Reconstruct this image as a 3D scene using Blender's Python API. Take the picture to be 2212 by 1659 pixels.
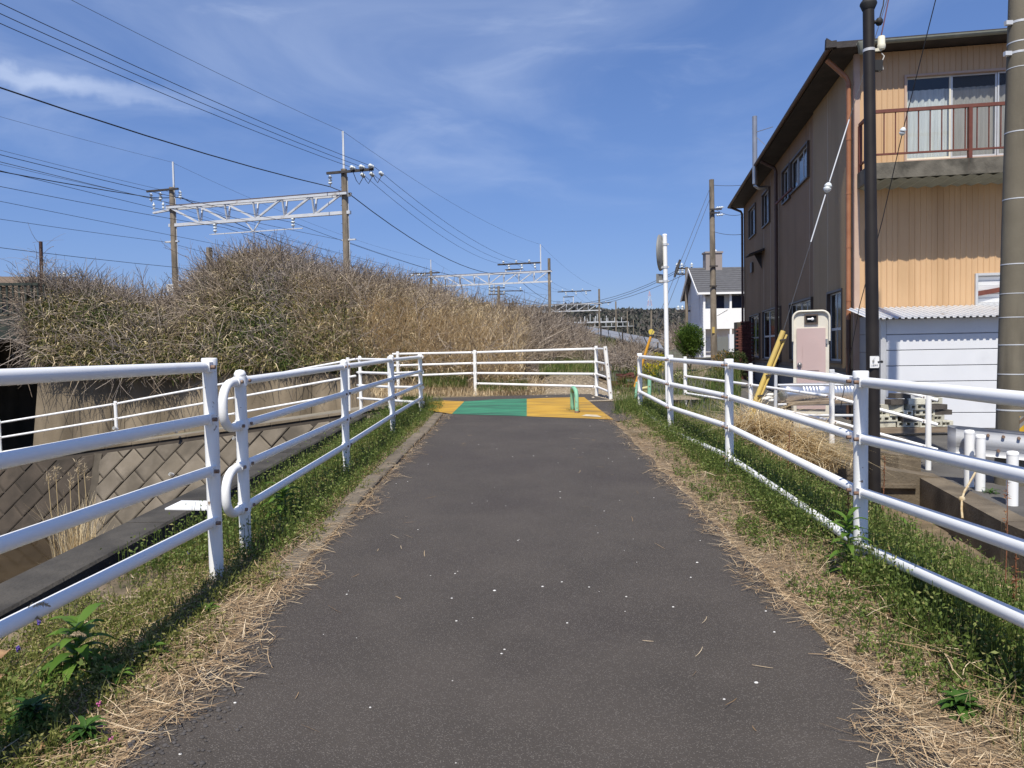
import bpy, math, random
import numpy as np
from mathutils import Vector, Matrix, noise as mnoise
R = math.radians
random.seed(7); rng = np.random.default_rng(7)
for o in list(bpy.data.objects): bpy.data.objects.remove(o)
scn = bpy.context.scene
COL = scn.collection

# ---------------------------------------------------------------- camera
FPX = 1646.0                                    # focal length for a 2212 x 1659 picture
EYE = Vector((0, 0, 1.4))
PITCH = math.atan(70.5 / FPX); ROLL = R(1.05)
c_f = Vector((0, math.cos(PITCH), -math.sin(PITCH)))
c_u0 = Vector((0, math.sin(PITCH), math.cos(PITCH))); c_r0 = Vector((1, 0, 0))
c_r = c_r0 * math.cos(ROLL) - c_u0 * math.sin(ROLL)
c_u = c_u0 * math.cos(ROLL) + c_r0 * math.sin(ROLL)
cam_d = bpy.data.cameras.new('camera'); cam = bpy.data.objects.new('camera', cam_d); COL.objects.link(cam)
cam_d.sensor_width = 36; cam_d.lens = 36 * FPX / 2212; cam_d.clip_start = 0.05; cam_d.clip_end = 6000
m = Matrix((c_r, c_u, -c_f)).transposed().to_4x4(); m.translation = EYE
cam.matrix_world = m
scn.camera = cam

# ---------------------------------------------------------------- sun, sky, exposure
SUN_EL, SUN_AZ = R(56), R(192)                  # high spring sun behind the camera, a little to the left
to_sun = Vector((math.sin(SUN_AZ) * math.cos(SUN_EL), math.cos(SUN_AZ) * math.cos(SUN_EL), math.sin(SUN_EL)))
sl = bpy.data.lights.new('sun', 'SUN'); sl.energy = 4.2; sl.angle = R(0.53); sl.color = (1.0, 0.94, 0.83)
so = bpy.data.objects.new('sun', sl); COL.objects.link(so); so.location = (0, -20, 40)
so.rotation_euler = to_sun.to_track_quat('Z', 'Y').to_euler()
world = bpy.data.worlds.new('World'); scn.world = world; world.use_nodes = True
nt = world.node_tree; nt.nodes.clear()
def wn(t, **kw):
    n = nt.nodes.new(t)
    for k, v in kw.items(): setattr(n, k, v)
    return n
SKY_S = 0.12
sky = wn('ShaderNodeTexSky', sky_type='NISHITA', sun_disc=False, sun_elevation=SUN_EL, sun_rotation=SUN_AZ,
         altitude=0, air_density=1.0, dust_density=0.5, ozone_density=4.5)
bg = wn('ShaderNodeBackground'); bg.inputs[1].default_value = SKY_S
wo = wn('ShaderNodeOutputWorld')
tc = wn('ShaderNodeTexCoord')
def wmath(op, a, b=None, clamp=False):
    n = wn('ShaderNodeMath', operation=op, use_clamp=clamp)
    for i, v in enumerate((a, b)):
        if v is None: continue
        if isinstance(v, (int, float)): n.inputs[i].default_value = v
        else: nt.links.new(v, n.inputs[i])
    return n.outputs[0]
def wdot(vec):
    n = wn('ShaderNodeVectorMath', operation='DOT_PRODUCT'); n.inputs[1].default_value = vec
    nt.links.new(tc.outputs['Generated'], n.inputs[0]); return n.outputs['Value']
def wramp(v, a, b):
    n = wn('ShaderNodeMapRange', interpolation_type='SMOOTHSTEP')
    n.inputs['From Min'].default_value = a; n.inputs['From Max'].default_value = b
    nt.links.new(v, n.inputs['Value']); return n.outputs[0]
sep = wn('ShaderNodeSeparateXYZ'); nt.links.new(tc.outputs['Generated'], sep.inputs[0])
def cirrus(rot, scale, nscale, lo, hi, seed):
    mp = wn('ShaderNodeMapping'); mp.inputs['Rotation'].default_value = (0, rot, 0); mp.inputs['Scale'].default_value = scale
    mp.inputs['Location'].default_value = (seed, seed * 2.3, 0)
    nt.links.new(tc.outputs['Generated'], mp.inputs[0])
    nz = wn('ShaderNodeTexNoise'); nz.inputs['Scale'].default_value = nscale; nz.inputs['Detail'].default_value = 7
    nz.inputs['Roughness'].default_value = 0.55; nz.inputs['Distortion'].default_value = 0.7
    nt.links.new(mp.outputs[0], nz.inputs['Vector']); return wramp(nz.outputs[0], lo, hi)
veil = cirrus(-0.42, (1.3, 1.0, 4.2), 1.5, 0.46, 0.80, 5.6)
wisp = cirrus(-0.42, (2.0, 1.0, 7.5), 2.2, 0.50, 0.80, 8.4)
# one old contrail: a band round the plane through two directions of the sky
def ray(px, py): return c_f + c_r * ((px - 1106) / FPX) - c_u * ((py - 829.5) / FPX)
d0 = ray(0, 163).normalized(); d1 = ray(620, 243).normalized(); nrm = d0.cross(d1).normalized()
cn = wn('ShaderNodeTexNoise'); cn.inputs['Scale'].default_value = 34; cn.inputs['Detail'].default_value = 5
nt.links.new(tc.outputs['Generated'], cn.inputs['Vector'])
off = wmath('ADD', wdot(nrm), wmath('MULTIPLY', wmath('SUBTRACT', cn.outputs[0], 0.5), 0.03))
band = wmath('SUBTRACT', 1.0, wramp(wmath('ABSOLUTE', off), 0.002, 0.016))
tail = wramp(wdot(d1 - d0), (d1 - d0).dot(d1) + 0.02, (d1 - d0).dot(d0) - 0.04)
front = wramp(sep.outputs[1], 0.0, 0.3)
trail = wmath('MULTIPLY', wmath('MULTIPLY', band, tail), front)
high = wramp(sep.outputs[2], 0.10, 0.32)
fac = wmath('ADD', wmath('MULTIPLY', high, wmath('ADD', wmath('MULTIPLY', veil, 0.25), wmath('MULTIPLY', wisp, 0.20))), wmath('MULTIPLY', trail, 0.46), True)
mx = wn('ShaderNodeMix', data_type='RGBA'); nt.links.new(fac, mx.inputs[0])
hsv = wn('ShaderNodeHueSaturation'); hsv.inputs['Saturation'].default_value = 1.08; hsv.inputs['Value'].default_value = 1.0
gm = wn('ShaderNodeGamma'); gm.inputs[1].default_value = 0.6; nt.links.new(sky.outputs[0], gm.inputs[0])
tint = wn('ShaderNodeMix', data_type='RGBA', blend_type='MULTIPLY'); tint.inputs[0].default_value = 1.0
nt.links.new(gm.outputs[0], tint.inputs[6]); tint.inputs[7].default_value = (0.90, 1.07, 1.56, 1); nt.links.new(tint.outputs[2], hsv.inputs['Color'])
nt.links.new(hsv.outputs[0], mx.inputs[6]); mx.inputs[7].default_value = (0.60 / SKY_S, 0.68 / SKY_S, 0.84 / SKY_S, 1)
nt.links.new(mx.outputs[2], bg.inputs[0]); nt.links.new(bg.outputs[0], wo.inputs[0])
vs = scn.view_settings; vs.view_transform = 'Standard'; vs.look = 'None'; vs.gamma = 1; vs.use_curve_mapping = False; vs.exposure = 0.36
scn.render.engine = 'CYCLES'

# ---------------------------------------------------------------- helpers
SL = ray(1132, 711); SX = SL.x / SL.y; SLOPE = SL.z / SL.y       # the path climbs 2.9 %
def at(px, py, Y): d = ray(px, py); return EYE + d * (Y / d.y)
def gr(px, py, h=0.0):
    d = ray(px, py); return EYE + d * ((h - EYE.z) / (d.z - SLOPE * d.y))
def onplane(px, py, p0, n):
    d = ray(px, py); return EYE + d * ((p0 - EYE).dot(n) / d.dot(n))
def road(y): return SLOPE * y
def ss(a, b, x):
    t = min(1, max(0, (x - a) / (b - a))); return t * t * (3 - 2 * t)

MATS = {}
def pm(name, c1, c2=None, scale=4.0, rough=0.7, metal=0.0, bump=0.0, bscale=None, stretch=(1, 1, 1), stain=None, sscale=1.2,
       slo=0.5, shi=0.7, detail=5, spec=0.5, speck=None, rand=0.0, sstretch=(1, 1, 1)):
    """procedural surface: two-tone noise, optional stain layer, optional light specks, optional bump"""
    if name in MATS: return MATS[name]
    mt = bpy.data.materials.new(name); mt.use_nodes = True; t = mt.node_tree; N = t.nodes; L = t.links
    b = N['Principled BSDF']; b.inputs['Roughness'].default_value = rough; b.inputs['Metallic'].default_value = metal
    b.inputs['Specular IOR Level'].default_value = spec
    geo = N.new('ShaderNodeNewGeometry')
    def ns(sc, det, st=(1, 1, 1)):
        mp = N.new('ShaderNodeMapping'); mp.inputs['Scale'].default_value = st; L.new(geo.outputs['Position'], mp.inputs[0])
        z = N.new('ShaderNodeTexNoise'); z.inputs['Scale'].default_value = sc; z.inputs['Detail'].default_value = det
        L.new(mp.outputs[0], z.inputs['Vector']); return z.outputs[0]
    def mix(f, a, c):
        x = N.new('ShaderNodeMix'); x.data_type = 'RGBA'; L.new(f, x.inputs[0])
        for i, v in ((6, a), (7, c)):
            if isinstance(v, tuple): x.inputs[i].default_value = (*v, 1)
            else: L.new(v, x.inputs[i])
        return x.outputs[2]
    def rmp(v, lo, hi):
        x = N.new('ShaderNodeMapRange'); x.inputs['From Min'].default_value = lo; x.inputs['From Max'].default_value = hi
        L.new(v, x.inputs[0]); return x.outputs[0]
    col = c1
    if c2 is not None: col = mix(rmp(ns(scale, detail, stretch), 0.35, 0.65), c1, c2)
    if stain is not None: col = mix(rmp(ns(sscale, 6, sstretch), slo, shi), col, stain)
    if speck is not None:
        vo = N.new('ShaderNodeTexVoronoi'); vo.inputs['Scale'].default_value = speck[0]; L.new(geo.outputs['Position'], vo.inputs['Vector'])
        sep = N.new('ShaderNodeSeparateColor'); L.new(vo.outputs['Color'], sep.inputs[0])
        a = N.new('ShaderNodeMath'); a.operation = 'GREATER_THAN'; a.inputs[1].default_value = speck[1]; L.new(sep.outputs[0], a.inputs[0])
        d = N.new('ShaderNodeMath'); d.operation = 'LESS_THAN'; d.inputs[1].default_value = speck[3]; L.new(vo.outputs['Distance'], d.inputs[0])
        e = N.new('ShaderNodeMath'); e.operation = 'MULTIPLY'; L.new(a.outputs[0], e.inputs[0]); L.new(d.outputs[0], e.inputs[1])
        col = mix(e.outputs[0], col, speck[2])
    if rand:
        oi = N.new('ShaderNodeObjectInfo'); h = N.new('ShaderNodeHueSaturation')
        mr = N.new('ShaderNodeMapRange'); mr.inputs['To Min'].default_value = 1 - rand; mr.inputs['To Max'].default_value = 1 + rand
        L.new(oi.outputs['Random'], mr.inputs[0]); L.new(mr.outputs[0], h.inputs['Value'])
        if isinstance(col, tuple): h.inputs['Color'].default_value = (*col, 1)
        else: L.new(col, h.inputs['Color'])
        col = h.outputs[0]
    if isinstance(col, tuple): b.inputs['Base Color'].default_value = (*col, 1)
    else: L.new(col, b.inputs['Base Color'])
    if bump:
        bp = N.new('ShaderNodeBump'); bp.inputs['Strength'].default_value = min(1, bump); bp.inputs['Distance'].default_value = 0.02
        L.new(ns(bscale or scale * 6, 6), bp.inputs['Height']); L.new(bp.outputs[0], b.inputs['Normal'])
    MATS[name] = mt; return mt
def leafmat(name, stops, rough=0.6, transl=0.25, patch=None):
    """foliage: colour from the per-leaf attribute 'rnd'; optional second colour set in patches"""
    mt = bpy.data.materials.new(name); mt.use_nodes = True; t = mt.node_tree; N = t.nodes; L = t.links
    b = N['Principled BSDF']; b.inputs['Roughness'].default_value = rough; b.inputs['Specular IOR Level'].default_value = 0.25
    at_ = N.new('ShaderNodeAttribute'); at_.attribute_name = 'rnd'
    def ramp(st):
        r = N.new('ShaderNodeValToRGB'); e = r.color_ramp.elements
        while len(e) < len(st): e.new(0.5)
        for i, (p, c) in enumerate(st): e[i].position = p; e[i].color = (*c, 1)
        L.new(at_.outputs['Fac'], r.inputs[0]); return r.outputs[0]
    col = ramp(stops)
    if patch:
        geo = N.new('ShaderNodeNewGeometry'); z = N.new('ShaderNodeTexNoise'); z.inputs['Scale'].default_value = patch[1]; z.inputs['Detail'].default_value = 3
        L.new(geo.outputs['Position'], z.inputs['Vector'])
        mr = N.new('ShaderNodeMapRange'); mr.inputs['From Min'].default_value = patch[2]; mr.inputs['From Max'].default_value = patch[3]; L.new(z.outputs[0], mr.inputs[0])
        x = N.new('ShaderNodeMix'); x.data_type = 'RGBA'; L.new(mr.outputs[0], x.inputs[0]); L.new(col, x.inputs[6]); L.new(ramp(patch[0]), x.inputs[7]); col = x.outputs[2]
    L.new(col, b.inputs['Base Color'])
    if transl:
        tr = N.new('ShaderNodeBsdfTranslucent'); L.new(col, tr.inputs[0]); ms = N.new('ShaderNodeMixShader'); ms.inputs[0].default_value = transl
        L.new(b.outputs[0], ms.inputs[1]); L.new(tr.outputs[0], ms.inputs[2]); L.new(ms.outputs[0], N['Material Output'].inputs[0])
    return mt

ORG = {}                                         # world origin of each object built here
def setp(o, label=None, cat=None, group=None, kind=None):
    if label: o['label'] = label
    if cat: o['category'] = cat
    if group: o['group'] = group
    if kind: o['kind'] = kind
    return o
def thing(name, label, cat, loc, group=None):
    o = bpy.data.objects.new(name, None); COL.objects.link(o); o.location = Vector(loc); o.empty_display_size = 0.2
    ORG[o.name] = Vector(loc); return setp(o, label, cat, group)
class MB:
    def __init__(s): s.v = []; s.f = []; s.sm = []
    def add(s, vs, fs, smooth=False):
        n = len(s.v); s.v += [tuple(v) for v in vs]; s.f += [tuple(i + n for i in f) for f in fs]; s.sm += [smooth] * len(fs); return s
    def obox(s, c, ax, ay, az):
        c = Vector(c); ax = Vector(ax); ay = Vector(ay); az = Vector(az)
        vs = [c + ax * i + ay * j + az * k for i in (-1, 1) for j in (-1, 1) for k in (-1, 1)]
        fs = [(0, 1, 3, 2), (4, 6, 7, 5), (0, 4, 5, 1), (2, 3, 7, 6), (0, 2, 6, 4), (1, 5, 7, 3)]
        if ax.cross(ay).dot(az) < 0: fs = [f[::-1] for f in fs]
        return s.add(vs, fs)
    def box(s, c, size): return s.obox(c, (size[0] / 2, 0, 0), (0, size[1] / 2, 0), (0, 0, size[2] / 2))
    def bar(s, p0, p1, w, h, up=(0, 0, 1)):
        p0 = Vector(p0); p1 = Vector(p1); d = (p1 - p0); a = d.normalized(); u = Vector(up); sd = a.cross(u)
        if sd.length < 1e-4: sd = a.cross(Vector((0, 1, 0)))
        sd.normalize(); u = sd.cross(a)
        return s.obox((p0 + p1) / 2, d / 2, sd * w / 2, u * h / 2)
    def tube(s, pts, r, n=8, cap=True, smooth=True):
        pts = [Vector(p) for p in pts]; k = len(pts); rs = r if isinstance(r, (list, tuple)) else [r] * k
        vs = []; prev = None
        for i, p in enumerate(pts):
            d = (pts[min(i + 1, k - 1)] - pts[max(i - 1, 0)]).normalized()
            if prev is None:
                a = d.cross(Vector((0, 0, 1)))
                if a.length < 0.05: a = d.cross(Vector((0, 1, 0)))
            else: a = prev - d * prev.dot(d)
            a.normalize(); prev = a; b = d.cross(a)
            vs += [p + (a * math.cos(2 * math.pi * j / n) + b * math.sin(2 * math.pi * j / n)) * rs[i] for j in range(n)]
        fs = [(i * n + j, i * n + (j + 1) % n, (i + 1) * n + (j + 1) % n, (i + 1) * n + j) for i in range(k - 1) for j in range(n)]
        s.add(vs, fs, smooth)
        if cap:
            s.add(vs[:n], [tuple(range(n))[::-1]]); s.add(vs[-n:], [tuple(range(n))])
        return s
    def cyl(s, p0, p1, r, r1=None, n=12, cap=True): return s.tube([p0, p1], [r, r if r1 is None else r1], n, cap)
    def lathe(s, base, prof, n=14):
        b = Vector(base); return s.tube([b + Vector((0, 0, z)) for r, z in prof], [max(r, 1e-4) for r, z in prof], n)
    def prism(s, poly, ext):
        poly = [Vector(p) for p in poly]; e = Vector(ext); n = len(poly); vs = poly + [p + e for p in poly]
        nr = sum(((poly[i] - poly[0]).cross(poly[(i + 1) % n] - poly[0]) for i in range(n)), Vector())
        fs = [tuple(range(n))[::-1], tuple(range(n, 2 * n))] + [(i, (i + 1) % n, n + (i + 1) % n, n + i) for i in range(n)]
        if nr.dot(e) < 0: fs = [f[::-1] for f in fs]
        return s.add(vs, fs)
    def sph(s, c, r, n=10, sc=(1, 1, 1)):
        c = Vector(c); k = max(4, n // 2); vs = []
        for i in range(k + 1):
            a = math.pi * i / k
            for j in range(n):
                b = 2 * math.pi * j / n; vs.append(c + Vector((math.sin(a) * math.cos(b) * sc[0], math.sin(a) * math.sin(b) * sc[1], math.cos(a) * sc[2])) * r)
        return s.add(vs, [(i * n + j, (i + 1) * n + j, (i + 1) * n + (j + 1) % n, i * n + (j + 1) % n) for i in range(k) for j in range(n)], True)
    def quad(s, a, b, c, d): return s.add([a, b, c, d], [(0, 1, 2, 3)])
    def build(s, name, mat, parent=None, label=None, cat=None, group=None, kind=None, origin=None):
        if parent is not None: org = ORG[parent.name]
        elif origin is not None: org = Vector(origin)
        else:
            a = np.array(s.v); org = Vector((a[:, 0].mean(), a[:, 1].mean(), a[:, 2].min()))
        me = bpy.data.meshes.new(name); me.from_pydata([tuple(Vector(v) - org) for v in s.v], [], s.f)
        me.polygons.foreach_set('use_smooth', s.sm); me.materials.append(mat); me.validate(); me.update()
        o = bpy.data.objects.new(name, me); COL.objects.link(o)
        if parent is not None: o.parent = parent
        else: o.location = org
        ORG[o.name] = org; return setp(o, label, cat, group, kind)
def piece(me, name, parent, mw):
    """another object on a shared mesh, placed by its world matrix under parent"""
    o = bpy.data.objects.new(name, me); COL.objects.link(o); o.parent = parent
    mw = mw.copy(); mw.translation = mw.translation - ORG[parent.name]; o.matrix_local = mw; return o
def bigmesh(name, V, Fq, rnd, mat, label=None, cat=None, kind='stuff', nper=4, smooth=False, parent=None):
    """a large mesh straight from numpy arrays; Fq is (F, nper)"""
    V = np.ascontiguousarray(V, np.float32).reshape(-1, 3); Fq = np.ascontiguousarray(Fq, np.int32).reshape(-1, nper)
    me = bpy.data.meshes.new(name); me.vertices.add(len(V)); 
    org = np.array([V[:, 0].mean(), V[:, 1].mean(), V[:, 2].min()], np.float32) if parent is None else np.array(ORG[parent.name], np.float32)
    me.vertices.foreach_set('co', (V - org).ravel())
    me.loops.add(Fq.size); me.loops.foreach_set('vertex_index', Fq.ravel())
    me.polygons.add(len(Fq)); me.polygons.foreach_set('loop_start', np.arange(0, Fq.size, nper, dtype=np.int32))
    try: me.polygons.foreach_set('loop_total', np.full(len(Fq), nper, np.int32))
    except Exception: pass
    if rnd is not None:
        a = me.attributes.new('rnd', 'FLOAT', 'POINT'); a.data.foreach_set('value', np.ascontiguousarray(rnd, np.float32).ravel())
    if smooth: me.polygons.foreach_set('use_smooth', np.ones(len(Fq), bool))
    me.materials.append(mat); me.update(calc_edges=True)
    o = bpy.data.objects.new(name, me); COL.objects.link(o)
    if parent is None: o.location = org.tolist()
    else: o.parent = parent; kind = kind or 'stuff'
    ORG[o.name] = Vector(org.tolist()); return setp(o, label, cat, None, kind)
def nrm_(a): return a / np.maximum(np.linalg.norm(a, axis=-1, keepdims=True), 1e-9)
def ribbons(P, W, side, rnd):
    """P (N,K,3) centre lines, W (N,K) widths, side (N,3) -> verts, quads, rnd per vertex"""
    N, K, _ = P.shape; s = side[:, None, :] * (W[..., None] / 2)
    V = np.stack([P - s, P + s], 2).reshape(-1, 3)
    b = (np.arange(N) * K * 2)[:, None] + (np.arange(K - 1) * 2)[None]
    F = np.stack([b, b + 1, b + 3, b + 2], -1).reshape(-1, 4)
    return V, F, np.repeat(rnd, K * 2)
def tubes3(P, Rd, rnd):
    N, K, _ = P.shape; d = nrm_(P[:, -1] - P[:, 0]); h = np.where(np.abs(d[:, 2:3]) > 0.8, [[1., 0, 0]], [[0, 0, 1.]])
    a = nrm_(np.cross(d, h)); b = np.cross(d, a)
    ring = [a * math.cos(q) + b * math.sin(q) for q in (0.5, 0.5 + 2.094, 0.5 + 4.189)]
    V = np.stack([P + r[:, None] * Rd[..., None] for r in ring], 2).reshape(-1, 3)
    bs = (np.arange(N) * K * 3)[:, None, None] + (np.arange(K - 1) * 3)[None, :, None] + np.arange(3)[None, None]
    nx = (np.arange(N) * K * 3)[:, None, None] + (np.arange(K - 1) * 3)[None, :, None] + ((np.arange(3) + 1) % 3)[None, None]
    F = np.stack([bs, nx, nx + 3, bs + 3], -1).reshape(-1, 4)
    return V, F, np.repeat(rnd, K * 3)
def leaves(B, D, side, ln, wd, rnd, droop=0.15):
    """leaf = folded diamond of two quads halves: base, left, tip, right"""
    mid = B + D * (ln * 0.45)[:, None]; tip = B + D * ln[:, None] - np.array([0, 0, 1.]) * (ln * droop)[:, None]
    V = np.stack([B, mid - side * (wd / 2)[:, None], tip, mid + side * (wd / 2)[:, None]], 1).reshape(-1, 3)
    F = (np.arange(len(B)) * 4)[:, None] + np.arange(4)[None]
    return V, F, np.repeat(rnd, 4)
def join(parts):
    V = []; F = []; Q = []; n = 0
    for v, f, q in parts: V.append(v); F.append(f + n); Q.append(q); n += len(v)
    return np.concatenate(V), np.concatenate(F), np.concatenate(Q)
def blades(P, h, w, lean=0.5, K=4, az=None, up=None):
    """upright, bending grass blades"""
    N = len(P); az = rng.uniform(0, 2 * np.pi, N) if az is None else az
    d = np.stack([np.cos(az), np.sin(az), np.zeros(N)], 1); t = np.linspace(0, 1, K)[None, :, None]
    ln = (lean * rng.uniform(0.3, 1.4, N))[:, None, None]
    c = P[:, None] + np.array([0, 0, 1.]) * (h[:, None, None] * (t - 0.35 * ln * t * t)) + d[:, None] * (h[:, None, None] * ln * t * t)
    Wd = w[:, None] * (1 - np.linspace(0, 1, K)[None] ** 2 * 0.9)
    sd = np.stack([-np.sin(az), np.cos(az), np.zeros(N)], 1)
    return ribbons(c, Wd, sd, rng.uniform(0, 1, N))
# ---------------------------------------------------------------- materials
M_asph = pm('asphalt', (0.055, 0.0455, 0.0365), (0.070, 0.058, 0.047), 2.2, 0.82, bump=0.5, bscale=170, stain=(0.043, 0.034, 0.029), sscale=0.8, slo=0.5, shi=0.75,
            speck=(210, 0.74, (0.145, 0.128, 0.11), 0.45))
M_asph2 = pm('street_asphalt', (0.085, 0.080, 0.074), (0.12, 0.112, 0.10), 2.0, 0.85, bump=0.3, bscale=120, stain=(0.06, 0.056, 0.05), sscale=0.7)
M_earth = pm('dry_earth', (0.15, 0.11, 0.07), (0.24, 0.18, 0.115), 9, 0.95, bump=0.8, bscale=60, stain=(0.09, 0.075, 0.04), sscale=2.2)
M_soil = pm('embankment_soil', (0.085, 0.062, 0.040), (0.15, 0.11, 0.07), 3, 0.95, bump=0.9, bscale=18)
M_gravel = pm('gravelly_earth', (0.22, 0.17, 0.11), (0.33, 0.27, 0.19), 22, 0.95, bump=0.9, bscale=45, speck=(26, 0.78, (0.55, 0.48, 0.38), 0.4))
M_conc = pm('stained_concrete', (0.19, 0.15, 0.10), (0.26, 0.21, 0.145), 1.1, 0.9, bump=0.35, bscale=40, stain=(0.10, 0.078, 0.05), sscale=0.9, slo=0.42, shi=0.68, sstretch=(1.6, 1.6, 0.35))
M_concdark = pm('mossy_dark_concrete', (0.040, 0.036, 0.030), (0.075, 0.067, 0.055), 3, 0.95, bump=0.7, bscale=35, stain=(0.022, 0.02, 0.016), sscale=1.4)
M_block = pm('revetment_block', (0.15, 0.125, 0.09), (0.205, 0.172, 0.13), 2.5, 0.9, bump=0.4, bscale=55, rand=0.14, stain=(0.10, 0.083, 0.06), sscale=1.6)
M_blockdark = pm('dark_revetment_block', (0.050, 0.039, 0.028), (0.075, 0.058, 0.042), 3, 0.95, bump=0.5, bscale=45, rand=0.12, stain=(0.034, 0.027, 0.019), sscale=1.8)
M_joint = pm('joint_mortar', (0.07, 0.058, 0.042), (0.10, 0.083, 0.06), 5, 0.95)
M_jointdark = pm('dark_joint_mortar', (0.04, 0.032, 0.024), (0.055, 0.044, 0.033), 5, 0.95)
M_kerb = pm('kerb_concrete', (0.13, 0.105, 0.075), (0.20, 0.165, 0.12), 5, 0.92, bump=0.6, bscale=60, rand=0.12, stain=(0.10, 0.085, 0.06), sscale=3)
M_white = pm('white_paint', (0.86, 0.86, 0.84), (0.88, 0.88, 0.86), 3, 0.42, stain=(0.72, 0.71, 0.68), sscale=6, slo=0.62, shi=0.8)
M_whitechip = pm('chipped_white_paint', (0.86, 0.86, 0.83), (0.82, 0.81, 0.77), 5, 0.5, stain=(0.26, 0.19, 0.13), sscale=24, slo=0.67, shi=0.72)
M_rust = pm('rusty_bolt', (0.16, 0.085, 0.05), (0.28, 0.20, 0.15), 40, 0.8)
M_yellowp = pm('yellow_paint', (0.46, 0.255, 0.022), (0.53, 0.31, 0.035), 2, 0.8, stain=(0.17, 0.11, 0.035), sscale=2.6, slo=0.46, shi=0.72, sstretch=(0.45, 3.0, 1), bump=0.2)
M_greenp = pm('green_paint', (0.035, 0.20, 0.105), (0.048, 0.24, 0.13), 2.5, 0.8, stain=(0.025, 0.085, 0.055), sscale=2.0, slo=0.42, shi=0.72, sstretch=(0.5, 3.0, 1), bump=0.2)

# ---------------------------------------------------------------- ground sheets and the path
def sheet(name, xs, ys, zf, mat, warp=None, kind='structure'):
    V = []; 
    for y in ys:
        for x in xs:
            wx = x if warp is None else warp(x, y); V.append((wx, y, zf(wx, y)))
    n = len(xs); F = [(j * n + i, j * n + i + 1, (j + 1) * n + i + 1, (j + 1) * n + i) for j in range(len(ys) - 1) for i in range(n - 1)]
    b = MB(); b.add(V, F, True); return b.build(name, mat, kind=kind)
def nz(x, y, s=1.0, k=0.0): return mnoise.noise(Vector((x * s, y * s, k)))
fr = lambda a, b, n: [a + (b - a) * i / (n - 1) for i in range(n)]
EL, ER = -1.34, 1.31                                      # edges of the path, measured from its centre line
b = MB(); b.quad((-2500, -600, -3.4), (2500, -600, -3.4), (2500, 4200, -3.4), (-2500, 4200, -3.4)); b.build('ground', M_soil, kind='structure')
b = MB(); b.quad((-900, 62, 0.0), (1200, 62, 0.0), (1400, 2600, 0.0), (-1400, 2600, 0.0)); b.build('far_ground', pm('far_field', (0.12, 0.10, 0.06), (0.09, 0.11, 0.05), 0.02, 0.95), kind='structure')
far_y = lambda x: 12.28 - 0.30 * (x + 1.1) / 2.6          # the old asphalt ends on a slightly skew line
V = []; F = []; ys = fr(-4, 1, 60)
for i in range(90):
    t = i / 89
    for sgn, e in ((0, EL), (1, ER)):
        y = -4 + (far_y(e) + 4.7) * t
        w = 0.05 * nz(e, y, 1.7, 3) + 0.025 * nz(e, y, 6, 9)
        x = e + w + SX * y; V.append((x, y, road(y) + 0.012))
F = [(2 * i, 2 * i + 1, 2 * i + 3, 2 * i + 2) for i in range(89)]
b = MB(); b.add(V, F); b.build('path', M_asph, kind='structure')
# earth on both sides of and under the path
def z_left(x, y):
    u = x - SX * y; return road(y) - 0.006 - 0.13 * ss(1.5, 2.6, -u) + 0.02 * nz(x, y, 2.5, 1) * ss(1.35, 1.6, -u)
sheet('verge_earth_left', fr(-2.66, -1.2, 16), fr(-4, 15.0, 100), z_left, M_earth, warp=lambda u, y: u + SX * y + (0.07 * nz(y, 1, 1.3) if u < -2.6 else 0))
b = MB()
for i in range(60):                                        # steep edge of the bank above the slot
    y0 = -4 + 19 * i / 60; y1 = -4 + 19 * (i + 1) / 60
    f = lambda y, z: (-2.66 + SX * y + 0.07 * nz(y, 1, 1.3), y, z)
    b.quad(f(y0, z_left(-2.66, y0)), f(y1, z_left(-2.66, y1)), f(y1, -1.6), f(y0, -1.6))
b.build('bank_face', M_soil, kind='structure')
# right side: verge, grassy bank, drain, side street and gardens
def xw(y):                                                 # line of the kerb wall along the side street
    pts = [(-6, 4.1), (6.6, 4.62), (9.7, 5.22), (10.3, 5.3), (11.2, 4.85), (16, 3.85), (22, 3.6), (60, 3.6)]
    for (a, p), (c, q) in zip(pts, pts[1:]):
        if y <= c: return p + (q - p) * max(0, (y - a)) / (c - a)
    return 3.6
def z_street(x, y): return -0.40 + 0.022 * max(0, y - 8.5) - 0.02 * max(0, 8.5 - y) * 0.3 + 0.3 * ss(20, 34, y) * ss(8.5, 5, x)
def z_right(x, y):
    u = x - SX * y; w = xw(y)
    low = -0.80 + 0.75 * ss(9.6, 10.6, y) if y < 11 else -0.05 + 0.25 * ss(13, 20, y)
    if x >= w: return z_street(x, y) - 0.012
    t = ss(2.25, min(3.9, w - SX * y), u)
    base = road(min(y, 15)) - 0.02
    return base * (1 - t) + low * t + 0.035 * nz(x, y, 1.8, 5) * ss(1.4, 1.9, u)
sheet('bank_right', fr(0, 1, 44), fr(-4, 17, 120), lambda x, y: z_right(min(x, xw(y) - 0.001), y), M_earth, warp=lambda f, y: (1.22 + SX * y) + (xw(y) + 0.05 - 1.22 - SX * y) * f)
sheet('side_street', fr(0, 1, 50), fr(-6, 34, 60), z_street, M_asph2, warp=lambda f, y: xw(y) + 0.1 + (45 - xw(y)) * f)
def z_garden(x, y):
    g = (0.40 - 0.25 * ss(2, 4, x) - 0.5 * ss(6.2, 8.5, x) * (1 - ss(30, 42, y)) + 0.25 * ss(38, 60, y)) + 0.06 * nz(x, y, 0.7, 2)
    if x < xw(y): t = ss(16.3, 20, y); return (z_right(x, min(y, 17)) - 0.01) * (1 - t) + g * t
    t = ss(30, 42, y); k = ss(xw(y) + 1.2, xw(y), x) * ss(16.5, 19, y); return ((z_street(x, y) - 0.03) * (1 - t) + g * t) * (1 - k) + g * k
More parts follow.
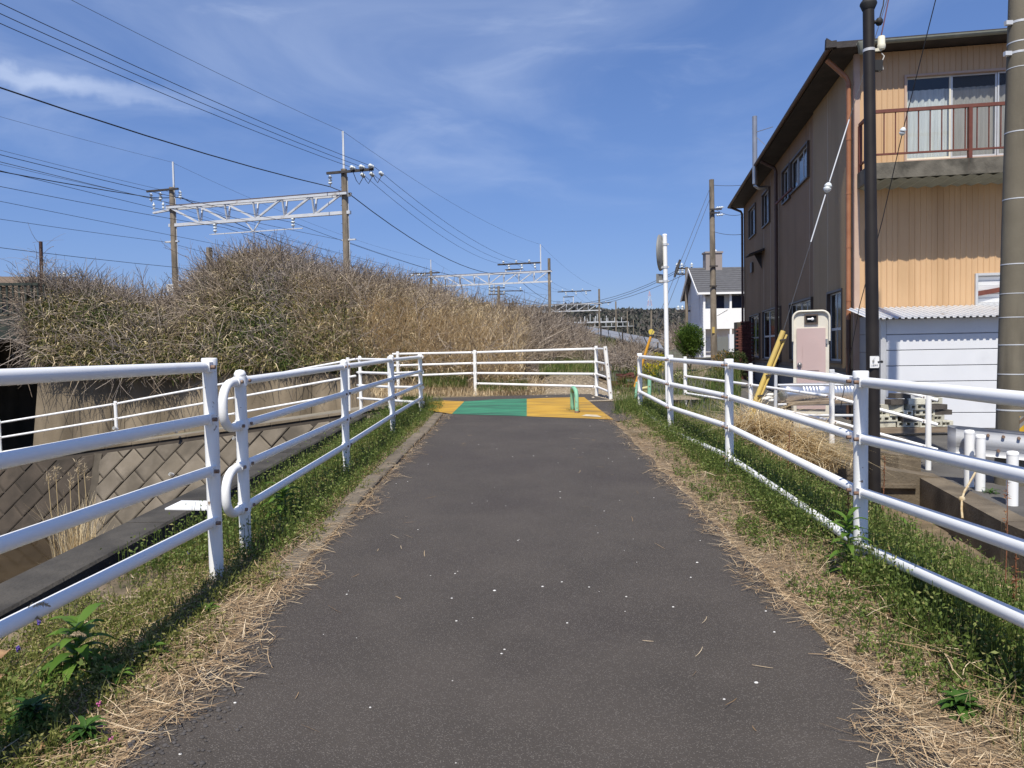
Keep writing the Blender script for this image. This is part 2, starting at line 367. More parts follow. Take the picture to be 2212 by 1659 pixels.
sheet('garden_ground', [1.9 + 0.28 * i for i in range(24)] + fr(8.8, 60, 36), fr(16.2, 24, 24) + fr(25.5, 75, 36), z_garden, M_earth)
# cross path in front of the embankment and its worn paint
P = lambda px, py, h: tuple(gr(px, py, h))
b = MB(); b.add([P(905, 880, 0.0), P(1335, 910, 0.0), P(1372, 905, -0.01), P(1330, 868, 0.0), P(1272, 851, 0.0), P(1138, 854, 0.0), P(990, 858, 0.0), P(925, 860, 0.0), P(860, 866, 0)], [tuple(range(9))]); b.build('cross_path', M_asph, kind='structure')
def flat(name, poly, mat, h):
    b = MB(); b.add([P(x, y, h) for x, y in poly], [tuple(range(len(poly)))]); return b.build(name, mat, kind='structure')
flat('green_paint_panel', [(976, 894), (1138, 899), (1138, 861), (1060, 863), (1003, 867)], M_greenp, 0.016)
flat('yellow_paint_panel', [(1138, 899), (1325, 906), (1292, 882), (1262, 858), (1200, 859), (1138, 861)], M_yellowp, 0.0165)
flat('yellow_paint_panel', [(918, 885), (976, 894), (1003, 867), (960, 865), (930, 868)], M_yellowp, 0.017)
flat('white_paint_remnant', [(1256, 898), (1300, 901), (1290, 896), (1266, 895)], pm('worn_white_mark', (0.46, 0.38, 0.24), (0.58, 0.52, 0.40), 9, 0.8), 0.021)
# ground between the cross path and the embankment foot
def z_foot(x, y): return road(15.2) - 0.012 + 0.05 * nz(x, y, 1.1, 4) * ss(15.6, 17, y) - 0.49 * ss(3.2, 5.5, -x) + 0.15 * max(0, min(y, 25) - 17.3) * ss(2.9, 1.6, x) - 0.25 * ss(1.9, 3.6, x) * ss(16, 18, y)
sheet('embankment_foot', fr(-2.1, 3.6, 40), fr(14.4, 34, 60), z_foot, M_gravel)

# kerb stones along the left edge of the path
ks = thing('path_kerb', 'weathered concrete kerb half buried along the left edge of the path', 'kerb', (-1.42 + SX * 7, 7, road(7)))
y = 4.3
while y < 12.2:
    ln = 0.58; b = MB(); x = -1.43 + SX * (y + ln / 2) + random.uniform(-0.012, 0.012); zz = road(y + ln / 2) - 0.08 + random.uniform(0, 0.016) + 0.02 * ss(5, 7, y)
    h = 0.075; c = Vector((x, y + ln / 2, zz + 0.02)); e = 0.012
    vs = [(sx * 0.075, sy * ln / 2 * 0.985, -0.09) for sx in (-1, 1) for sy in (-1, 1)] + [(sx * 0.075, sy * ln / 2 * 0.985, h - e) for sx in (-1, 1) for sy in (-1, 1)] + [(sx * (0.075 - e), sy * (ln / 2 * 0.985 - e), h) for sx in (-1, 1) for sy in (-1, 1)]
    b.add([c + Vector((v[0], v[1], v[2] + SLOPE * v[1])) for v in vs], [(0, 1, 5, 4), (1, 3, 7, 5), (3, 2, 6, 7), (2, 0, 4, 6), (4, 5, 9, 8), (5, 7, 11, 9), (7, 6, 10, 11), (6, 4, 8, 10), (8, 9, 11, 10)])
    b.build('kerb_stone', M_kerb, ks); y += ln + 0.012

# ---------------------------------------------------------------- canal on the left
b = MB(); b.quad((-60, -20, -2.5), (-3.0, -20, -2.5), (-3.0, 19, -2.5), (-60, 19, -2.5))
M_water = pm('canal_water', (0.035, 0.024, 0.012), (0.06, 0.042, 0.022), 0.8, 0.08, bump=0.12, bscale=5, spec=0.5)
b.build('canal_water', M_water, kind='structure')
b = MB()
UW0, UW1 = -3.32, -3.74
for i in range(24):                                        # near canal wall, in cast lengths
    pass
cw = thing('canal_wall', 'long dark mossy concrete wall between the slot and the canal', 'wall', (-3.5, 6, -2.5))
y = -5.0
while y < 15.6:
    y1 = min(y + 3.98, 15.9); zt = lambda q: road(q) - 0.32
    bb = MB(); q = [(UW0 + SX * y, y), (UW0 + SX * y1, y1), (UW1 + SX * y1, y1), (UW1 + SX * y, y)]
    vs = [(a, c, -2.9) for a, c in q] + [(a, c, zt(c) - 0.02) for a, c in q]
    cx = [(UW0 - 0.02, y), (UW0 - 0.02, y1), (UW1 + 0.02, y1), (UW1 + 0.02, y)]; vs += [(a + SX * c, c, zt(c)) for a, c in cx]
    bb.add(vs, [(0, 1, 5, 4), (1, 2, 6, 5), (2, 3, 7, 6), (3, 0, 4, 7), (4, 5, 9, 8), (5, 6, 10, 9), (6, 7, 11, 10), (7, 4, 8, 11), (8, 9, 10, 11)])
    bb.build('wall_section', M_concdark, cw); y += 4.0
b = MB(); b.quad((-3.4, -5, -1.45), (-2.5, -5, -1.45), (-2.3, 15.9, -1.3), (-3.1, 15.9, -1.3)); b.build('slot_floor', M_concdark, kind='structure')
b = MB(); zt = at(450, 1085, 6.2)
p = [at(356, 1098, 6.1), at(470, 1100, 5.9), at(470, 1082, 6.25), at(392, 1081, 6.3)]
b.prism(p, (0, 0, -0.012)).build('steel_cover_plate', M_white, None, 'white painted steel plate lying on the dark canal wall behind the railing', 'plate')

# revetment with diagonal blocks, sloping path on top, abutment wall behind
rA = at(905, 872, 15.9); rB = at(-260, 1038, 17.9)          # top edge, right and left
rdir = (rB - rA); rl = rdir.length; rs_ = Vector((rdir.x, rdir.y, 0)).normalized(); nrmc = Vector((rs_.y, -rs_.x, 0))
if nrmc.y > 0: nrmc = -nrmc
e_up = (Vector((0, 0, 1)) - nrmc * 0.38).normalized(); e_n = rs_.cross(e_up)
if e_n.y > 0: e_n = -e_n
rv = thing('block_revetment', 'sloping canal revetment of diagonal concrete blocks below the thin white railing', 'revetment', (rA + rB) / 2 - Vector((0, 0, 2.5)))
Lh = (Vector((rB.x, rB.y, 0)) - Vector((rA.x, rA.y, 0))).length
def rp(s, t, o=0): return Vector((rA.x, rA.y, -2.55)) + rs_ * s + e_up * t - nrmc * 0 + e_n * o + nrmc * (0.38 * (rA.z + 2.55)) * 1.0
def ttop(s): return ((rA.z + (rB.z - rA.z) * s / Lh) + 2.55) / e_up.z - 0.10
# shift so that the top edge lies on the line rA-rB
def rp(s, t, o=0):
    tz = (rA.z + (rB.z - rA.z) * s / Lh)
    top = Vector((rA.x, rA.y, tz)) + rs_ * s
    return top + e_up * (t - (tz + 2.55) / e_up.z) + e_n * o
SPLIT = lambda t: 7.25 + 0.10 * t                            # darker blocks to the left of this line
bb = MB(); n = 30
for i in range(n):
    s0 = Lh * i / n; s1 = Lh * (i + 1) / n; bb.quad(rp(s0, -0.3), rp(s1, -0.3), rp(s1, ttop(s1) + 0.10), rp(s0, ttop(s0) + 0.10))
bb.build('backing', M_jointdark, rv)
def clip(poly, f):
    out = []
    for i, p_ in enumerate(poly):
        q_ = poly[(i + 1) % len(poly)]; a = f(p_); c = f(q_)
        if a >= 0: out.append(p_)
        if a * c < 0: t = a / (a - c); out.append((p_[0] + (q_[0] - p_[0]) * t, p_[1] + (q_[1] - p_[1]) * t))
    return out
def area(poly): return abs(sum(poly[i][0] * poly[(i + 1) % len(poly)][1] - poly[(i + 1) % len(poly)][0] * poly[i][1] for i in range(len(poly)))) / 2
ca, sa = math.cos(R(130)), math.sin(R(130)); bl, bh, gp = 0.62, 0.42, 0.026
for side in (0, 1):
    for i in range(-40, 60):
        for j in range(-40, 60):
            x0 = i * bl + (0.5 * bl if j % 2 else 0); y0 = j * bh
            poly = [(x0 + gp / 2, y0 + gp / 2), (x0 + bl - gp / 2, y0 + gp / 2), (x0 + bl - gp / 2, y0 + bh - gp / 2), (x0 + gp / 2, y0 + bh - gp / 2)]
            poly = [(a * ca - c * sa + 5, a * sa + c * ca) for a, c in poly]
            if max(p_[0] for p_ in poly) < 0 or min(p_[0] for p_ in poly) > Lh or max(p_[1] for p_ in poly) < -0.2 or min(p_[1] for p_ in poly) > 3.4: continue
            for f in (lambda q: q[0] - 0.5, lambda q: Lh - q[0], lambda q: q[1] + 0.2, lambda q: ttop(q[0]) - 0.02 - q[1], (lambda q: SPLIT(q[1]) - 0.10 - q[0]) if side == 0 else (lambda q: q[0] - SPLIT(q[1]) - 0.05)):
                poly = clip(poly, f)
                if len(poly) < 3: break
            if len(poly) < 3 or area(poly) < 0.012: continue
            cx = sum(p_[0] for p_ in poly) / len(poly); cy = sum(p_[1] for p_ in poly) / len(poly); k = 0.90
            d = 0.035 + random.uniform(-0.008, 0.012); tl = random.uniform(-0.012, 0.012)
            lo = [rp(a, c, 0.003) for a, c in poly]; mi = [rp(a, c, d - 0.014) for a, c in poly]
            hi = [rp(cx + (a - cx) * k, cy + (c - cy) * k, d + tl * (a - cx)) for a, c in poly]
            nn = len(poly); bb = MB(); V = lo + mi + hi
            F = [(r_ * nn + q, r_ * nn + (q + 1) % nn, (r_ + 1) * nn + (q + 1) % nn, (r_ + 1) * nn + q) for r_ in (0, 1) for q in range(nn)] + [tuple(range(2 * nn, 3 * nn))]
            if (hi[1] - hi[0]).cross(hi[2] - hi[1]).dot(e_n) < 0: F = [f[::-1] for f in F]
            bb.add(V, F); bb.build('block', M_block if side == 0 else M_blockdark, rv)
# rough seam between the two parts
bb = MB(); 
for i in range(16):
    t0 = -0.2 + 0.18 * i; t1 = t0 + 0.18
    if t1 > ttop(7.4): break
    bb.add([rp(SPLIT(t0) - 0.14, t0, 0.03), rp(SPLIT(t0) + 0.07, t0, 0.02), rp(SPLIT(t1) + 0.07, t1, 0.025), rp(SPLIT(t1) - 0.14, t1, 0.03)], [(0, 1, 2, 3)])
bb.build('mortar_seam', M_joint, rv)
bb = MB()
for i in range(20):                                        # coping along the top edge
    s0 = Lh * i / 20; s1 = Lh * (i + 1) / 20 - 0.008
    p0 = rp(s0, ttop(s0) + 0.10); p1 = rp(s1, ttop(s1) + 0.10)
    bb.prism([p0 + nrmc * 0.05, p0 - nrmc * 0.28, p1 - nrmc * 0.28, p1 + nrmc * 0.05], (0, 0, 0.05))
bb.build('coping', M_conc, rv)
# weep pipes
for px, py in ((690, 1698), (925, 1727), (675, 1868), (455, 2138 - 450)):
    q = onplane(px / 1.8228, py / 1.8228, rA, e_n); bb = MB(); bb.tube([q - e_n * 0.05, q + e_n * 0.06], 0.04, 8, False); bb.build('weep_pipe', M_white, rv)
def z_ramp(x):
    s = (Vector((x, 0, 0)) - Vector((rA.x, 0, 0))).dot(rs_) / max(1e-3, rs_.x ** 2 if False else 1); s = (x - rA.x) / rs_.x
    return rA.z + (rB.z - rA.z) * s / Lh
yline = lambda x: rA.y + (x - rA.x) / rs_.x * rs_.y
V = []; F = []; n_ = 40
for i in range(n_):
    x = -30 + 28.1 * i / (n_ - 1); y0 = yline(x) + 0.16
    for j in range(10): y = y0 + (34 - y0) * (j / 9) ** 1.5; V.append((x, y, max(-1.7, z_ramp(x)) + 0.02))
F = [(i * 10 + j, (i + 1) * 10 + j, (i + 1) * 10 + j + 1, i * 10 + j + 1) for i in range(n_ - 1) for j in range(9)]
b = MB(); b.add(V, F); b.build('underpass_path', pm('concrete_path', (0.20, 0.18, 0.145), (0.27, 0.245, 0.20), 2, 0.9, bump=0.3, stain=(0.10, 0.11, 0.045), sscale=1.2, slo=0.56, shi=0.72), kind='structure')
# abutment
aL0 = at(62, 968, 18.9); aL1 = at(84, 790, 19.3); aR0 = at(880, 885, 18.2); aR1 = at(880, 812, 18.4)
ab = thing('bridge_abutment', 'grey streaked concrete abutment wall under the brush mound', 'wall', (aL0 + aR0) / 2)
segs = 4
for i in range(segs):
    f0 = i / segs; f1 = (i + 1) / segs
    p0 = aL0.lerp(aR0, f0); p1 = aL0.lerp(aR0, f1); q0 = aL1.lerp(aR1, f0); q1 = aL1.lerp(aR1, f1)
    p0.z -= 0.8; p1.z -= 0.8; g = (p1 - p0) * 0.0025
    bb = MB(); bb.prism([p0 + g, p1 - g, q1 - g, q0 + g], (0.0, 1.2, 0)); bb.build('wall_section', M_conc, ab)
bb = MB(); bb.prism([aL0 + Vector((0.0, 1.19, -0.8)), aL1 + Vector((0.0, 1.19, 0)), aL1 + Vector((-1.0, 14, 0)), aL0 + Vector((-1.0, 14, -0.8))], (0.6, 0, 0)); bb.build('wing_wall', M_conc, ab)
M_dgreen = pm('dark_green_steel', (0.020, 0.028, 0.022), (0.035, 0.045, 0.033), 6, 0.7)
br = thing('railway_bridge', 'dark railway bridge girder with green picket railing over the underpass', 'bridge', at(20, 730, 20))
g0 = at(-420, 700, 20.2); g1 = at(108, 698, 20.0)
bb = MB(); bb.obox(((g0 + g1) / 2) + Vector((0, 0, -0.12)), (g1 - g0) / 2, (0, 0.16, 0), (0, 0, 0.30)); bb.build('girder', M_dgreen, br)
bb = MB(); bb.obox(((g0 + g1) / 2) + Vector((-0.6, 8.8, 0.05)), (g1 - g0) / 2, (0, 8.4, 0), (0, 0, 0.22)); bb.build('deck', M_concdark, br)
bb = MB(); bb.box((-15.5, 31.2, 0.2), (14.0, 0.5, 4.4)); bb.build('added_blocking_wall', M_concdark, br)  # added wall closing the underpass so no light comes through from behind
bb = MB(); bb.box((-21.2, 25.6, 0.0), (7.0, 12.4, 4.3)); bb.build('left_abutment', M_conc, br)
bb = MB(); bb.bar(g0 + Vector((0, 0, 1.02)), g1 + Vector((-0.25, 0, 1.02)), 0.07, 0.07); bb.build('top_rail', M_dgreen, br)
bb = MB(); bb.bar(g0 + Vector((0, 0, 0.26)), g1 + Vector((-0.25, 0, 0.26)), 0.06, 0.05); bb.build('bottom_rail', M_dgreen, br)
for i in range(40):
    q = g1.lerp(g0, (0.12 + i * 0.165) / (g1 - g0).length)
    bb = MB(); bb.box(q + Vector((0, 0, 0.62)), (0.05, 0.03, 0.78)); bb.build('picket', M_dgreen, br)
    if i > 36: break
# ---------------------------------------------------------------- embankment and its brush
cols = [(82, 780, 19.2, 640, 21.5), (120, 797, 18.8, 632, 22), (200, 808, 18.7, 634, 22.5), (320, 816, 18.6, 676, 23), (395, 818, 18.6, 676, 23.5), (450, 810, 18.8, 604, 24),
        (500, 806, 18.8, 572, 24.5), (570, 804, 18.7, 556, 25), (640, 802, 18.6, 574, 25), (720, 801, 18.5, 602, 25), (800, 803, 18.4, 616, 25.5), (880, 822, 18.2, 630, 26),
        (960, 838, 17.9, 655, 27), (1040, 840, 17.7, 676, 28), (1100, 836, 17.7, 687, 29.5), (1160, 812, 18.6, 700, 32), (1215, 792, 20.5, 725, 34), (1275, 778, 24, 757, 37)]
NT = 14
cx = np.array([c[0] for c in cols], float)
def mgrid():
    G = []
    for px in np.linspace(82, 1275, 90):
        by, bY, ty, tY = [np.interp(px, cx, [c[k] for c in cols]) for k in (1, 2, 3, 4)]
        B = at(px, by, bY); T = at(px, ty, tY); row = []
        for t in np.linspace(0, 1, NT):
            p_ = B.lerp(T, t); bulge = math.sin(math.pi * min(1, t * 1.0)) * min(0.55, 0.14 * (T - B).length)
            p_ = p_ + Vector((0, -0.45, 0.9)) * bulge + Vector((0, 0, 0.10 * nz(px * 0.02, t * 3, 1, 6)))
            row.append(p_)
        for k in range(1, 5): row.append(T + Vector((0.25 * k, 1.1 * k, -0.30 * k)))
        G.append([tuple(p_) for p_ in row])
    return np.array(G)
MG = mgrid(); nS, nR = MG.shape[:2]
F = [(i * nR + j, (i + 1) * nR + j, (i + 1) * nR + j + 1, i * nR + j + 1) for i in range(nS - 1) for j in range(nR - 1)]
b = MB(); b.add(MG.reshape(-1, 3).tolist(), F, True); b.build('embankment', M_soil, kind='structure')
# the track bed behind it
tdir = Vector((0.27, 0.963, 0)); tn = Vector((0.963, -0.27, 0)); R1 = Vector((-8.2, 38.5, 0))
b = MB()
for a, c in ((-3, 10), (10, 60), (60, 120), (120, 320)):
    f = lambda s, w, z: tuple(R1 + tdir * s + tn * w + Vector((0.00012 * max(0, s) ** 2 * -4, 0, z)))
    b.quad(f(a, -14, 1.9), f(a, 1.6, 1.9), f(c, 1.6, 1.9), f(c, -14, 1.9)); b.quad(f(a, 1.6, 1.9), f(a, 4.2 if a > 5 else 1.7, 0.1), f(c, 4.2, 0.1), f(c, 1.6, 1.9))
    b.quad(f(a, -17, 0.0), f(a, -14, 1.9), f(c, -14, 1.9), f(c, -17, 0.0))
b.build('track_bed', M_soil, kind='structure')

def msample(n, s_lo, s_hi, t_lo, t_hi, power=1.0):
    """random points on the mound: px range, t range -> points, outward normals"""
    a = (np.maximum(rng.uniform(s_lo, s_hi, n), 82) - 82) / 1193 * (nS - 1); t = (t_lo + (t_hi - t_lo) * rng.uniform(0, 1, n) ** power) * (NT - 1)
    i = np.clip(a.astype(int), 0, nS - 2); j = np.clip(t.astype(int), 0, nR - 2); u = (a - i)[:, None]; v = (t - j)[:, None]
    p_ = MG[i, j] * (1 - u) * (1 - v) + MG[i + 1, j] * u * (1 - v) + MG[i, j + 1] * (1 - u) * v + MG[i + 1, j + 1] * u * v
    nn = nrm_(np.cross(MG[i + 1, j] - MG[i, j], MG[i, j + 1] - MG[i, j])); nn *= np.sign(nn[:, 2:3] + 1e-9); nn[:, 1] -= 0.25
    return p_, nrm_(nn)
def rvec(n): return nrm_(rng.normal(size=(n, 3)))
def twigs(p_, nn, ln, r0, K=4, curl=0.6, updir=0.35):
    n = len(p_); d = nrm_(rvec(n) * 1.0 + nn * updir); P_ = [p_ + nn * rng.uniform(-0.05, 0.22, n)[:, None]]
    c = rvec(n) * curl
    for k in range(K - 1):
        d = nrm_(d + c * 0.55 + rvec(n) * 0.18 + np.array([0, 0, -0.10])); P_.append(P_[-1] + d * (ln / (K - 1))[:, None])
    Rd = r0[:, None] * np.linspace(1, 0.45, K)[None]
    return tubes3(np.stack(P_, 1), Rd, rng.uniform(0, 1, n))
M_twig = leafmat('dry_twigs', [(0, (0.11, 0.082, 0.06)), (0.4, (0.22, 0.17, 0.12)), (0.8, (0.34, 0.27, 0.195)), (1, (0.52, 0.43, 0.32))], 0.85, 0.0, ([(0, (0.10, 0.082, 0.070)), (0.5, (0.235, 0.195, 0.165)), (1, (0.46, 0.40, 0.345))], 0.55, 0.42, 0.62))
M_sasa = leafmat('bamboo_grass_leaves', [(0, (0.055, 0.068, 0.018)), (0.4, (0.125, 0.135, 0.036)), (0.66, (0.25, 0.215, 0.075)), (0.88, (0.46, 0.37, 0.17)), (1, (0.72, 0.60, 0.36))], 0.6, 0.2, ([(0, (0.038, 0.062, 0.014)), (0.55, (0.095, 0.135, 0.030)), (0.85, (0.20, 0.215, 0.06)), (1, (0.58, 0.49, 0.25))], 0.8, 0.47, 0.6))
M_straw = leafmat('dry_straw', [(0, (0.34, 0.25, 0.145)), (0.5, (0.58, 0.45, 0.27)), (1, (0.80, 0.67, 0.45))], 0.75, 0.2)
# tangled vines and twigs over the whole mound
prt = []
for (n, a, c, t0, t1, l0, l1, r0) in ((15000, 30, 1260, 0.0, 1.03, 0.35, 1.1, 0.0085), (10000, 420, 960, 0.35, 1.05, 0.3, 1.0, 0.008), (4500, 1080, 1270, 0.05, 1.05, 0.3, 0.9, 0.009), (3000, 60, 460, 0.6, 1.05, 0.4, 1.0, 0.008)):
    p_, nn = msample(n, a, c, t0, t1); prt.append(twigs(p_, nn, rng.uniform(l0, l1, n), r0 * rng.uniform(0.6, 1.5, n)))
V, F, Q = join(prt); bigmesh('brush_tangle', V, F, Q, M_twig, 'tangle of grey brown dry vines and twigs covering the embankment', 'brush')
# whippy shoots along the crest against the sky
p_, nn = msample(2600, 60, 1240, 0.93, 1.12); prt = [twigs(p_, nn, rng.uniform(0.3, 0.85, len(p_)), 0.0042 * rng.uniform(0.6, 1.4, len(p_)), 5, 0.75, 1.1)]
V, F, Q = join(prt); bigmesh('crest_shoots', V, F, Q, M_twig, 'thin dry shoots sticking up along the mound crest', 'brush')
# bamboo grass (sasa) leaves
prt = []
for (n, a, c, t0, t1, pw) in ((21000, 90, 540, 0.0, 0.95, 1.0), (15000, 480, 900, 0.0, 0.6, 1.1), (5000, 60, 300, 0.3, 1.0, 1.0), (4500, 820, 1120, 0.35, 0.98, 1.0), (3500, 500, 800, 0.5, 0.95, 1), (7000, 100, 500, 0.05, 0.75, 1), (4500, 500, 900, 0.0, 0.45, 1)):
    p_, nn = msample(n, a, c, t0, t1, pw); d = nrm_(rvec(n) + nn * 0.55 + np.array([0, -0.25, -0.25])); sd = nrm_(np.cross(d, rvec(n)))
    prt.append(leaves(p_ + nn * rng.uniform(0.02, 0.30, n)[:, None], d, sd, rng.uniform(0.09, 0.24, n), rng.uniform(0.018, 0.038, n), rng.uniform(0, 1, n) ** 1.15, 0.35))
V, F, Q = join(prt); bigmesh('bamboo_grass', V, F, Q, M_sasa, 'green and straw coloured bamboo grass leaves hanging over the abutment', 'bamboo grass')
# tall dry grass on the right half of the mound
prt = []
for (n, a, c, t0, t1, h0, h1) in ((9000, 790, 1130, 0.0, 0.42, 0.35, 1.0), (4500, 640, 900, 0.0, 0.6, 0.25, 0.7), (2600, 900, 1150, 0.35, 0.85, 0.3, 0.8)):
    p_, nn = msample(n, a, c, t0, t1); prt.append(blades(p_, rng.uniform(h0, h1, n), rng.uniform(0.009, 0.022, n), 1.1, 6))
p_ = np.stack([rng.uniform(-3.2, 0.75, 3800), rng.uniform(16.6, 18.2, 3800), np.zeros(3800)], 1); p_[:, 2] = road(15.2)
prt.append(blades(p_, rng.uniform(0.1, 0.7, 3800) * (0.35 + 0.65 * np.clip((p_[:, 1] - 16.6) / 1.2, 0, 1)), rng.uniform(0.006, 0.014, 3800), 0.9, 5))
for (n, a, c, t0, t1) in ((5200, 800, 1130, 0.0, 0.7), (2600, 100, 800, 0.0, 0.9)):
    p_, nn = msample(n, a, c, t0, t1); d = nrm_(rvec(n) + nn * 0.5 + np.array([0, -0.3, 0.1])); sd = nrm_(np.cross(d, rvec(n)))
    prt.append(leaves(p_ + nn * rng.uniform(0.12, 0.38, n)[:, None], d, sd, rng.uniform(0.15, 0.42, n), rng.uniform(0.012, 0.026, n), 0.4 + 0.6 * rng.uniform(0, 1, n), 0.5))
V, F, Q = join(prt); bigmesh('dry_tall_grass', V, F, Q, M_straw, 'tall straw yellow dry grass at the foot of the embankment', 'dry grass')
# vines hanging down over the underpass mouth
for k in range(9):
    x0 = 22 + 15 * k + random.uniform(-4, 4); y0 = random.uniform(690, 720); p0 = at(x0, y0, 19.55); ln = random.uniform(0.7, 1.7); q = random.uniform(-0.15, 0.15)
    pts = [p0 + Vector((q * t + 0.06 * math.sin(5 * t + k), -0.06 * math.sin(3 * t), -ln * t)) for t in (0, 0.2, 0.4, 0.6, 0.8, 1)]
    b = MB(); b.tube(pts, [0.011, 0.011, 0.010, 0.009, 0.008, 0.006], 5); b.build('hanging_vine', pm('pale_vine', (0.30, 0.24, 0.18), (0.2, 0.155, 0.11), 8, 0.85), None, 'bare pale vine hanging before the dark underpass, %s from the left' % ['first', 'second', 'third', 'fourth', 'fifth', 'sixth', 'seventh', 'eighth', 'ninth'][k], 'vine', 'vines hanging over the underpass')
# bare shrubs and branches above the crest
def branch(mb, p_, d, ln, r, depth, spread=0.75):
    pts = [p_]; q = Vector(p_); dd = Vector(d).normalized()
    for k in range(4):
        dd = (dd + Vector(rvec(1)[0]) * 0.16).normalized(); q = q + dd * ln / 4; pts.append(Vector(q))
    mb.tube(pts, [r * (1 - 0.13 * k) for k in range(5)], 5)
    if depth:
        for k in range(3 + (depth > 1)):
            t = random.uniform(0.3, 1.0); i = min(3, int(t * 4)); s = pts[i].lerp(pts[i + 1], t * 4 - i)
            nd = (dd + Vector(rvec(1)[0]) * spread + Vector((0, 0, 0.15))).normalized(); branch(mb, s, nd, ln * random.uniform(0.4, 0.62), r * 0.55, depth - 1, spread)
M_bare = pm('bare_bark', (0.13, 0.09, 0.07), (0.20, 0.15, 0.115), 12, 0.9)
for (px, py, Y, dx, h, lab) in ((345, 640, 23, -0.6, 1.0, 'bare reddish shrub leaning left beside the numbered catenary pole'), (478, 600, 24, -0.75, 1.5, 'bare branching shrub in front of the stub pole'), (700, 600, 25, -0.5, 0.9, 'leafless stem poking from the mound crest left of the right catenary pole'), (570, 560, 25, -0.45, 0.8, 'leafless stem at the very top of the mound')):
    p0 = at(px, py, Y) - Vector((0, 0, 0.4)); t = thing('bare_shrub', lab, 'shrub', p0)
    b = MB(); branch(b, p0, (dx, 0.1, 1), h * 1.15, 0.016, 2 if h > 0.9 else 1); b.build('branches', M_bare, t)
# pampas plumes at the foot of the mound
M_plume = leafmat('pampas_plume', [(0, (0.42, 0.33, 0.21)), (1, (0.66, 0.55, 0.38))], 0.9, 0.3)
for k, (px, py, Y, h, ax) in enumerate(((1062, 690, 20, 1.35, -0.5), (1030, 735, 19.5, 0.9, 0.4), (985, 690, 20, 1.3, 0.25), (945, 712, 19.6, 1.1, -0.3), (1120, 720, 19, 1.1, 0.55), (885, 705, 19.5, 1.0, 0.2), (1085, 712, 19.4, 1.0, 0.7), (1010, 672, 22, 1.2, -0.2), (965, 665, 23, 1.0, 0.3), (760, 690, 20, 0.9, 0.3))):
    tip = at(px, py, Y); base = tip + Vector((-ax * 0.9, 0.1, -h)); labs = ['arching', 'short', 'upright', 'leaning', 'low drooping', 'slender', 'far bending', 'high', 'crest', 'lone']
    t = thing('pampas_stalk', labs[k] + ' pampas stalk with feathery plume in the dry grass of the mound', 'pampas grass', base, 'pampas stalks on the mound')
    pts = [base.lerp(tip, s) + Vector((0, 0, 0.22 * h * math.sin(math.pi * s * 0.5) * s - 0.22 * h * s)) for s in (0, 0.25, 0.5, 0.75, 0.9, 1)]
    b = MB(); b.tube(pts, [0.007, 0.0065, 0.006, 0.005, 0.004, 0.003], 4); b.build('stem', pm('straw_stem', (0.5, 0.38, 0.2)), t)
    n = 90; s = rng.uniform(0.72, 1.0, n); i = np.array([[*(pts[3].lerp(pts[5], (q - 0.72) / 0.28))] for q in s]); dr = np.array((pts[5] - pts[3]).normalized())
    d = nrm_(rvec(n) * 0.45 + dr + np.array([0, 0, -0.2])); V, F, Q = leaves(i, d, nrm_(np.cross(d, rvec(n))), rng.uniform(0.06, 0.14, n), rng.uniform(0.004, 0.01, n), rng.uniform(0, 1, n))
    bigmesh('plume', V, F, Q, M_plume, kind=None, parent=t)
# green grass and stones beside the embankment, gravel lumps
M_grass = leafmat('fresh_grass', [(0, (0.045, 0.085, 0.016)), (0.6, (0.10, 0.155, 0.03)), (0.88, (0.20, 0.22, 0.06)), (1, (0.42, 0.34, 0.16))], 0.6, 0.3)
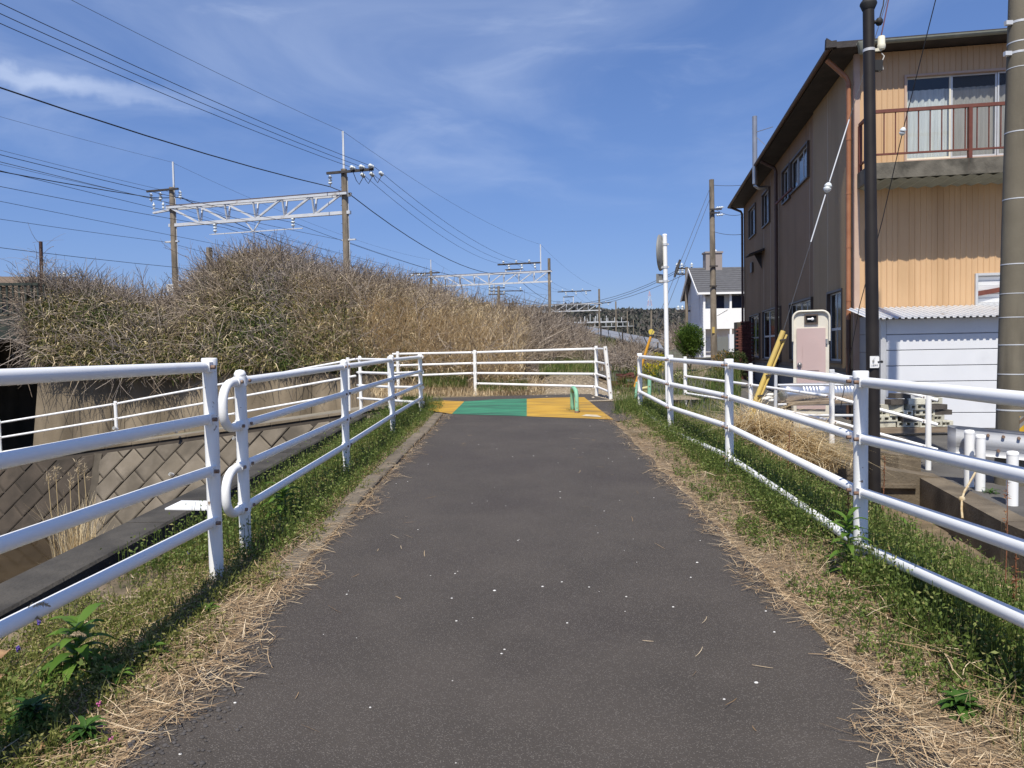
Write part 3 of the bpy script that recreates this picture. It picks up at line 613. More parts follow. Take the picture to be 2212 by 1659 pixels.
# ---------------------------------------------------------------- pipe railings
def fence(name, label, posts, fracs, rp_, rr, cap='flat', group=None, mat=None, collars=False, bolts=True, ext0=0, ext1=0, toroad=1, bottom_chip=True, skip=()):
    mat = mat or M_white
    P_ = []
    for (px, pyb, pyt, Y) in posts:
        bse = at(px, pyb, Y); tp = at(px, pyt, Y); tp.x = bse.x; tp.y = bse.y; P_.append((bse, tp))
    t = thing(name, label, 'railing', P_[0][0], group)
    for bse, tp in P_:
        b = MB(); b.cyl(bse - Vector((0, 0, 0.12)), tp, rp_, n=18); po = b.build('post', M_whitechip if bottom_chip else mat, t)
        b = MB()
        if cap == 'flat': b.lathe(tp, [(rp_ * 1.10, -0.035), (rp_ * 1.10, 0.002), (rp_ * 1.02, 0.008), (0.002, 0.009)], 18)
        elif cap == 'dome': b.lathe(tp, [(rp_ * 1.06, -0.05), (rp_ * 1.06, -0.03), (rp_ * 0.92, -0.028), (rp_ * 0.92, -0.022), (rp_ * 1.06, -0.02), (rp_ * 1.0, 0.0), (rp_ * 0.7, 0.018), (0.002, 0.024)], 18)
        else: b.lathe(tp, [(rp_ * 1.02, -0.01), (rp_ * 0.9, 0.006), (0.002, 0.008)], 12)
        b.build('cap', mat, po)
    for i in range(len(P_) - 1):
        (b0, t0), (b1, t1) = P_[i], P_[i + 1]
        for j, f in enumerate(fracs):
            if (i, j) in skip: continue
            a = b0.lerp(t0, f); c = b1.lerp(t1, f); d = (c - a).normalized()
            g = rp_ * 0.6 if not collars else 0
            b = MB(); b.cyl(a + d * (g - (ext0 if i == 0 else 0)), c - d * (g - (ext1 if i == len(P_) - 2 else 0)), rr, n=14); b.build('rail', mat, t)
            if bolts:
                sd = Vector((d.y, -d.x, 0)).normalized() * toroad
                for q, dd in ((a, d), (c, -d)):
                    q2 = q + dd * (rp_ + 0.02)
                    if not collars:
                        b = MB(); b.obox(q + dd * (rp_ + 0.005) + sd * (rr * 0.55), dd * 0.035, sd * rr * 0.55, Vector((0, 0, rr * 0.95))); br_ = b.build('bracket', mat, t)
                        b = MB(); b.cyl(q2 + sd * rr * 0.9, q2 + sd * (rr + 0.028), rr * 0.38, n=8); b.build('bolt', M_rust, br_)
    if collars:
        for k, (bse, tp) in enumerate(P_):
            d = (P_[min(k + 1, len(P_) - 1)][0] - P_[max(k - 1, 0)][0]).normalized()
            for f in fracs:
                q = bse.lerp(tp, f); b = MB(); b.tube([q - d * (rp_ + 0.055), q + d * (rp_ + 0.055)], rr * 1.22, 14); b.cyl(q - Vector((0, 0, rr * 1.1)), q + Vector((0, 0, rr * 1.1)), rp_ * 1.12, n=16); cl = b.build('clamp', mat, t)
                for sgn in (-1, 1):
                    q2 = q + d * sgn * (rp_ + 0.03); sd = Vector((d.y, -d.x, 0)).normalized(); b = MB(); b.cyl(q2 + sd * rr, q2 + sd * (rr * 1.22 + 0.012), 0.011, n=7); b.build('bolt', M_rust, cl)
    return t, P_
F_A = (0.962, 0.705, 0.448, 0.191)
fence('pipe_railing', 'thick white pipe railing in the left foreground ending in a flat capped post', [(-402, 1745, 800, 1.9), (467, 1207, 776, 4.42)], F_A, 0.040, 0.0305, 'flat', toroad=1)
ftB, PB = fence('pipe_railing', 'white pipe railing with looped ends between the path and the canal', [(531, 1185, 806, 4.95), (749, 1018, 781, 7.65), (849, 937, 770, 10.55), (910, 890, 766, 13.5)], (0.955, 0.708, 0.478, 0.238), 0.037, 0.0275, 'dome', collars=True)
bse, tp = PB[0]; dB = (PB[1][0] - bse).normalized(); fB = (0.955, 0.708, 0.478, 0.238)
for a, c in ((0, 1), (2, 3)):
    p0 = bse.lerp(tp, fB[a]); p1 = bse.lerp(tp, fB[c]); mid = (p0 + p1) / 2; rad = (p0 - p1).length / 2; st = 0.15; r2 = 0.12
    pts = [p0, p0 - dB * st]; up = (p0 - p1).normalized()
    for k in range(1, 7): an = math.pi / 2 * k / 6; pts.append(p0 - dB * (st + r2 * 1.15 * math.sin(an)) - up * r2 * (1 - math.cos(an)))
    for k in range(0, 6): an = math.pi / 2 * k / 6; pts.append(p1 - dB * (st + r2 * 1.15 * math.cos(an)) + up * r2 * (1 - math.sin(an)))
    pts += [p1 - dB * st, p1]; b = MB(); b.tube(pts, 0.0275, 14); b.build('end_loop', M_white, ftB)
fence('pipe_railing', 'short white railing turning left from the corner post towards the sloping path', [(910, 891, 765, 13.52), (843, 884, 772, 14.9), (780, 879, 771, 16.3)], (0.955, 0.69, 0.43, 0.17), 0.036, 0.026, 'dome', collars=True, ext1=0.18)
fence('thin_railing', 'thin three rail white railing along the sloping path above the canal blocks', [(-250, 1043, 955, 17.7), (2, 1004, 908, 17.6), (253, 963, 867, 17.4), (514, 921, 818, 16.9), (754, 880, 773, 16.3)], (0.945, 0.61, 0.28), 0.037, 0.024, 'none', bolts=True, bottom_chip=False, ext1=0.2)
fence('pipe_railing', 'thick white four rail railing along the right side of the path', [(2700, 1640, 880, 1.75), (1859, 1222, 804, 4.45), (1576, 1012, 777, 7.3), (1449, 950, 768, 10.05), (1383, 897, 764, 12.85)], (0.951, 0.66, 0.383, 0.104), 0.040, 0.0295, 'flat', toroad=-1)
fence('thin_railing', 'thin three rail white railing beside the side street behind the dry grass', [(1481, 889, 771, 16.0), (1622, 915, 786, 13.6), (1797, 965, 799, 11.2), (2005, 1024, 852, 10.55)], (0.955, 0.65, 0.336), 0.038, 0.024, 'none', bolts=True, bottom_chip=False, ext1=0.14, skip=((0, 0), (1, 0)))
tE, PE = fence('boundary_railing', 'white railing across the end of the path below the embankment', [(861, 852, 760, 17.6), (1027, 843, 757, 17.0), (1289, 853, 748, 16.1)], (0.95, 0.68, 0.43, 0.17), 0.038, 0.025, 'none', bolts=True, ext0=0.15, bottom_chip=True, skip=((0, 3),))
lb = at(1321, 868, 14.9); lt = at(1307, 748, 14.9); b = MB(); b.cyl(lb - Vector((0, 0, 0.06)), lt, 0.04, n=16); lp = b.build('leaning_post', M_whitechip, tE, label='rust footed post leaning out of the railing')
for f in (0.95, 0.68, 0.43, 0.17):
    b = MB(); b.cyl(PE[-1][0].lerp(PE[-1][1], f), lb.lerp(lt, f), 0.022, n=10); b.build('rail', M_white, tE)
    b = MB(); q = lb.lerp(lt, f); b.cyl(q - Vector((0, 0.05, 0)), q - Vector((0, 0.03, 0)), 0.012, n=8); b.build('bolt', M_rust, lp)
b = MB(); b.cyl(lb - Vector((0, 0, 0.02)), lb.lerp(lt, 0.05), 0.0415, n=16); b.build('rust_band', M_rust, lp)

# small green steel hoop at the end of the path, weathered stakes
M_mint = pm('peeling_green_paint', (0.20, 0.46, 0.30), (0.26, 0.52, 0.35), 6, 0.6, stain=(0.22, 0.13, 0.05), sscale=14, slo=0.58, shi=0.66)
p0 = gr(1246, 894, 0.0); p1 = gr(1238, 889, 0.0) + Vector((0, 0.16, 0)); t = thing('hoop_barrier', 'peeling mint green steel hoop standing in the yellow paint', 'barrier', p0)
h = at(1242, 841, p0.y).z - p0.z; pts = [p0, p0 + Vector((0, 0, h - 0.10)), p0 + Vector((-0.005, 0.04, h - 0.03)), p0 + Vector((-0.02, 0.11, h)), p1 + Vector((0.01, -0.11, h)), p1 + Vector((0, -0.03, h - 0.04)), p1 + Vector((0, 0, h - 0.1)), p1]
b = MB(); b.tube(pts, 0.034, 14); b.build('hoop', M_mint, t)
b = MB(); b.cyl(p0, p0 + Vector((0, 0, 0.05)), 0.037, n=14); b.build('rust_foot', M_rust, t)
for (px, pyb, pyt, Y, r_, lab) in ((1402, 890, 812, 14.6, 0.036, 'thick mint green and rusty stake behind the end post of the right railing'), (1370, 876, 826, 14.4, 0.026, 'thin leaning green yellow stake left of the end post of the right railing')):
    q = at(px, pyb, Y); q2 = at(px + (6 if r_ < 0.03 else 1), pyt, Y); b = MB(); b.cyl(q - Vector((0, 0, 0.15)), q2, r_, n=12); b.lathe(q2 - Vector((0, 0, 0.004)), [(r_ * 1.0, 0), (r_ * 0.6, 0.012), (0.002, 0.016)], 12); b.build('garden_stake', M_mint, None, lab, 'stake')
b = MB(); q = at(1392, 770, 15.5); q2 = at(1405, 729, 15.5); b.cyl(q - (q2 - q) * 1.6, q2, 0.028, n=10); b.lathe(q2, [(0.03, 0), (0.018, 0.015), (0.002, 0.02)], 10)
b.build('yellow_stake', pm('orange_yellow_paint', (0.62, 0.30, 0.02), (0.55, 0.26, 0.03), 6, 0.6), None, 'slanting orange yellow guard pipe behind the right railing', 'stake')

# ---------------------------------------------------------------- railway gantries and wires
M_pole = pm('old_concrete_pole', (0.20, 0.165, 0.125), (0.27, 0.225, 0.17), 3, 0.9, bump=0.3, bscale=30, stain=(0.12, 0.10, 0.075), sscale=2, sstretch=(2, 2, 0.4))
M_galv = pm('galvanised_steel', (0.58, 0.60, 0.62), (0.66, 0.67, 0.68), 3, 0.5, metal=0.2, stain=(0.40, 0.36, 0.32), sscale=2.5, slo=0.6, shi=0.75)
M_dark = pm('dark_steel', (0.035, 0.030, 0.028), (0.055, 0.048, 0.044), 5, 0.7)
M_ins = pm('porcelain', (0.72, 0.76, 0.76), (0.66, 0.70, 0.70), 6, 0.25)
M_rib = pm('rusty_chord', (0.10, 0.065, 0.05), (0.17, 0.11, 0.08), 4, 0.85)
M_orange = pm('orange_band', (0.55, 0.24, 0.05))
M_plate = pm('white_sign_face', (0.80, 0.80, 0.79))
M_ink = pm('black_ink', (0.015, 0.015, 0.015))
def insulator(parent, p0, p1, r=0.09, n=3):
    p0 = Vector(p0); p1 = Vector(p1); d = p1 - p0; pts = []; rs = []
    for k in range(n):
        a = 0.12 + 0.76 * k / n; w = 0.76 / n
        for f, q in ((0.0, 0.35), (0.15, 1.0), (0.6, 1.0), (0.75, 0.35)): pts.append(p0 + d * (a + w * f)); rs.append(r * q)
    b = MB(); b.tube([p0] + pts + [p1], [r * 0.25] + rs + [r * 0.25], 10); return b.build('insulator', M_ins, parent)
def text(txt, origin, right, up, size, mat, parent, name='lettering'):
    cu = bpy.data.curves.new('t', 'FONT'); cu.body = txt; cu.size = size; cu.align_x = 'CENTER'; cu.align_y = 'CENTER'; cu.extrude = 0.0008
    ob = bpy.data.objects.new('t', cu); COL.objects.link(ob); dg = bpy.context.evaluated_depsgraph_get(); me = bpy.data.meshes.new_from_object(ob.evaluated_get(dg)); bpy.data.objects.remove(ob)
    me.materials.clear(); me.materials.append(mat); o = bpy.data.objects.new(name, me); COL.objects.link(o); o.parent = parent
    r_ = Vector(right).normalized(); u_ = Vector(up).normalized(); n_ = r_.cross(u_); mw = Matrix((r_, u_, n_)).transposed().to_4x4(); mw.translation = Vector(origin) - ORG[parent.name]; o.matrix_local = mw; return o
Rk = [R1 - tdir * 44.5, R1.copy(), Vector((4.1, 80, 0)), Vector((14.5, 125, 0)), Vector((23.4, 170, 0)), Vector((32.8, 215, 0)), Vector((42, 262, 0))]
Lw = [10.2, 10.2, 13.2, 14.6, 19, 15, 15]
Lk = [Rk[i] - tn * Lw[i] for i in range(7)]
def zpx(px, py, p_): return at(px, py, p_.y).z
def gantry(k, label, pr, pl, ztop, zbot, detail):
    Rp, Lp = Rk[k], Lk[k]; t = thing('catenary_gantry', label, 'gantry', (Rp.x, Rp.y, 1.9), 'catenary gantries along the track')
    Vz = lambda p_, z: Vector((p_.x, p_.y, z))
    for (pp, zt, nm) in ((Rp, pr, 'right'), (Lp, pl, 'left')):
        b = MB(); b.tube([Vz(pp, 0.6), Vz(pp, zt)], [0.175, 0.15], 14); po = b.build('pole', M_pole, t)
        if detail > 1:
            for z in np.arange(3.0, zt - 0.6, 0.45): b = MB(); b.bar(Vz(pp, z) + Vector((-0.2 if int(z * 2) % 2 else 0.0, 0, 0)), Vz(pp, z) + Vector((0.0 if int(z * 2) % 2 else 0.2, 0, 0)), 0.02, 0.02); b.build('step_bolt', M_dark, po)
            b = MB(); b.cyl(Vz(pp, zt - 6.1), Vz(pp, zt - 5.95), 0.172, n=14); b.build('orange_band', M_orange, po)
            b = MB(); b.tube([Vz(pp, 0.6) + Vector((0.2, -0.05, 0)), Vz(pp, zt - 0.4) + Vector((0.18, -0.05, 0))], 0.02, 6); b.build('conduit', M_galv, po)
    w = (Rp - Lp).normalized()
    lo0, lo1 = Vz(Lp, zbot) - w * 0.25, Vz(Rp, zbot) + w * 0.3; up0, up1 = Vz(Lp, ztop) - w * 0.2, Vz(Rp, ztop) + w * 0.25
    bk = tdir * 0.24
    b = MB(); b.bar(lo0, lo1, 0.18, 0.16); b.build('bottom_chord', M_galv, t)
    if ztop > zbot:
        for s in (-1, 1):
            b = MB(); b.bar(up0 + bk * s, up1 + bk * s, 0.11, 0.14); tcb = b.build('top_chord', M_galv, t)
            b = MB(); b.bar(up0 + bk * s + Vector((0, 0, 0.085)), up1 + bk * s + Vector((0, 0, 0.085)), 0.14, 0.03); b.build('rusty_flange', M_rib, tcb)
        nb = 6 if k == 1 else 8
        for i in range(nb + 1):
            f = i / nb; pu = Vz(Lp, ztop).lerp(Vz(Rp, ztop), f); pd = Vz(Lp, zbot).lerp(Vz(Rp, zbot), f)
            if 0 < i < nb:
                for s in (-1, 1): b = MB(); b.bar(pu + bk * s, pd + bk * s * 0.15, 0.07, 0.09); b.build('strut', M_galv, t)
            if i < nb:
                f2 = (i + 1) / nb; pu2 = Vz(Lp, ztop).lerp(Vz(Rp, ztop), f2); pd2 = Vz(Lp, zbot).lerp(Vz(Rp, zbot), f2)
                b = MB()
                if i < nb / 2: b.bar(pu - bk, pd2 - bk * 0.1, 0.08, 0.10)
                else: b.bar(pd - bk * 0.1, pu2 - bk, 0.08, 0.10)
                b.build('diagonal', M_galv, t)
    else:
        for i in range(1, 8):
            q = lo0.lerp(lo1, i / 8); b = MB(); b.bar(q, q + Vector((0, 0, 1.3)), 0.16, 0.16); b.build('strut', M_galv, t)
    return t, w
zR = zpx(768, 365, R1); zT = zpx(768, 419, R1); zB = zpx(768, 459, R1)
g1, w1 = gantry(1, 'nearest catenary gantry above the brush mound with a deep white truss', zR, zpx(363, 405, Lk[1]), zT, zB, 2)
# pins, cross arms and insulators of the nearest gantry
Vz = lambda p_, z: Vector((p_.x, p_.y, z))
zPR = zpx(765, 283, R1); zL = zpx(363, 405, Lk[1]); zPL = zpx(363, 350, Lk[1])
b = MB(); b.bar(Vz(R1, zR - 0.6), Vz(R1, zPR), 0.09, 0.09); b.build('pin_mast', M_galv, g1)
b = MB(); b.bar(Vz(Lk[1], zL - 0.6) + w1 * 0.12, Vz(Lk[1], zPL) + w1 * 0.12, 0.08, 0.08); b.build('pin_mast', M_galv, g1)
zA = zpx(768, 373, R1); b = MB(); b.bar(Vz(R1, zA) - w1 * 0.85 - tdir * 0.2, Vz(R1, zA) + w1 * 1.7 - tdir * 0.2, 0.10, 0.12); b.build('cross_arm', M_dark, g1)
zA2 = zpx(363, 411, Lk[1]); b = MB(); b.bar(Vz(Lk[1], zA2) - w1 * 1.45 - tdir * 0.2, Vz(Lk[1], zA2) + w1 * 0.55 - tdir * 0.2, 0.09, 0.10); b.build('cross_arm', M_dark, g1)
for o_ in (0.62, 1.12, 1.62):
    q = Vz(R1, zA + 0.12) + w1 * o_; insulator(g1, q - tdir * 0.48, q - tdir * 0.02, 0.115, 2); insulator(g1, q + w1 * 0.28 + tdir * 0.1 - Vector((0, 0, 0.22)), q + w1 * 0.28 + tdir * 0.45 - Vector((0, 0, 0.3)), 0.10, 2)
    b = MB(); b.tube([q - tdir * 0.4, q + w1 * 0.05 - Vector((0, 0, 0.55)), q + w1 * 0.2 - Vector((0, 0, 0.75)), q + w1 * 0.3 - Vector((0, 0, 0.3)) + tdir * 0.3], 0.018, 5); b.build('jumper', M_dark, g1)
q = Vz(R1, zA - 0.05) - w1 * 0.78; insulator(g1, q, q - Vector((0, 0, 0.55)), 0.10, 3); FE1 = q - Vector((0, 0, 0.58))
for o_ in (-1.35, -0.75, 0.5): q = Vz(Lk[1], zA2 - 0.05) + w1 * o_; insulator(g1, q, q - Vector((0, 0, 0.5)), 0.09, 3)
q = Vz(Lk[1], zpx(363, 452, Lk[1])); b = MB(); b.bar(q - w1 * 1.25 - Vector((0, 0, 0.12)), q + w1 * 0.2, 0.12, 0.1); b.build('side_bracket', M_galv, g1)
for o_ in (-1.2, -0.6): insulator(g1, q + w1 * o_ + Vector((0, 0, 0)), q + w1 * o_ + Vector((0, 0, 0.45)), 0.07, 2)
q = Vz(Lk[1], zpx(363, 522, Lk[1])); b = MB(); b.bar(q - w1 * 0.55, q + w1 * 0.3, 0.12, 0.08); b.build('side_bracket', M_galv, g1)
q = Vz(R1, zpx(768, 518, R1)); b = MB(); b.bar(q - w1 * 0.2, q + w1 * 0.55, 0.1, 0.07); b.build('side_bracket', M_galv, g1)
mid = Vz(Lk[1].lerp(R1, 0.48), zB); zb_ = zpx(560, 500, mid); 
for s in (-1, 1): b = MB(); b.bar(mid + w1 * 0.5 * s, Vz(mid, zb_), 0.05, 0.05); b.build('hanger', M_galv, g1)
b = MB(); b.bar(Vz(mid, zb_) - w1 * 2.5, Vz(mid, zb_) + w1 * 2.9, 0.05, 0.05); b.build('catenary_boom', M_galv, g1)
for s in (-2.3, 2.35):
    q = Vz(mid, zB) + w1 * s; insulator(g1, q, q - Vector((0, 0, 0.62)), 0.10, 3)
    for s2 in (-0.35, 0.35): b = MB(); b.bar(q - Vector((0, 0, 0.6)), Vz(q, zb_) + w1 * s2, 0.025, 0.025); b.build('hanger', M_galv, g1)
# number plate on the left pole
q = at(367, 622, Lk[1].y - 0.25); b = MB(); b.box(q, (0.36, 0.02, 0.40)); pl = b.build('number_plate', M_plate, g1); text('2', q + Vector((0, -0.013, 0)), (1, 0, 0), (0, 0, 1), 0.30, M_ink, pl)
def zof(px, py, k): return zpx(px, py, Rk[k])
g2, w2 = gantry(2, 'second catenary gantry seen over the right shoulder of the mound', zof(1190, 558, 2), zof(928, 577, 2), zof(1190, 586, 2), zof(1190, 608, 2), 1)
g3, w3 = gantry(3, 'third catenary gantry standing beyond the solar panels', zof(1297, 624, 3), zof(1111, 648, 3), zof(1297, 655, 3), zof(1297, 670, 3), 0)
g4, w4 = gantry(4, 'fourth catenary gantry, a plain white beam with short uprights before the hill', zof(1330, 651, 4), 6.4, zof(1330, 694, 4) - 0.2, zof(1330, 694, 4), 0)
g5, w5 = gantry(5, 'fifth catenary gantry, a low white beam against the dark hill', zof(1357, 672, 5), 6.0, 5.0, zof(1357, 695, 5), 0)
g6, w6 = gantry(6, 'farthest catenary gantry, the smallest white beam by the hill foot', zof(1377, 690, 6), 5.5, 4.0, zof(1377, 704, 6), 0)
for (g_, k, zarm, a0, a1, zm) in ((g2, 2, zof(1150, 567, 2), -5.6, -0.9, zof(1172, 527, 2)), (g3, 3, zof(1250, 628, 3), -6.9, -1.3, None), (g4, 4, zof(1300, 654, 4), -6, -1, None)):
    b = MB(); b.bar(Vz(Rk[k], zarm) + tn * a0, Vz(Rk[k], zarm) + tn * a1, 0.14, 0.16); b.build('cross_arm', M_dark, g_)
    for f in (0.15, 0.45, 0.75):
        q = Vz(Rk[k], zarm) + tn * (a0 + (a1 - a0) * f); insulator(g_, q - tdir * 0.3 + Vector((0, 0, 0.35)), q - tdir * 0.1, 0.12, 2); insulator(g_, q + tn * 0.5, q + tn * 0.6 - Vector((0, 0, 0.7)), 0.12, 2)
    if zm: b = MB(); b.bar(Vz(Rk[k], zof(1190, 586, 2)) + tn * a1, Vz(Rk[k], zm) + tn * a1, 0.12, 0.12); b.build('pin_mast', M_galv, g_)
    fo = {2: -3.9, 3: -5.1, 4: -5.0}[k]; zf = {2: zof(1110, 580, 2), 3: zof(1230, 640, 3), 4: 9.5}[k]; zc_ = {2: zof(1190, 586, 2), 3: zof(1297, 655, 3), 4: zof(1330, 694, 4)}[k]
    for s in (-0.8, 0.8): b = MB(); b.bar(Vz(Rk[k], zc_) + tn * (fo + s), Vz(Rk[k], zf) + tn * (fo + s), 0.12, 0.12); b.build('feeder_frame', M_galv, g_)
    b = MB(); b.bar(Vz(Rk[k], zf) + tn * (fo - 0.9), Vz(Rk[k], zf) + tn * (fo + 0.9), 0.12, 0.14); b.build('feeder_frame', M_dark, g_)
b = MB(); b.bar(Vz(Lk[2], zof(928, 582, 2)) - tn * 2.2, Vz(Lk[2], zof(928, 582, 2)) + tn * 1.0, 0.12, 0.14); b.build('cross_arm', M_dark, g2)
for o_ in (-2.0, -1.2, -0.6): q = Vz(Lk[2], zof(928, 582, 2)) + tn * o_; insulator(g2, q - Vector((0, 0, 0.1)), q - tn * 0.5 - Vector((0, 0, 0.2)), 0.12, 2)
b = MB(); b.bar(Vz(Lk[2], zof(928, 577, 2)), Vz(Lk[2], zof(928, 552, 2)), 0.1, 0.1); b.build('pin_mast', M_galv, g2)
b = MB(); b.bar(Vz(Lk[3], zof(1111, 652, 3)) - tn * 2.4, Vz(Lk[3], zof(1111, 652, 3)) + tn * 1.3, 0.12, 0.15); b.build('cross_arm', M_dark, g3)

M_wire = pm('black_cable', (0.018, 0.018, 0.020)); M_wire2 = pm('grey_wire', (0.07, 0.075, 0.085))
def wire(label, pts, sag, r_, mat=None, group=None, name='overhead_wire', nseg=14):
    b = MB(); P_ = []
    for i in range(len(pts) - 1):
        a, c = Vector(pts[i]), Vector(pts[i + 1]); s = sag[i] if isinstance(sag, (list, tuple)) else sag
        for k in range(nseg + (i == len(pts) - 2)): f = k / nseg; P_.append(a.lerp(c, f) - Vector((0, 0, 4 * s * f * (1 - f))))
    b.tube(P_, r_, 5); return b.build(name, mat or M_wire2, None, label, 'wire', group)
zpin2 = zof(1172, 527, 2)
wire('thin earth wire running over the tip of the right catenary mast', [Vz(Rk[0], zPR), Vz(R1, zPR), Vz(Rk[2], zpin2) - tn * 0.9, Vz(Rk[3], 11.5)], 0.7, 0.008)
for o_, o2, nm in ((0.62, -4.9, 'lowest'), (1.12, -3.5, 'middle'), (1.62, -2.1, 'topmost')):
    wire(nm + ' of the three power wires tied to the right mast arm', [Vz(Rk[0], zA + 0.3) + w1 * o_, Vz(R1, zA + 0.12) + w1 * (o_ + 0.1), Vz(Rk[2], zof(1150, 567, 2)) + tn * o2, Vz(Rk[3], zof(1250, 628, 3)) + tn * (o2 - 1.0), Vz(Rk[4], 12) + tn * (o2 - 1)], [0.75, 0.9, 0.9, 0.9], 0.011, M_wire)
wire('thick black feeder cable swooping across the upper left sky to the right mast', [Vz(Rk[0], FE1.z) - w1 * 0.8, FE1, Vz(R1, zT) + w1 * 0.25, Vz(Rk[2], zof(1110, 589, 2)) - tn * 3.9, Vz(Rk[3], zof(1230, 647, 3)) - tn * 5.1, Vz(Rk[4], 9.2) - tn * 5], [1.0, 0.02, 1.3, 1.3, 1.3], 0.024, M_wire)
FL = Vz(Lk[1], zpx(383, 427, Lk[1])) + w1 * 0.5
wire('thick black feeder cable passing under the left mast arm', [Vz(Lk[0], FL.z) - w1 * 0.9, Vz(Lk[1], zA2 - 0.3) - w1 * 1.3, FL, Vz(Lk[2], zof(922, 589, 2)), Vz(Lk[3], zof(1105, 657, 3)), Vz(Lk[4], 9)], [0.9, 0.03, 1.2, 1.2, 1.2], 0.022, M_wire)
wire('thin earth wire running over the tip of the left catenary mast', [Vz(Lk[0], zPL), Vz(Lk[1], zPL), Vz(Lk[2], zof(928, 552, 2)), Vz(Lk[3], 11)], 0.7, 0.007)
wire('upper thin wire passing left of the left mast', [Vz(Lk[0], zL + 0.7) - w1 * 0.6, Vz(Lk[1], zL - 0.15) - w1 * 0.4, Vz(Lk[2], zof(928, 582, 2)) - tn * 1.2], 0.6, 0.009, M_wire2)
wire('lower thin wire passing left of the left mast', [Vz(Lk[0], zL + 0.2) - w1 * 1.3, Vz(Lk[1], zL - 0.55) - w1 * 1.0, Vz(Lk[2], zof(928, 582, 2)) - tn * 2.0], 0.6, 0.009, M_wire2)
for o_, k, nm in ((-7.0, 0, 'left'), (-2.9, 1, 'right')):
    tops = [Vz(Rk[i], zb_ + 0.3) + tn * (o_ if i < 2 else o_ * 1.25) for i in range(5)]
    wire('messenger wire over the ' + nm + ' hand track', tops, 0.55, 0.011, M_wire)
    wire('contact wire over the ' + nm + ' hand track', [q - Vector((0, 0, 0.95)) for q in tops], 0.05, 0.009, M_wire)
    for j in (-1, 1, 2, 3):                                  # droppers
        pass
zS = zpx(363, 522, Lk[1])
wire('low wire on the side bracket of the left mast', [Vz(Lk[0], zS) - w1 * 0.6, Vz(Lk[1], zS) - w1 * 0.5, Vz(Lk[2], 7.6)], 0.5, 0.010, M_wire)
wire('lowest spiral bound cable at the left edge of the sky', [Vz(Lk[0], zS - 0.55) - w1 * 0.3, Vz(Lk[1], zS - 1.4) + w1 * 0.2, Vz(Lk[2], 5.6)], 0.6, 0.012, M_wire)
wire('low wire on the side bracket of the right mast', [Vz(Rk[0], zpx(768, 518, R1)), Vz(R1, zpx(768, 518, R1)) - w1 * 0.2, Vz(Rk[2], 7.2)], 0.5, 0.009, M_wire2)
# stub pole, rusty pole, small far poles, railway signal
q = at(452, 600, 33); b = MB(); b.tube([Vz(q, 1.0), at(452, 535, 33)], [0.15, 0.13], 10); b.build('stub_pole', M_pole, None, 'short cut off concrete pole stub behind the mound', 'pole')
q = at(90, 640, 20.5); b = MB(); b.tube([q - Vector((0, 0, 0.6)), at(88, 522, 20.5)], 0.045, 8); b.build('rusty_post', pm('rusty_steel', (0.055, 0.03, 0.025), (0.09, 0.05, 0.04), 9, 0.9), None, 'thin rusty steel post wrapped in vines at the left edge', 'post')
n = 120; base = np.array(at(88, 600, 20.5)) + rng.normal(size=(n, 3)) * np.array([0.28, 0.15, 0.35]); V, F, Q = twigs(base, np.tile([[0, 0, 1.]], (n, 1)), rng.uniform(0.3, 0.8, n), 0.006 * rng.uniform(0.6, 1.3, n), 6, 0.9, 0.3)
bigmesh('climbing_vine', V, F, Q, M_twig, 'bare vine tangle climbing the rusty post', 'vine')
def small_pole(px, pyb, pyt, Y, r_, lab, arm=None):
    t = thing('far_pole', lab, 'pole', at(px, pyb, Y)); b = MB(); b.tube([at(px, pyb, Y), at(px, pyt, Y)], [r_, r_ * 0.8], 10); b.build('shaft', M_pole, t)
    for a in (arm or []):
        z = at(px, a[0], Y); b = MB(); b.bar(z - Vector((a[1], 0, 0)), z + Vector((a[2], 0, 0)), 0.12, 0.12); b.build('cross_arm', M_dark, t)
        for s in (-0.9, -0.45, 0.9): insulator(t, z + Vector((a[1] * s if s < 0 else a[2] * s, 0, 0.05)), z + Vector((a[1] * s if s < 0 else a[2] * s, 0, 0.5)), 0.13, 2)
small_pole(147, 660, 598, 70, 0.12, 'small far pole with one crossarm over the left brush', [(600, 0.8, 0.8)])
small_pole(1077, 700, 618, 100, 0.20, 'far pole with stacked crossarms behind the second gantry', [(622, 1.3, 0.8), (629, 1.3, 3.2), (636, 1.3, 0.8)])
small_pole(1407, 735, 671, 110, 0.17, 'plain pale pole with a yellow disc before the hill')
b = MB(); q = at(1407, 717, 109.4); b.tube([q, q - Vector((0, 0.08, 0))], 0.42, 14); b.build('yellow_disc', pm('yellow_enamel', (0.65, 0.5, 0.08)), None, 'yellow round marker on the plain pale pole', 'marker')
sg = thing('railway_signal', 'black railway colour light signal above the dry grass', 'signal', at(1052, 700, 60)); b = MB(); b.cyl(at(1053, 700, 60), at(1053, 650, 60), 0.06, n=8); b.build('mast', M_dark, sg)
q = at(1050, 664, 59.8); b = MB(); b.obox(q, (0.26, 0, 0), (0, 0.1, 0), (0, 0, 0.28)); b.sph(q + Vector((0, 0, 0.28)), 0.26, 12, (1, 0.4, 0.6)); b.build('head', M_dark, sg)
q = at(1056, 664, 59.5)
b = MB(); b.box(q, (0.22, 0.1, 0.62)); b.build('backboard', M_dark, sg)
for s in (-0.2, 0, 0.2): b = MB(); b.cyl(q + Vector((0, -0.05, s)), q + Vector((0, -0.09, s)), 0.06, n=8); b.build('lens', pm('pale_lens', (0.6, 0.6, 0.58)), sg)
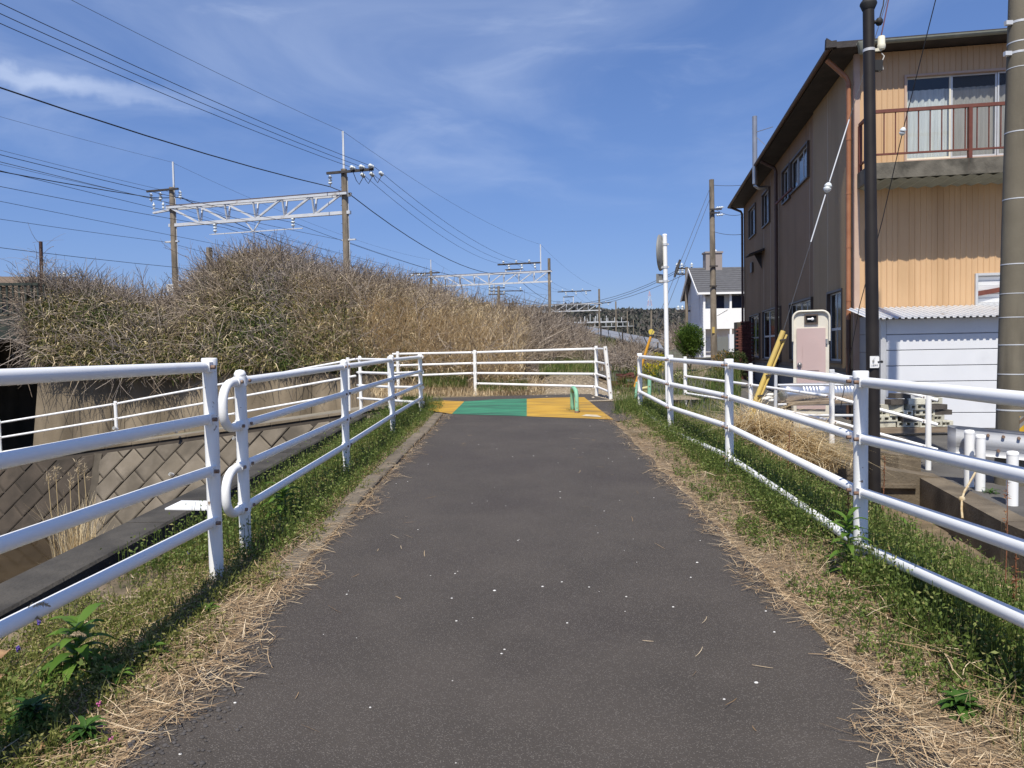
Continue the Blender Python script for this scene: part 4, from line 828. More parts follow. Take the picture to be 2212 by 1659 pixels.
# ---------------------------------------------------------------- workshop house on the right
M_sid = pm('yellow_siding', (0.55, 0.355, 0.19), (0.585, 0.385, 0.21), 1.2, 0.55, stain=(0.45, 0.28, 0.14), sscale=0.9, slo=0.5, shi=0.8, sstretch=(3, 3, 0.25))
M_side = pm('shade_brown_side_siding', (0.30, 0.185, 0.095), (0.33, 0.205, 0.11), 1.0, 0.55, stain=(0.25, 0.15, 0.075), sscale=0.8, sstretch=(3, 3, 0.2))  # side siding: the wall's shade is put into its brown and olive colours
M_side2 = pm('shade_olive_side_siding', (0.38, 0.265, 0.14), (0.41, 0.285, 0.155), 1.0, 0.55, stain=(0.32, 0.22, 0.115), sscale=0.8, sstretch=(3, 3, 0.2))
M_trim = pm('pinkish_trim', (0.50, 0.36, 0.27), (0.46, 0.32, 0.24), 4, 0.5)
M_roof = pm('dark_roof', (0.030, 0.026, 0.026), (0.05, 0.042, 0.04), 4, 0.75, bump=0.3)
M_copper = pm('copper_brown_pipe', (0.30, 0.125, 0.06), (0.36, 0.16, 0.08), 5, 0.42)
M_brownp = pm('dark_brown_pipe', (0.085, 0.045, 0.032), (0.11, 0.06, 0.042), 5, 0.5)
M_gut = pm('grey_green_gutter', (0.26, 0.27, 0.22), (0.21, 0.22, 0.18), 5, 0.5)
M_redrail = pm('red_brown_rail', (0.125, 0.035, 0.022), (0.165, 0.05, 0.03), 9, 0.6)
M_slab = pm('mossy_balcony_slab', (0.10, 0.09, 0.072), (0.165, 0.15, 0.12), 4, 0.95, bump=0.5, bscale=25, stain=(0.05, 0.046, 0.036), sscale=3)
M_alu = pm('aluminium_frame', (0.56, 0.56, 0.55), (0.62, 0.62, 0.61), 4, 0.4, metal=0.3)
M_bronze = pm('bronze_frame', (0.085, 0.06, 0.045), (0.11, 0.08, 0.06), 4, 0.45)
M_cream = pm('cream_frame', (0.74, 0.70, 0.56), (0.68, 0.64, 0.52), 5, 0.4)
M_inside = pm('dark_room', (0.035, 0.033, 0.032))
M_found = pm('grey_foundation', (0.16, 0.155, 0.15), (0.21, 0.205, 0.195), 2, 0.9, bump=0.2)
def glassmat(name, tint, base_r=0.06):
    mt = bpy.data.materials.new(name); mt.use_nodes = True; N = mt.node_tree.nodes; L = mt.node_tree.links; N.remove(N['Principled BSDF'])
    tr = N.new('ShaderNodeBsdfTransparent'); tr.inputs[0].default_value = (*tint, 1); gl = N.new('ShaderNodeBsdfGlossy'); gl.inputs['Roughness'].default_value = base_r
    fz = N.new('ShaderNodeLayerWeight'); fz.inputs[0].default_value = 0.5; pw3 = N.new('ShaderNodeMath'); pw3.operation = 'POWER'; pw3.inputs[1].default_value = 3.0; L.new(fz.outputs['Facing'], pw3.inputs[0]); ad = N.new('ShaderNodeMath'); ad.operation = 'MULTIPLY_ADD'; ad.inputs[1].default_value = 0.7; ad.inputs[2].default_value = 0.07; L.new(pw3.outputs[0], ad.inputs[0])
    ms = N.new('ShaderNodeMixShader'); L.new(ad.outputs[0], ms.inputs[0]); L.new(tr.outputs[0], ms.inputs[1]); L.new(gl.outputs[0], ms.inputs[2]); L.new(ms.outputs[0], N['Material Output'].inputs[0]); return mt
M_glass = glassmat('window_glass', (0.86, 0.9, 0.9)); M_screen = glassmat('insect_screen', (0.62, 0.62, 0.60), 0.5)
M_curt = pm('white_curtain', (0.72, 0.72, 0.70), (0.60, 0.60, 0.59), 3, 0.9, stretch=(8, 8, 0.5))

def pol(px, Y): d = ray(px, 800); return Vector((d.x / d.y * Y, Y, 0))
Hc = pol(1848, 16.5); hv = ray(1380, 755); e2 = Vector((hv.x / hv.y, 1, 0)).normalized(); e1 = Vector((e2.y, -e2.x, 0)); UZ = Vector((0, 0, 1))
GZ = -0.24
def H(u, d, z): return Hc + e1 * u + e2 * d + UZ * z
def fu(px, py, d=0.0): q = onplane(px, py, H(0, d, 0), e2) - Hc; return q.dot(e1), q.z       # on a plane parallel to the front
def su(px, py, u=0.0): q = onplane(px, py, H(u, 0, 0), e1) - Hc; return q.dot(e2), q.z       # on a plane parallel to the side
hs = thing('workshop_house', 'two storey house with yellow ribbed siding and a red brown balcony', 'house', H(0, 0, GZ))
def ribwall(f, n, u0, u1, z0, z1, holes, pitch, rw, rd):
    us = sorted({u0, u1, *[h[0] for h in holes if u0 < h[0] < u1], *[h[1] for h in holes if u0 < h[1] < u1]}); zs = sorted({z0, z1, *[h[2] for h in holes], *[h[3] for h in holes]})
    zs = [z for z in zs if z0 <= z <= z1]; b = MB()
    for a, c in zip(us, us[1:]):
        pr = [(a, 0.0)]; k = math.ceil((a + 1e-6 - u0) / pitch)
        while u0 + k * pitch + rw < c:
            s = u0 + k * pitch
            if s > a + 0.002: pr += [(s, 0), (s + rw * 0.25, rd), (s + rw * 0.75, rd), (s + rw, 0)]
            k += 1
        pr.append((c, 0.0))
        for z_, y_ in zip(zs, zs[1:]):
            if any(h[0] <= a + 1e-4 and h[1] >= c - 1e-4 and h[2] <= z_ + 1e-4 and h[3] >= y_ - 1e-4 for h in holes): continue
            vs = [f(s, z_) + n * o_ for s, o_ in pr] + [f(s, y_) + n * o_ for s, o_ in pr]; m_ = len(pr)
            b.add(vs, [(i, i + 1, m_ + i + 1, m_ + i) for i in range(m_ - 1)])
    return b
def window(f, n, u0, u1, z0, z1, fm, panes, parent, inset=0.05, fw=0.045, trans=None, glass=None, glasses=None, curtain=False, outer=None, back=True, fms=None):
    w = MB()
    for a, c, d_, e_ in ((u0, u1, z0, z0 + fw), (u0, u1, z1 - fw, z1), (u0, u0 + fw, z0 + fw, z1 - fw), (u1 - fw, u1, z0 + fw, z1 - fw)):
        w.obox((f(a, d_) + f(c, e_)) / 2 - n * (inset - 0.03), (f(c, d_) - f(a, d_)) / 2, n * 0.055, UZ * (e_ - d_) / 2)
    wo_ = w.build('window', outer or fm, parent)
    iu0, iu1, iz0, iz1 = u0 + fw, u1 - fw, z0 + fw, z1 - fw; pw = (iu1 - iu0) / panes
    for i in range(panes):
        a, c = iu0 + pw * i, iu0 + pw * (i + 1); s = MB(); sw = 0.035; off = inset + 0.015 * (i % 2); g = 0.004
        for aa, cc, dd, ee in ((a + g, c - g, iz0 + g, iz0 + sw * 1.5), (a + g, c - g, iz1 - sw, iz1 - g), (a + g, a + sw, iz0 + sw * 1.5, iz1 - sw), (c - sw, c - g, iz0 + sw * 1.5, iz1 - sw)):
            s.obox((f(aa, dd) + f(cc, ee)) / 2 - n * off, (f(cc, dd) - f(aa, dd)) / 2, n * 0.012, UZ * (ee - dd) / 2)
        if trans: s.obox((f(a + sw, trans) + f(c - sw, trans)) / 2 - n * off, (f(c - sw, trans) - f(a + sw, trans)) / 2, n * 0.012, UZ * 0.03)
        s.build('sash', (fms[i] if fms else fm), wo_)
        p_ = MB(); p_.quad(f(a + sw * 0.8, iz0 + sw) - n * off, f(c - sw * 0.8, iz0 + sw) - n * off, f(c - sw * 0.8, iz1 - sw * 0.8) - n * off, f(a + sw * 0.8, iz1 - sw * 0.8) - n * off); p_.build('pane', (glasses[i] if glasses else M_glass), wo_)
        if curtain:
            c_ = MB(); K = 36; zt_ = iz1 - 0.24; pr = [(a + (c - a) * k / K, 0.025 * math.sin(k * 1.15 + i) + 0.012 * math.sin(k * 2.7)) for k in range(K + 1)]
            vs = [f(q, iz0 + 0.03) - n * (0.16 + o_) for q, o_ in pr] + [f(q, zt_) - n * (0.16 + o_ * 0.7) for q, o_ in pr]
            c_.add(vs, [(k, k + 1, K + 2 + k, K + 1 + k) for k in range(K)], True); c_.build('curtain', M_curt, wo_)
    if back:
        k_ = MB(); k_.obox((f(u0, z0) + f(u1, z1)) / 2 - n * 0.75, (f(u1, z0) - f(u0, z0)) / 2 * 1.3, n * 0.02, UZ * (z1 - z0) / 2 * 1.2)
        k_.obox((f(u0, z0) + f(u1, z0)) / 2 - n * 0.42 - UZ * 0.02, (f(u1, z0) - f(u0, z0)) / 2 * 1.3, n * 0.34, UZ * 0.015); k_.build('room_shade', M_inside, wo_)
    return wo_
n_f = -e2; n_s = -e1; ff = lambda u, z: H(u, 0, z); fs = lambda d, z: H(0, d, z)
ZE = fu(1848, 118)[1]                                          # eave height
ua, zt1 = fu(1953, 163); _, zb1 = fu(1953, 352); ub = fu(2262, 330)[0]
lu0, lz1 = fu(2105, 591); lu1 = fu(2290, 600)[0]; lz0 = fu(2110, 672)[1]
W_F = 9.4; DEP = 17.6
hole1 = (ua, ub, zb1, zt1); hole2 = (lu0, lu1, lz0, lz1)
ribwall(ff, n_f, 0.06, W_F, GZ, ZE, [hole1, hole2], 0.112, 0.03, 0.014).build('front_wall', M_sid, hs)
window(ff, n_f, ua, ub, zb1, zt1, M_alu, 3, hs, curtain=True, outer=M_trim, glasses=[M_glass, M_screen, M_screen], fms=[M_cream, M_alu, M_alu])
w_ = MB(); 
wo_ = None
lt_ = MB(); k = 0; z = lz0
lv = MB()
for a, c, d_, e_ in ((lu0, lu1, lz1 - 0.05, lz1), (lu0, lu0 + 0.05, lz0, lz1 - 0.05)): lv.obox((ff(a, d_) + ff(c, e_)) / 2 + n_f * 0.01, (ff(c, d_) - ff(a, d_)) / 2, n_f * 0.05, UZ * (e_ - d_) / 2)
lvo = lv.build('louvre_window', M_alu, hs)
while z < lz1 - 0.05:
    s = MB(); s.obox(ff((lu0 + lu1) / 2, z + 0.04) - n_f * 0.04, (ff(lu1, z) - ff(lu0 + 0.05, z)) / 2, n_f * 0.006, (UZ * 0.043 + n_f * 0.012)); s.build('slat', M_white, lvo); z += 0.09
s = MB(); s.bar(ff(lu0 + 0.03, lz0 + 0.36) + n_f * 0.03, ff(lu1, lz0 + 0.62) + n_f * 0.03, 0.04, 0.10); s.build('plank', M_redrail, lvo)
# side wall: nearer olive part, farther brown part, shade put into both colours
ds, _ = su(1757, 500)
Hs = []
def swin(px0, px1, py0, py1, panes, fm, tr=None, **kw):
    """window on the side wall from its near edge px1 and far edge px0; heights read at the near edge"""
    d0, _ = su(px1, (py0 + py1) / 2); d1, _ = su(px0, (py0 + py1) / 2); z1 = su(px1, py0)[1]; z0 = su(px1, py1)[1]; Hs.append((d0, d1, z0, z1, panes, fm, tr))
swin(1708, 1746, 303, 383, 3, M_alu); swin(1690, 1706, 351, 428, 2, M_alu); swin(1647, 1662, 402, 480, 2, M_alu); swin(1618, 1632, 437, 505, 2, M_alu)
swin(1788, 1821, 622, 786, 2, M_alu, 0.42); swin(1706, 1754, 641, 783, 4, M_alu, 0.42); swin(1648, 1686, 660, 780, 3, M_alu, 0.42); swin(1620, 1641, 676, 775, 2, M_alu, 0.42)
hol = [h[:4] for h in Hs]; ZF = su(1830, 800)[1] - 0.02
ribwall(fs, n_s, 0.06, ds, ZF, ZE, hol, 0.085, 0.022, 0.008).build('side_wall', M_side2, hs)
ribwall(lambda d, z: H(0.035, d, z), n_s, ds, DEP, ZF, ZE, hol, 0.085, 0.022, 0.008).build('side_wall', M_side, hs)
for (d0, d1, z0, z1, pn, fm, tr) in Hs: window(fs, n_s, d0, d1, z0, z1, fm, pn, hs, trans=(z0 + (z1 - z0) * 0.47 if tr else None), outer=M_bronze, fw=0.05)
b = MB(); b.obox(H(0.04, DEP / 2, (ZF + GZ) / 2 - 0.15), e1 * 0.035, e2 * DEP / 2, UZ * ((ZF - GZ) / 2 + 0.15)); b.build('foundation', M_found, hs)
b = MB(); b.obox(H(0.0, DEP / 2, ZF + 0.03), e1 * 0.03, e2 * DEP / 2, UZ * 0.03); b.build('sill_band', M_bronze, hs)
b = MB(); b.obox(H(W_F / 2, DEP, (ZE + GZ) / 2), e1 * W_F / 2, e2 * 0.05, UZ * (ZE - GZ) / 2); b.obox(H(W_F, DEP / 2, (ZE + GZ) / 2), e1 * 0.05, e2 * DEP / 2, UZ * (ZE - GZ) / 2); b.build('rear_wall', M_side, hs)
b = MB(); b.obox(H(0.02, 0.02, (ZE + GZ) / 2), e1 * 0.055, e2 * 0.055, UZ * (ZE - GZ) / 2); b.build('corner_trim', M_trim, hs)
# roof: low hip with overhang, soffit, gutters
oh = 0.42; os_ = 0.55; b = MB(); c4 = [H(-os_, -oh, ZE + 0.02), H(W_F + 0.4, -oh, ZE + 0.02), H(W_F + 0.4, DEP + 0.5, ZE + 0.02), H(-os_, DEP + 0.5, ZE + 0.02)]
tp4 = [p_ + UZ * 0.13 for p_ in c4]; r0 = H(W_F / 2, 4.6, ZE + 1.15); r1_ = H(W_F / 2, DEP - 4.6, ZE + 1.15)
b.add(c4 + tp4 + [r0, r1_], [(3, 2, 1, 0), (0, 1, 5, 4), (1, 2, 6, 5), (2, 3, 7, 6), (3, 0, 4, 7), (4, 5, 8), (5, 6, 9, 8), (6, 7, 9), (7, 4, 8, 9)]); b.build('roof', M_roof, hs)
def halfpipe(p0, p1, r_):
    b = MB(); d = (p1 - p0).normalized(); s = d.cross(UZ).normalized(); pts = []
    for p_ in (p0, p1):
        for k in range(9): a = math.pi * k / 8; pts.append(p_ + s * math.cos(a) * r_ - UZ * math.sin(a) * r_)
        for k in range(8, -1, -1): a = math.pi * k / 8; pts.append(p_ + s * math.cos(a) * (r_ - 0.008) - UZ * math.sin(a) * (r_ - 0.008))
    b.add(pts, [(k, k + 1, 18 + k + 1, 18 + k) for k in range(17)] + [(17, 0, 18, 35)]); return b
halfpipe(H(-0.1, -oh - 0.075, ZE + 0.07), H(W_F + 0.4, -oh - 0.075, ZE + 0.09), 0.07).build('gutter', M_gut, hs)
halfpipe(H(-os_ - 0.06, DEP + 0.3, ZE + 0.06), H(-os_ - 0.06, -oh, ZE + 0.08), 0.06).build('gutter', M_brownp, hs)
b = MB(); b.lathe(H(0.0, -oh - 0.08, ZE - 0.18), [(0.05, 0), (0.08, 0.02), (0.095, 0.16), (0.11, 0.2), (0.11, 0.24)], 10); b.build('gutter_hopper', M_gut, hs)
b = MB(); b.prism([H(-os_ - 0.16, -oh - 0.06, ZE + 0.02), H(-os_ + 0.06, -oh - 0.06, ZE + 0.02), H(-os_ + 0.05, -oh - 0.06, ZE + 0.16), H(-os_ - 0.05, -oh - 0.06, ZE + 0.15), H(-os_ - 0.15, -oh - 0.06, ZE + 0.22)], e2 * 0.14); b.build('ridge_end_tile', M_roof, hs)
# downspouts
def spout(d, off, r_, mat, zb, zt, top=None):
    b = MB(); b.tube([H(-off, d, zb), H(-off, d, zt)] + ([] if top is None else [H(-off - 0.05, d, zt + 0.12), H(-os_ - 0.02, d - 0.02, ZE - 0.04)]), r_, 12); o = b.build('downspout', mat, hs)
    for z in np.arange(zb + 0.4, zt, 1.15): c_ = MB(); c_.cyl(H(-off, d, z), H(-off, d, z + 0.035), r_ * 1.14, n=12); c_.build('clip', mat, o)
spout(0.10, 0.12, 0.052, M_copper, fu(1838, 690)[1], ZE - 0.55, 1); spout(0.10, 0.12, 0.049, M_brownp, GZ, fu(1838, 690)[1], None)
d_, _ = su(1683, 600); spout(d_, 0.09, 0.055, M_brownp, GZ, ZE - 0.4, 1); spout(DEP - 0.15, 0.09, 0.05, M_brownp, GZ, ZE - 0.35, 1)
b = MB(); b.tube([H(-0.06, 0.28, GZ + 0.9), H(-0.06, 0.28, ZE - 1.3)], 0.014, 6); b.build('cable_conduit', M_brownp, hs)
# stainless flue on the far half of the side wall
M_steel = pm('stainless', (0.42, 0.40, 0.38), (0.5, 0.48, 0.46), 3, 0.3, metal=0.7)
fd, fz = su(1657, 390); d2, z2 = su(1632, 388, -0.6); zt_ = su(1631, 252, -0.6)[1]
b = MB(); b.tube([H(-0.02, fd, fz - 0.25), H(-0.30, fd, fz - 0.25), H(-0.42, fd, fz - 0.15), H(-0.42, fd + 0.05, fz), H(-0.60, d2, fz + 0.05)], 0.07, 10); b.tube([H(-0.62, d2, z2 - 0.15), H(-0.62, d2, zt_)], 0.085, 12); b.build('flue_pipe', M_steel, hs)
b = MB(); b.bar(H(-0.62, d2, z2 + 1.6), H(-0.1, d2 - 0.5, z2 + 1.62), 0.02, 0.02); b.bar(H(-0.62, d2, z2 + 1.5), H(-0.1, d2 - 0.2, z2 + 0.9), 0.02, 0.02); b.build('flue_stay', M_steel, hs)
ad, az = su(1646, 552); b = MB(); b.prism([H(0, ad - 0.55, az + 0.22), H(-0.55, ad - 0.55, az + 0.02), H(-0.55, ad - 0.55, az - 0.02), H(0, ad - 0.55, az + 0.14)], e2 * 1.1); b.prism([H(-0.02, ad - 0.1, az - 0.5), H(-0.02, ad - 0.1, az + 0.1), H(-0.3, ad - 0.1, az + 0.05)], e2 * 0.06); b.build('awning', M_roof, hs)
vd, vz = su(1625, 578); b = MB(); b.obox(H(-0.03, vd, vz), e1 * 0.03, e2 * 0.22, UZ * 0.2); b.build('vent', M_bronze, hs)
pd_, pz_ = su(1705, 425); b = MB(); b.bar(H(-0.05, pd_ - 0.7, pz_ + 0.12), H(-0.3, pd_ + 0.6, pz_ - 0.1), 0.05, 0.05); b.build('red_bracket', M_redrail, hs)
# balcony
BD = 1.0; zs0 = fu(1890, 386, -BD)[1]; zs1 = fu(1890, 352, -BD)[1]; bu0 = 0.02; bu1 = fu(2250, 380, -BD)[0] + 1.2
b = MB(); b.obox(H((bu0 + bu1) / 2, -BD / 2 - 0.01, (zs0 + zs1) / 2), e1 * (bu1 - bu0) / 2, e2 * (BD / 2 - 0.02), UZ * (zs1 - zs0) / 2); b.build('balcony_slab', M_slab, hs)
b = MB(); K = int((bu1 - bu0) / 0.26)
for k in range(K): u_ = bu0 + 0.05 + k * 0.26; b.add([H(u_, -BD - 0.03, zs0 - 0.005), H(u_ + 0.13, -BD - 0.03, zs0 - 0.05), H(u_ + 0.26, -BD - 0.03, zs0 - 0.005), H(u_, 0.0, zs0 - 0.005), H(u_ + 0.13, 0.0, zs0 - 0.05), H(u_ + 0.26, 0.0, zs0 - 0.005)], [(0, 1, 4, 3), (1, 2, 5, 4)])
b.build('corrugated_soffit', M_gut, hs)
zr1 = fu(1895, 240, -BD)[1]; zr0 = fu(1895, 333, -BD)[1]; y_f = -BD + 0.05
def rbar(a, c, w, h, nm): b = MB(); b.bar(a, c, w, h); return b.build(nm, M_redrail, hs)
rbar(H(bu0 + 0.05, y_f, zr1), H(bu1 - 0.05, y_f, zr1), 0.055, 0.065, 'balcony_top_rail'); rbar(H(bu0 + 0.05, y_f, zr0), H(bu1 - 0.05, y_f, zr0), 0.04, 0.035, 'balcony_bottom_rail')
rbar(H(bu0 + 0.05, 0.0, zr1), H(bu0 + 0.05, y_f - 0.0, zr1), 0.055, 0.06, 'balcony_top_rail'); rbar(H(bu0 + 0.05, 0.0, zr0), H(bu0 + 0.05, y_f, zr0), 0.04, 0.035, 'balcony_bottom_rail')
for u_ in (bu0 + 0.05, fu(2095, 300, y_f)[0], fu(2095, 300, y_f)[0] + 2.0):
    rbar(H(u_, y_f, zs1 - 0.25), H(u_, y_f, zr1 - 0.03), 0.07, 0.07, 'balcony_post')
rbar(H(bu0 + 0.05, -0.06, zs1 - 0.2), H(bu0 + 0.05, -0.06, zr1 - 0.03), 0.07, 0.07, 'balcony_post')
sp = (fu(2000, 290, y_f)[0] - fu(1975, 290, y_f)[0]); u_ = bu0 + 0.05 + sp
while u_ < bu1 - 0.1: rbar(H(u_, y_f, zr0 + 0.017), H(u_, y_f, zr1 - 0.032), 0.018, 0.018, 'baluster'); u_ += sp
for k in range(1, 5): rbar(H(bu0 + 0.05, y_f + 0.19 * k, zr0 + 0.017), H(bu0 + 0.05, y_f + 0.19 * k, zr1 - 0.03), 0.018, 0.018, 'baluster')

# ---------------------------------------------------------------- lean-to garage
GD = -1.4; gu0 = fu(1906, 850, GD)[0]; gz0 = fu(1990, 926, GD)[1]; gz1 = fu(1906, 690, GD)[1]; gu1 = gu0 + 4.6
gs = thing('lean_to_shed', 'white panelled lean-to shed with a corrugated roof against the yellow house', 'shed', H(gu0, GD, gz0))
M_pan = pm('white_steel_panel', (0.70, 0.71, 0.73), (0.74, 0.75, 0.765), 1.5, 0.5, stain=(0.60, 0.61, 0.63), sscale=1.5, slo=0.55, shi=0.8)
M_tile = pm('grey_wall_tile', (0.40, 0.40, 0.40), (0.46, 0.46, 0.45), 3, 0.6)
zs = [fu(1990, y_, GD)[1] for y_ in (692, 739, 794, 844, 880 - 0, 903)]
zs = [gz1]; st = (gz1 - gz0) / 7.0
for k in range(7):
    a = gz1 - st * k; c = a - st + 0.010; b = MB(); e = 0.008; dp = 0.03
    q = lambda u, z, o_: H(u, GD - o_, z)
    b.add([q(gu0 + 0.06, c, 0), q(gu1, c, 0), q(gu1, a, 0), q(gu0 + 0.06, a, 0), q(gu0 + 0.06 + e, c + e, 0.022), q(gu1 - e, c + e, 0.022), q(gu1 - e, a - e, 0.022), q(gu0 + 0.06 + e, a - e, 0.022)], [(0, 1, 5, 4), (1, 2, 6, 5), (2, 3, 7, 6), (3, 0, 4, 7), (4, 5, 6, 7)]); b.build('door_panel', M_pan, gs)
b = MB(); b.obox(H((gu0 + gu1) / 2, GD + 0.05, (gz0 + gz1) / 2), e1 * (gu1 - gu0) / 2, e2 * 0.045, UZ * (gz1 - gz0) / 2); b.build('door_backing', pm('panel_gap_grey', (0.2, 0.2, 0.21)), gs)
b = MB(); b.obox(H(gu0, GD + 0.0, (gz0 + gz1) / 2), e1 * 0.05, e2 * 0.06, UZ * (gz1 - gz0) / 2); b.build('door_jamb', M_alu, gs)
for i in range(6):
    for j in range(2):
        b = MB(); hh = (gz1 - gz0 + 0.1) / 6; b.obox(H(gu0 - 0.03, GD + 0.38 + j * 0.66, gz0 + hh * (i + 0.5)), e1 * 0.03, e2 * 0.325, UZ * (hh / 2 - 0.004)); b.build('side_tile', M_tile, gs)
b = MB(); b.obox(H(gu0 + 0.02, GD / 2, (gz0 + gz1) / 2), e1 * 0.02, e2 * -GD / 2 * 0.98, UZ * (gz1 - gz0) / 2); b.build('side_core', M_found, gs)
zr_f = fu(1990, 690, GD - 0.3)[1] + 0.02; zr_b = zr_f + 0.28; b = MB(); K = int((gu1 - gu0 + 0.4) / 0.115)
pr = []
for k in range(K): u_ = gu0 - 0.32 + k * 0.115; pr += [(u_, 0.0), (u_ + 0.05, 0.0), (u_ + 0.062, 0.03), (u_ + 0.098, 0.03), (u_ + 0.11, 0)]
m_ = len(pr); vs = []
for d_, z_ in ((GD - 0.32, zr_f), (-0.02, zr_b)):
    for o_ in (0, 0.004): vs += [H(u_, d_, z_ + h_ + o_) for u_, h_ in pr]
b.add(vs, [(m_ + i, m_ + i + 1, 3 * m_ + i + 1, 3 * m_ + i) for i in range(m_ - 1)] + [(i + 1, i, 2 * m_ + i, 2 * m_ + i + 1) for i in range(m_ - 1)] + [(i, i + 1, m_ + i + 1, m_ + i) for i in range(m_ - 1)])
b.build('corrugated_roof', M_galv, gs)

# ---------------------------------------------------------------- portable toilet
M_bone = pm('bone_plastic', (0.70, 0.66, 0.56), (0.64, 0.60, 0.51), 3, 0.45, stain=(0.55, 0.50, 0.42), sscale=3, slo=0.6, shi=0.8)
M_pink = pm('faded_pink_plastic', (0.50, 0.37, 0.345), (0.55, 0.42, 0.39), 1.6, 0.5)
TY = 15.3; tl = at(1711, 750, TY); trr = at(1793, 750, TY); tz1 = at(1752, 670, TY).z; tz0 = -0.3; tw = (trr - tl); tc_ = Vector(((tl.x + trr.x) / 2, TY, 0)); ty_ = tc_.normalized(); tx = Vector((ty_.y, -ty_.x, 0)); W2 = tw.length / 2 * 0.93
to = thing('portable_toilet', 'cream portable toilet cubicle with a faded pink door', 'portable toilet', tc_ + UZ * tz0)
T = lambda u, d, z: tc_ + tx * u + ty_ * d + UZ * z
def rrect(w, z0, z1, r_, k=5):
    pts = [(-w, z0), (w, z0)]
    for i in range(k + 1): a = math.pi / 2 * i / k; pts.append((w - r_ + r_ * math.cos(a), z1 - r_ + r_ * math.sin(a)))
    for i in range(k + 1): a = math.pi / 2 * i / k; pts.append((-w + r_ - r_ * math.sin(a), z1 - r_ + r_ * math.cos(a)))
    return pts
b = MB(); b.prism([T(u, 0, z) for u, z in rrect(W2 - 0.02, tz0, tz1 - 0.02, 0.14)], ty_ * 0.85); b.build('body', M_bone, to)
b = MB(); o_ = rrect(W2 + 0.005, tz1 - 0.62, tz1, 0.16, 7)[1:]; i_ = rrect(W2 - 0.03, tz1 - 0.62, tz1 - 0.04, 0.13, 7)[1:]
o_.append((-W2 - 0.005, tz1 - 0.62)); i_.append((-W2 + 0.03, tz1 - 0.62)); m_ = len(o_); vs = [T(u, -0.05, z) for u, z in o_] + [T(u, -0.05, z) for u, z in i_] + [T(u, 0.3, z) for u, z in o_] + [T(u, 0.0, z) for u, z in i_]
b.add(vs, [(i, i + 1, m_ + i + 1, m_ + i) for i in range(m_ - 1)] + [(i + 1, i, 2 * m_ + i, 2 * m_ + i + 1) for i in range(m_ - 1)] + [(m_ + i, m_ + i + 1, 3 * m_ + i + 1, 3 * m_ + i) for i in range(m_ - 1)], True); b.build('hood', M_bone, to)
def tz(py): return at(1752, py, TY).z
def tu(px): return (px - 1752) / FPX * TY
dz1, dz0 = tz(709), tz(846) - 0.35; b = MB(); b.prism([T(tu(1723), -0.002, dz0), T(tu(1781), -0.002, dz0), T(tu(1781), -0.002, dz1), T(tu(1723), -0.002, dz1)], ty_ * -0.03); dr = b.build('door', M_pink, to)
b = MB(); arch = [(tu(1735), tz(760))] + [(tu(1751) + (tu(1768) - tu(1735)) / 2 * -math.cos(math.pi * k / 10), tz(742) + 0.14 * math.sin(math.pi * k / 10)) for k in range(11)] + [(tu(1768), tz(800)), (tu(1735), tz(800))]
b.prism([T(u, -0.032, z) for u, z in arch], ty_ * -0.012); b.build('door_panel', M_pink, dr)
b = MB(); q = T(tu(1729), -0.03, tz(787)); b.tube([q, q - ty_ * 0.035], 0.045, 12); b.sph(q - ty_ * 0.06, 0.032, 10); b.build('knob', M_steel, dr)
b = MB(); b.obox(T(tu(1783), -0.02, tz(738)), tx * 0.02, ty_ * 0.02, UZ * 0.05); b.build('hinge', M_steel, to)
b = MB(); u0_, u1_, z0_, z1_ = tu(1742), tu(1763), tz(697), tz(682)
for a, c, d_, e_ in ((u0_ - .03, u1_ + .03, z1_, z1_ + .03), (u0_ - .03, u1_ + .03, z0_ - .03, z0_), (u0_ - .03, u0_, z0_, z1_), (u1_, u1_ + .03, z0_, z1_)): b.obox(T((a + c) / 2, -0.012, (d_ + e_) / 2), tx * (c - a) / 2, ty_ * 0.025, UZ * (e_ - d_) / 2)
b.build('vent_frame', M_bronze, to); b = MB(); b.obox(T((u0_ + u1_) / 2, -0.002, (z0_ + z1_) / 2), tx * (u1_ - u0_) / 2, ty_ * 0.004, UZ * (z1_ - z0_) / 2); b.build('vent_opening', M_ink, to)
b = MB(); q = T((u0_ + u1_) / 2, -0.03, (z0_ + z1_) / 2); b.sph(q + tx * 0.02, 0.035, 8); b.cyl(q - tx * 0.07, q + tx * 0.0, 0.018, n=8); b.build('light_bulb', M_plate, to)

# ---------------------------------------------------------------- frame with tank, blocks
TK = 13.6; t = thing('pipe_rack', 'rough rack of scaffold pipes and planks carrying the metal tank', 'rack', at(1790, 905, TK)); zk = at(1790, 905, TK).z
for (a, c, d_, r_) in (((1676, 807), (1674, 880), 0, 0.03),): b = MB(); b.cyl(at(*a, TK), Vector((at(*c, TK).x, TK, -0.3)), r_, n=10); b.build('upright', M_galv, t)
for (a, c, r_) in (((1680, 832), (1866, 831), 0.022), ((1680, 874), (1866, 872), 0.022), ((1676, 897), (1875, 898), 0.028)): b = MB(); b.cyl(at(*a, TK), at(*c, TK), r_, n=8); b.build('rack_pipe', M_galv, t)
M_wood = pm('grey_timber', (0.20, 0.15, 0.10), (0.27, 0.21, 0.15), 6, 0.9, stretch=(1, 6, 6))
b = MB(); q = at(1690, 871, TK + 0.2); q2 = at(1866, 863, TK + 0.2); b.bar(q, q2, 0.6, 0.05); b.build('plank', M_wood, t)
for px in (1848, 1700): b = MB(); b.bar(at(px, 873, TK + 0.1), Vector((at(px, 873, TK + 0.1).x, TK + 0.1, -0.32)), 0.12, 0.09); b.build('timber_leg', M_wood, t)
b = MB(); q = at(1688, 851, TK + 0.3); q2 = at(1868, 845, TK + 0.5); d_ = (q2 - q); L_ = d_.length; rr_ = 0.19
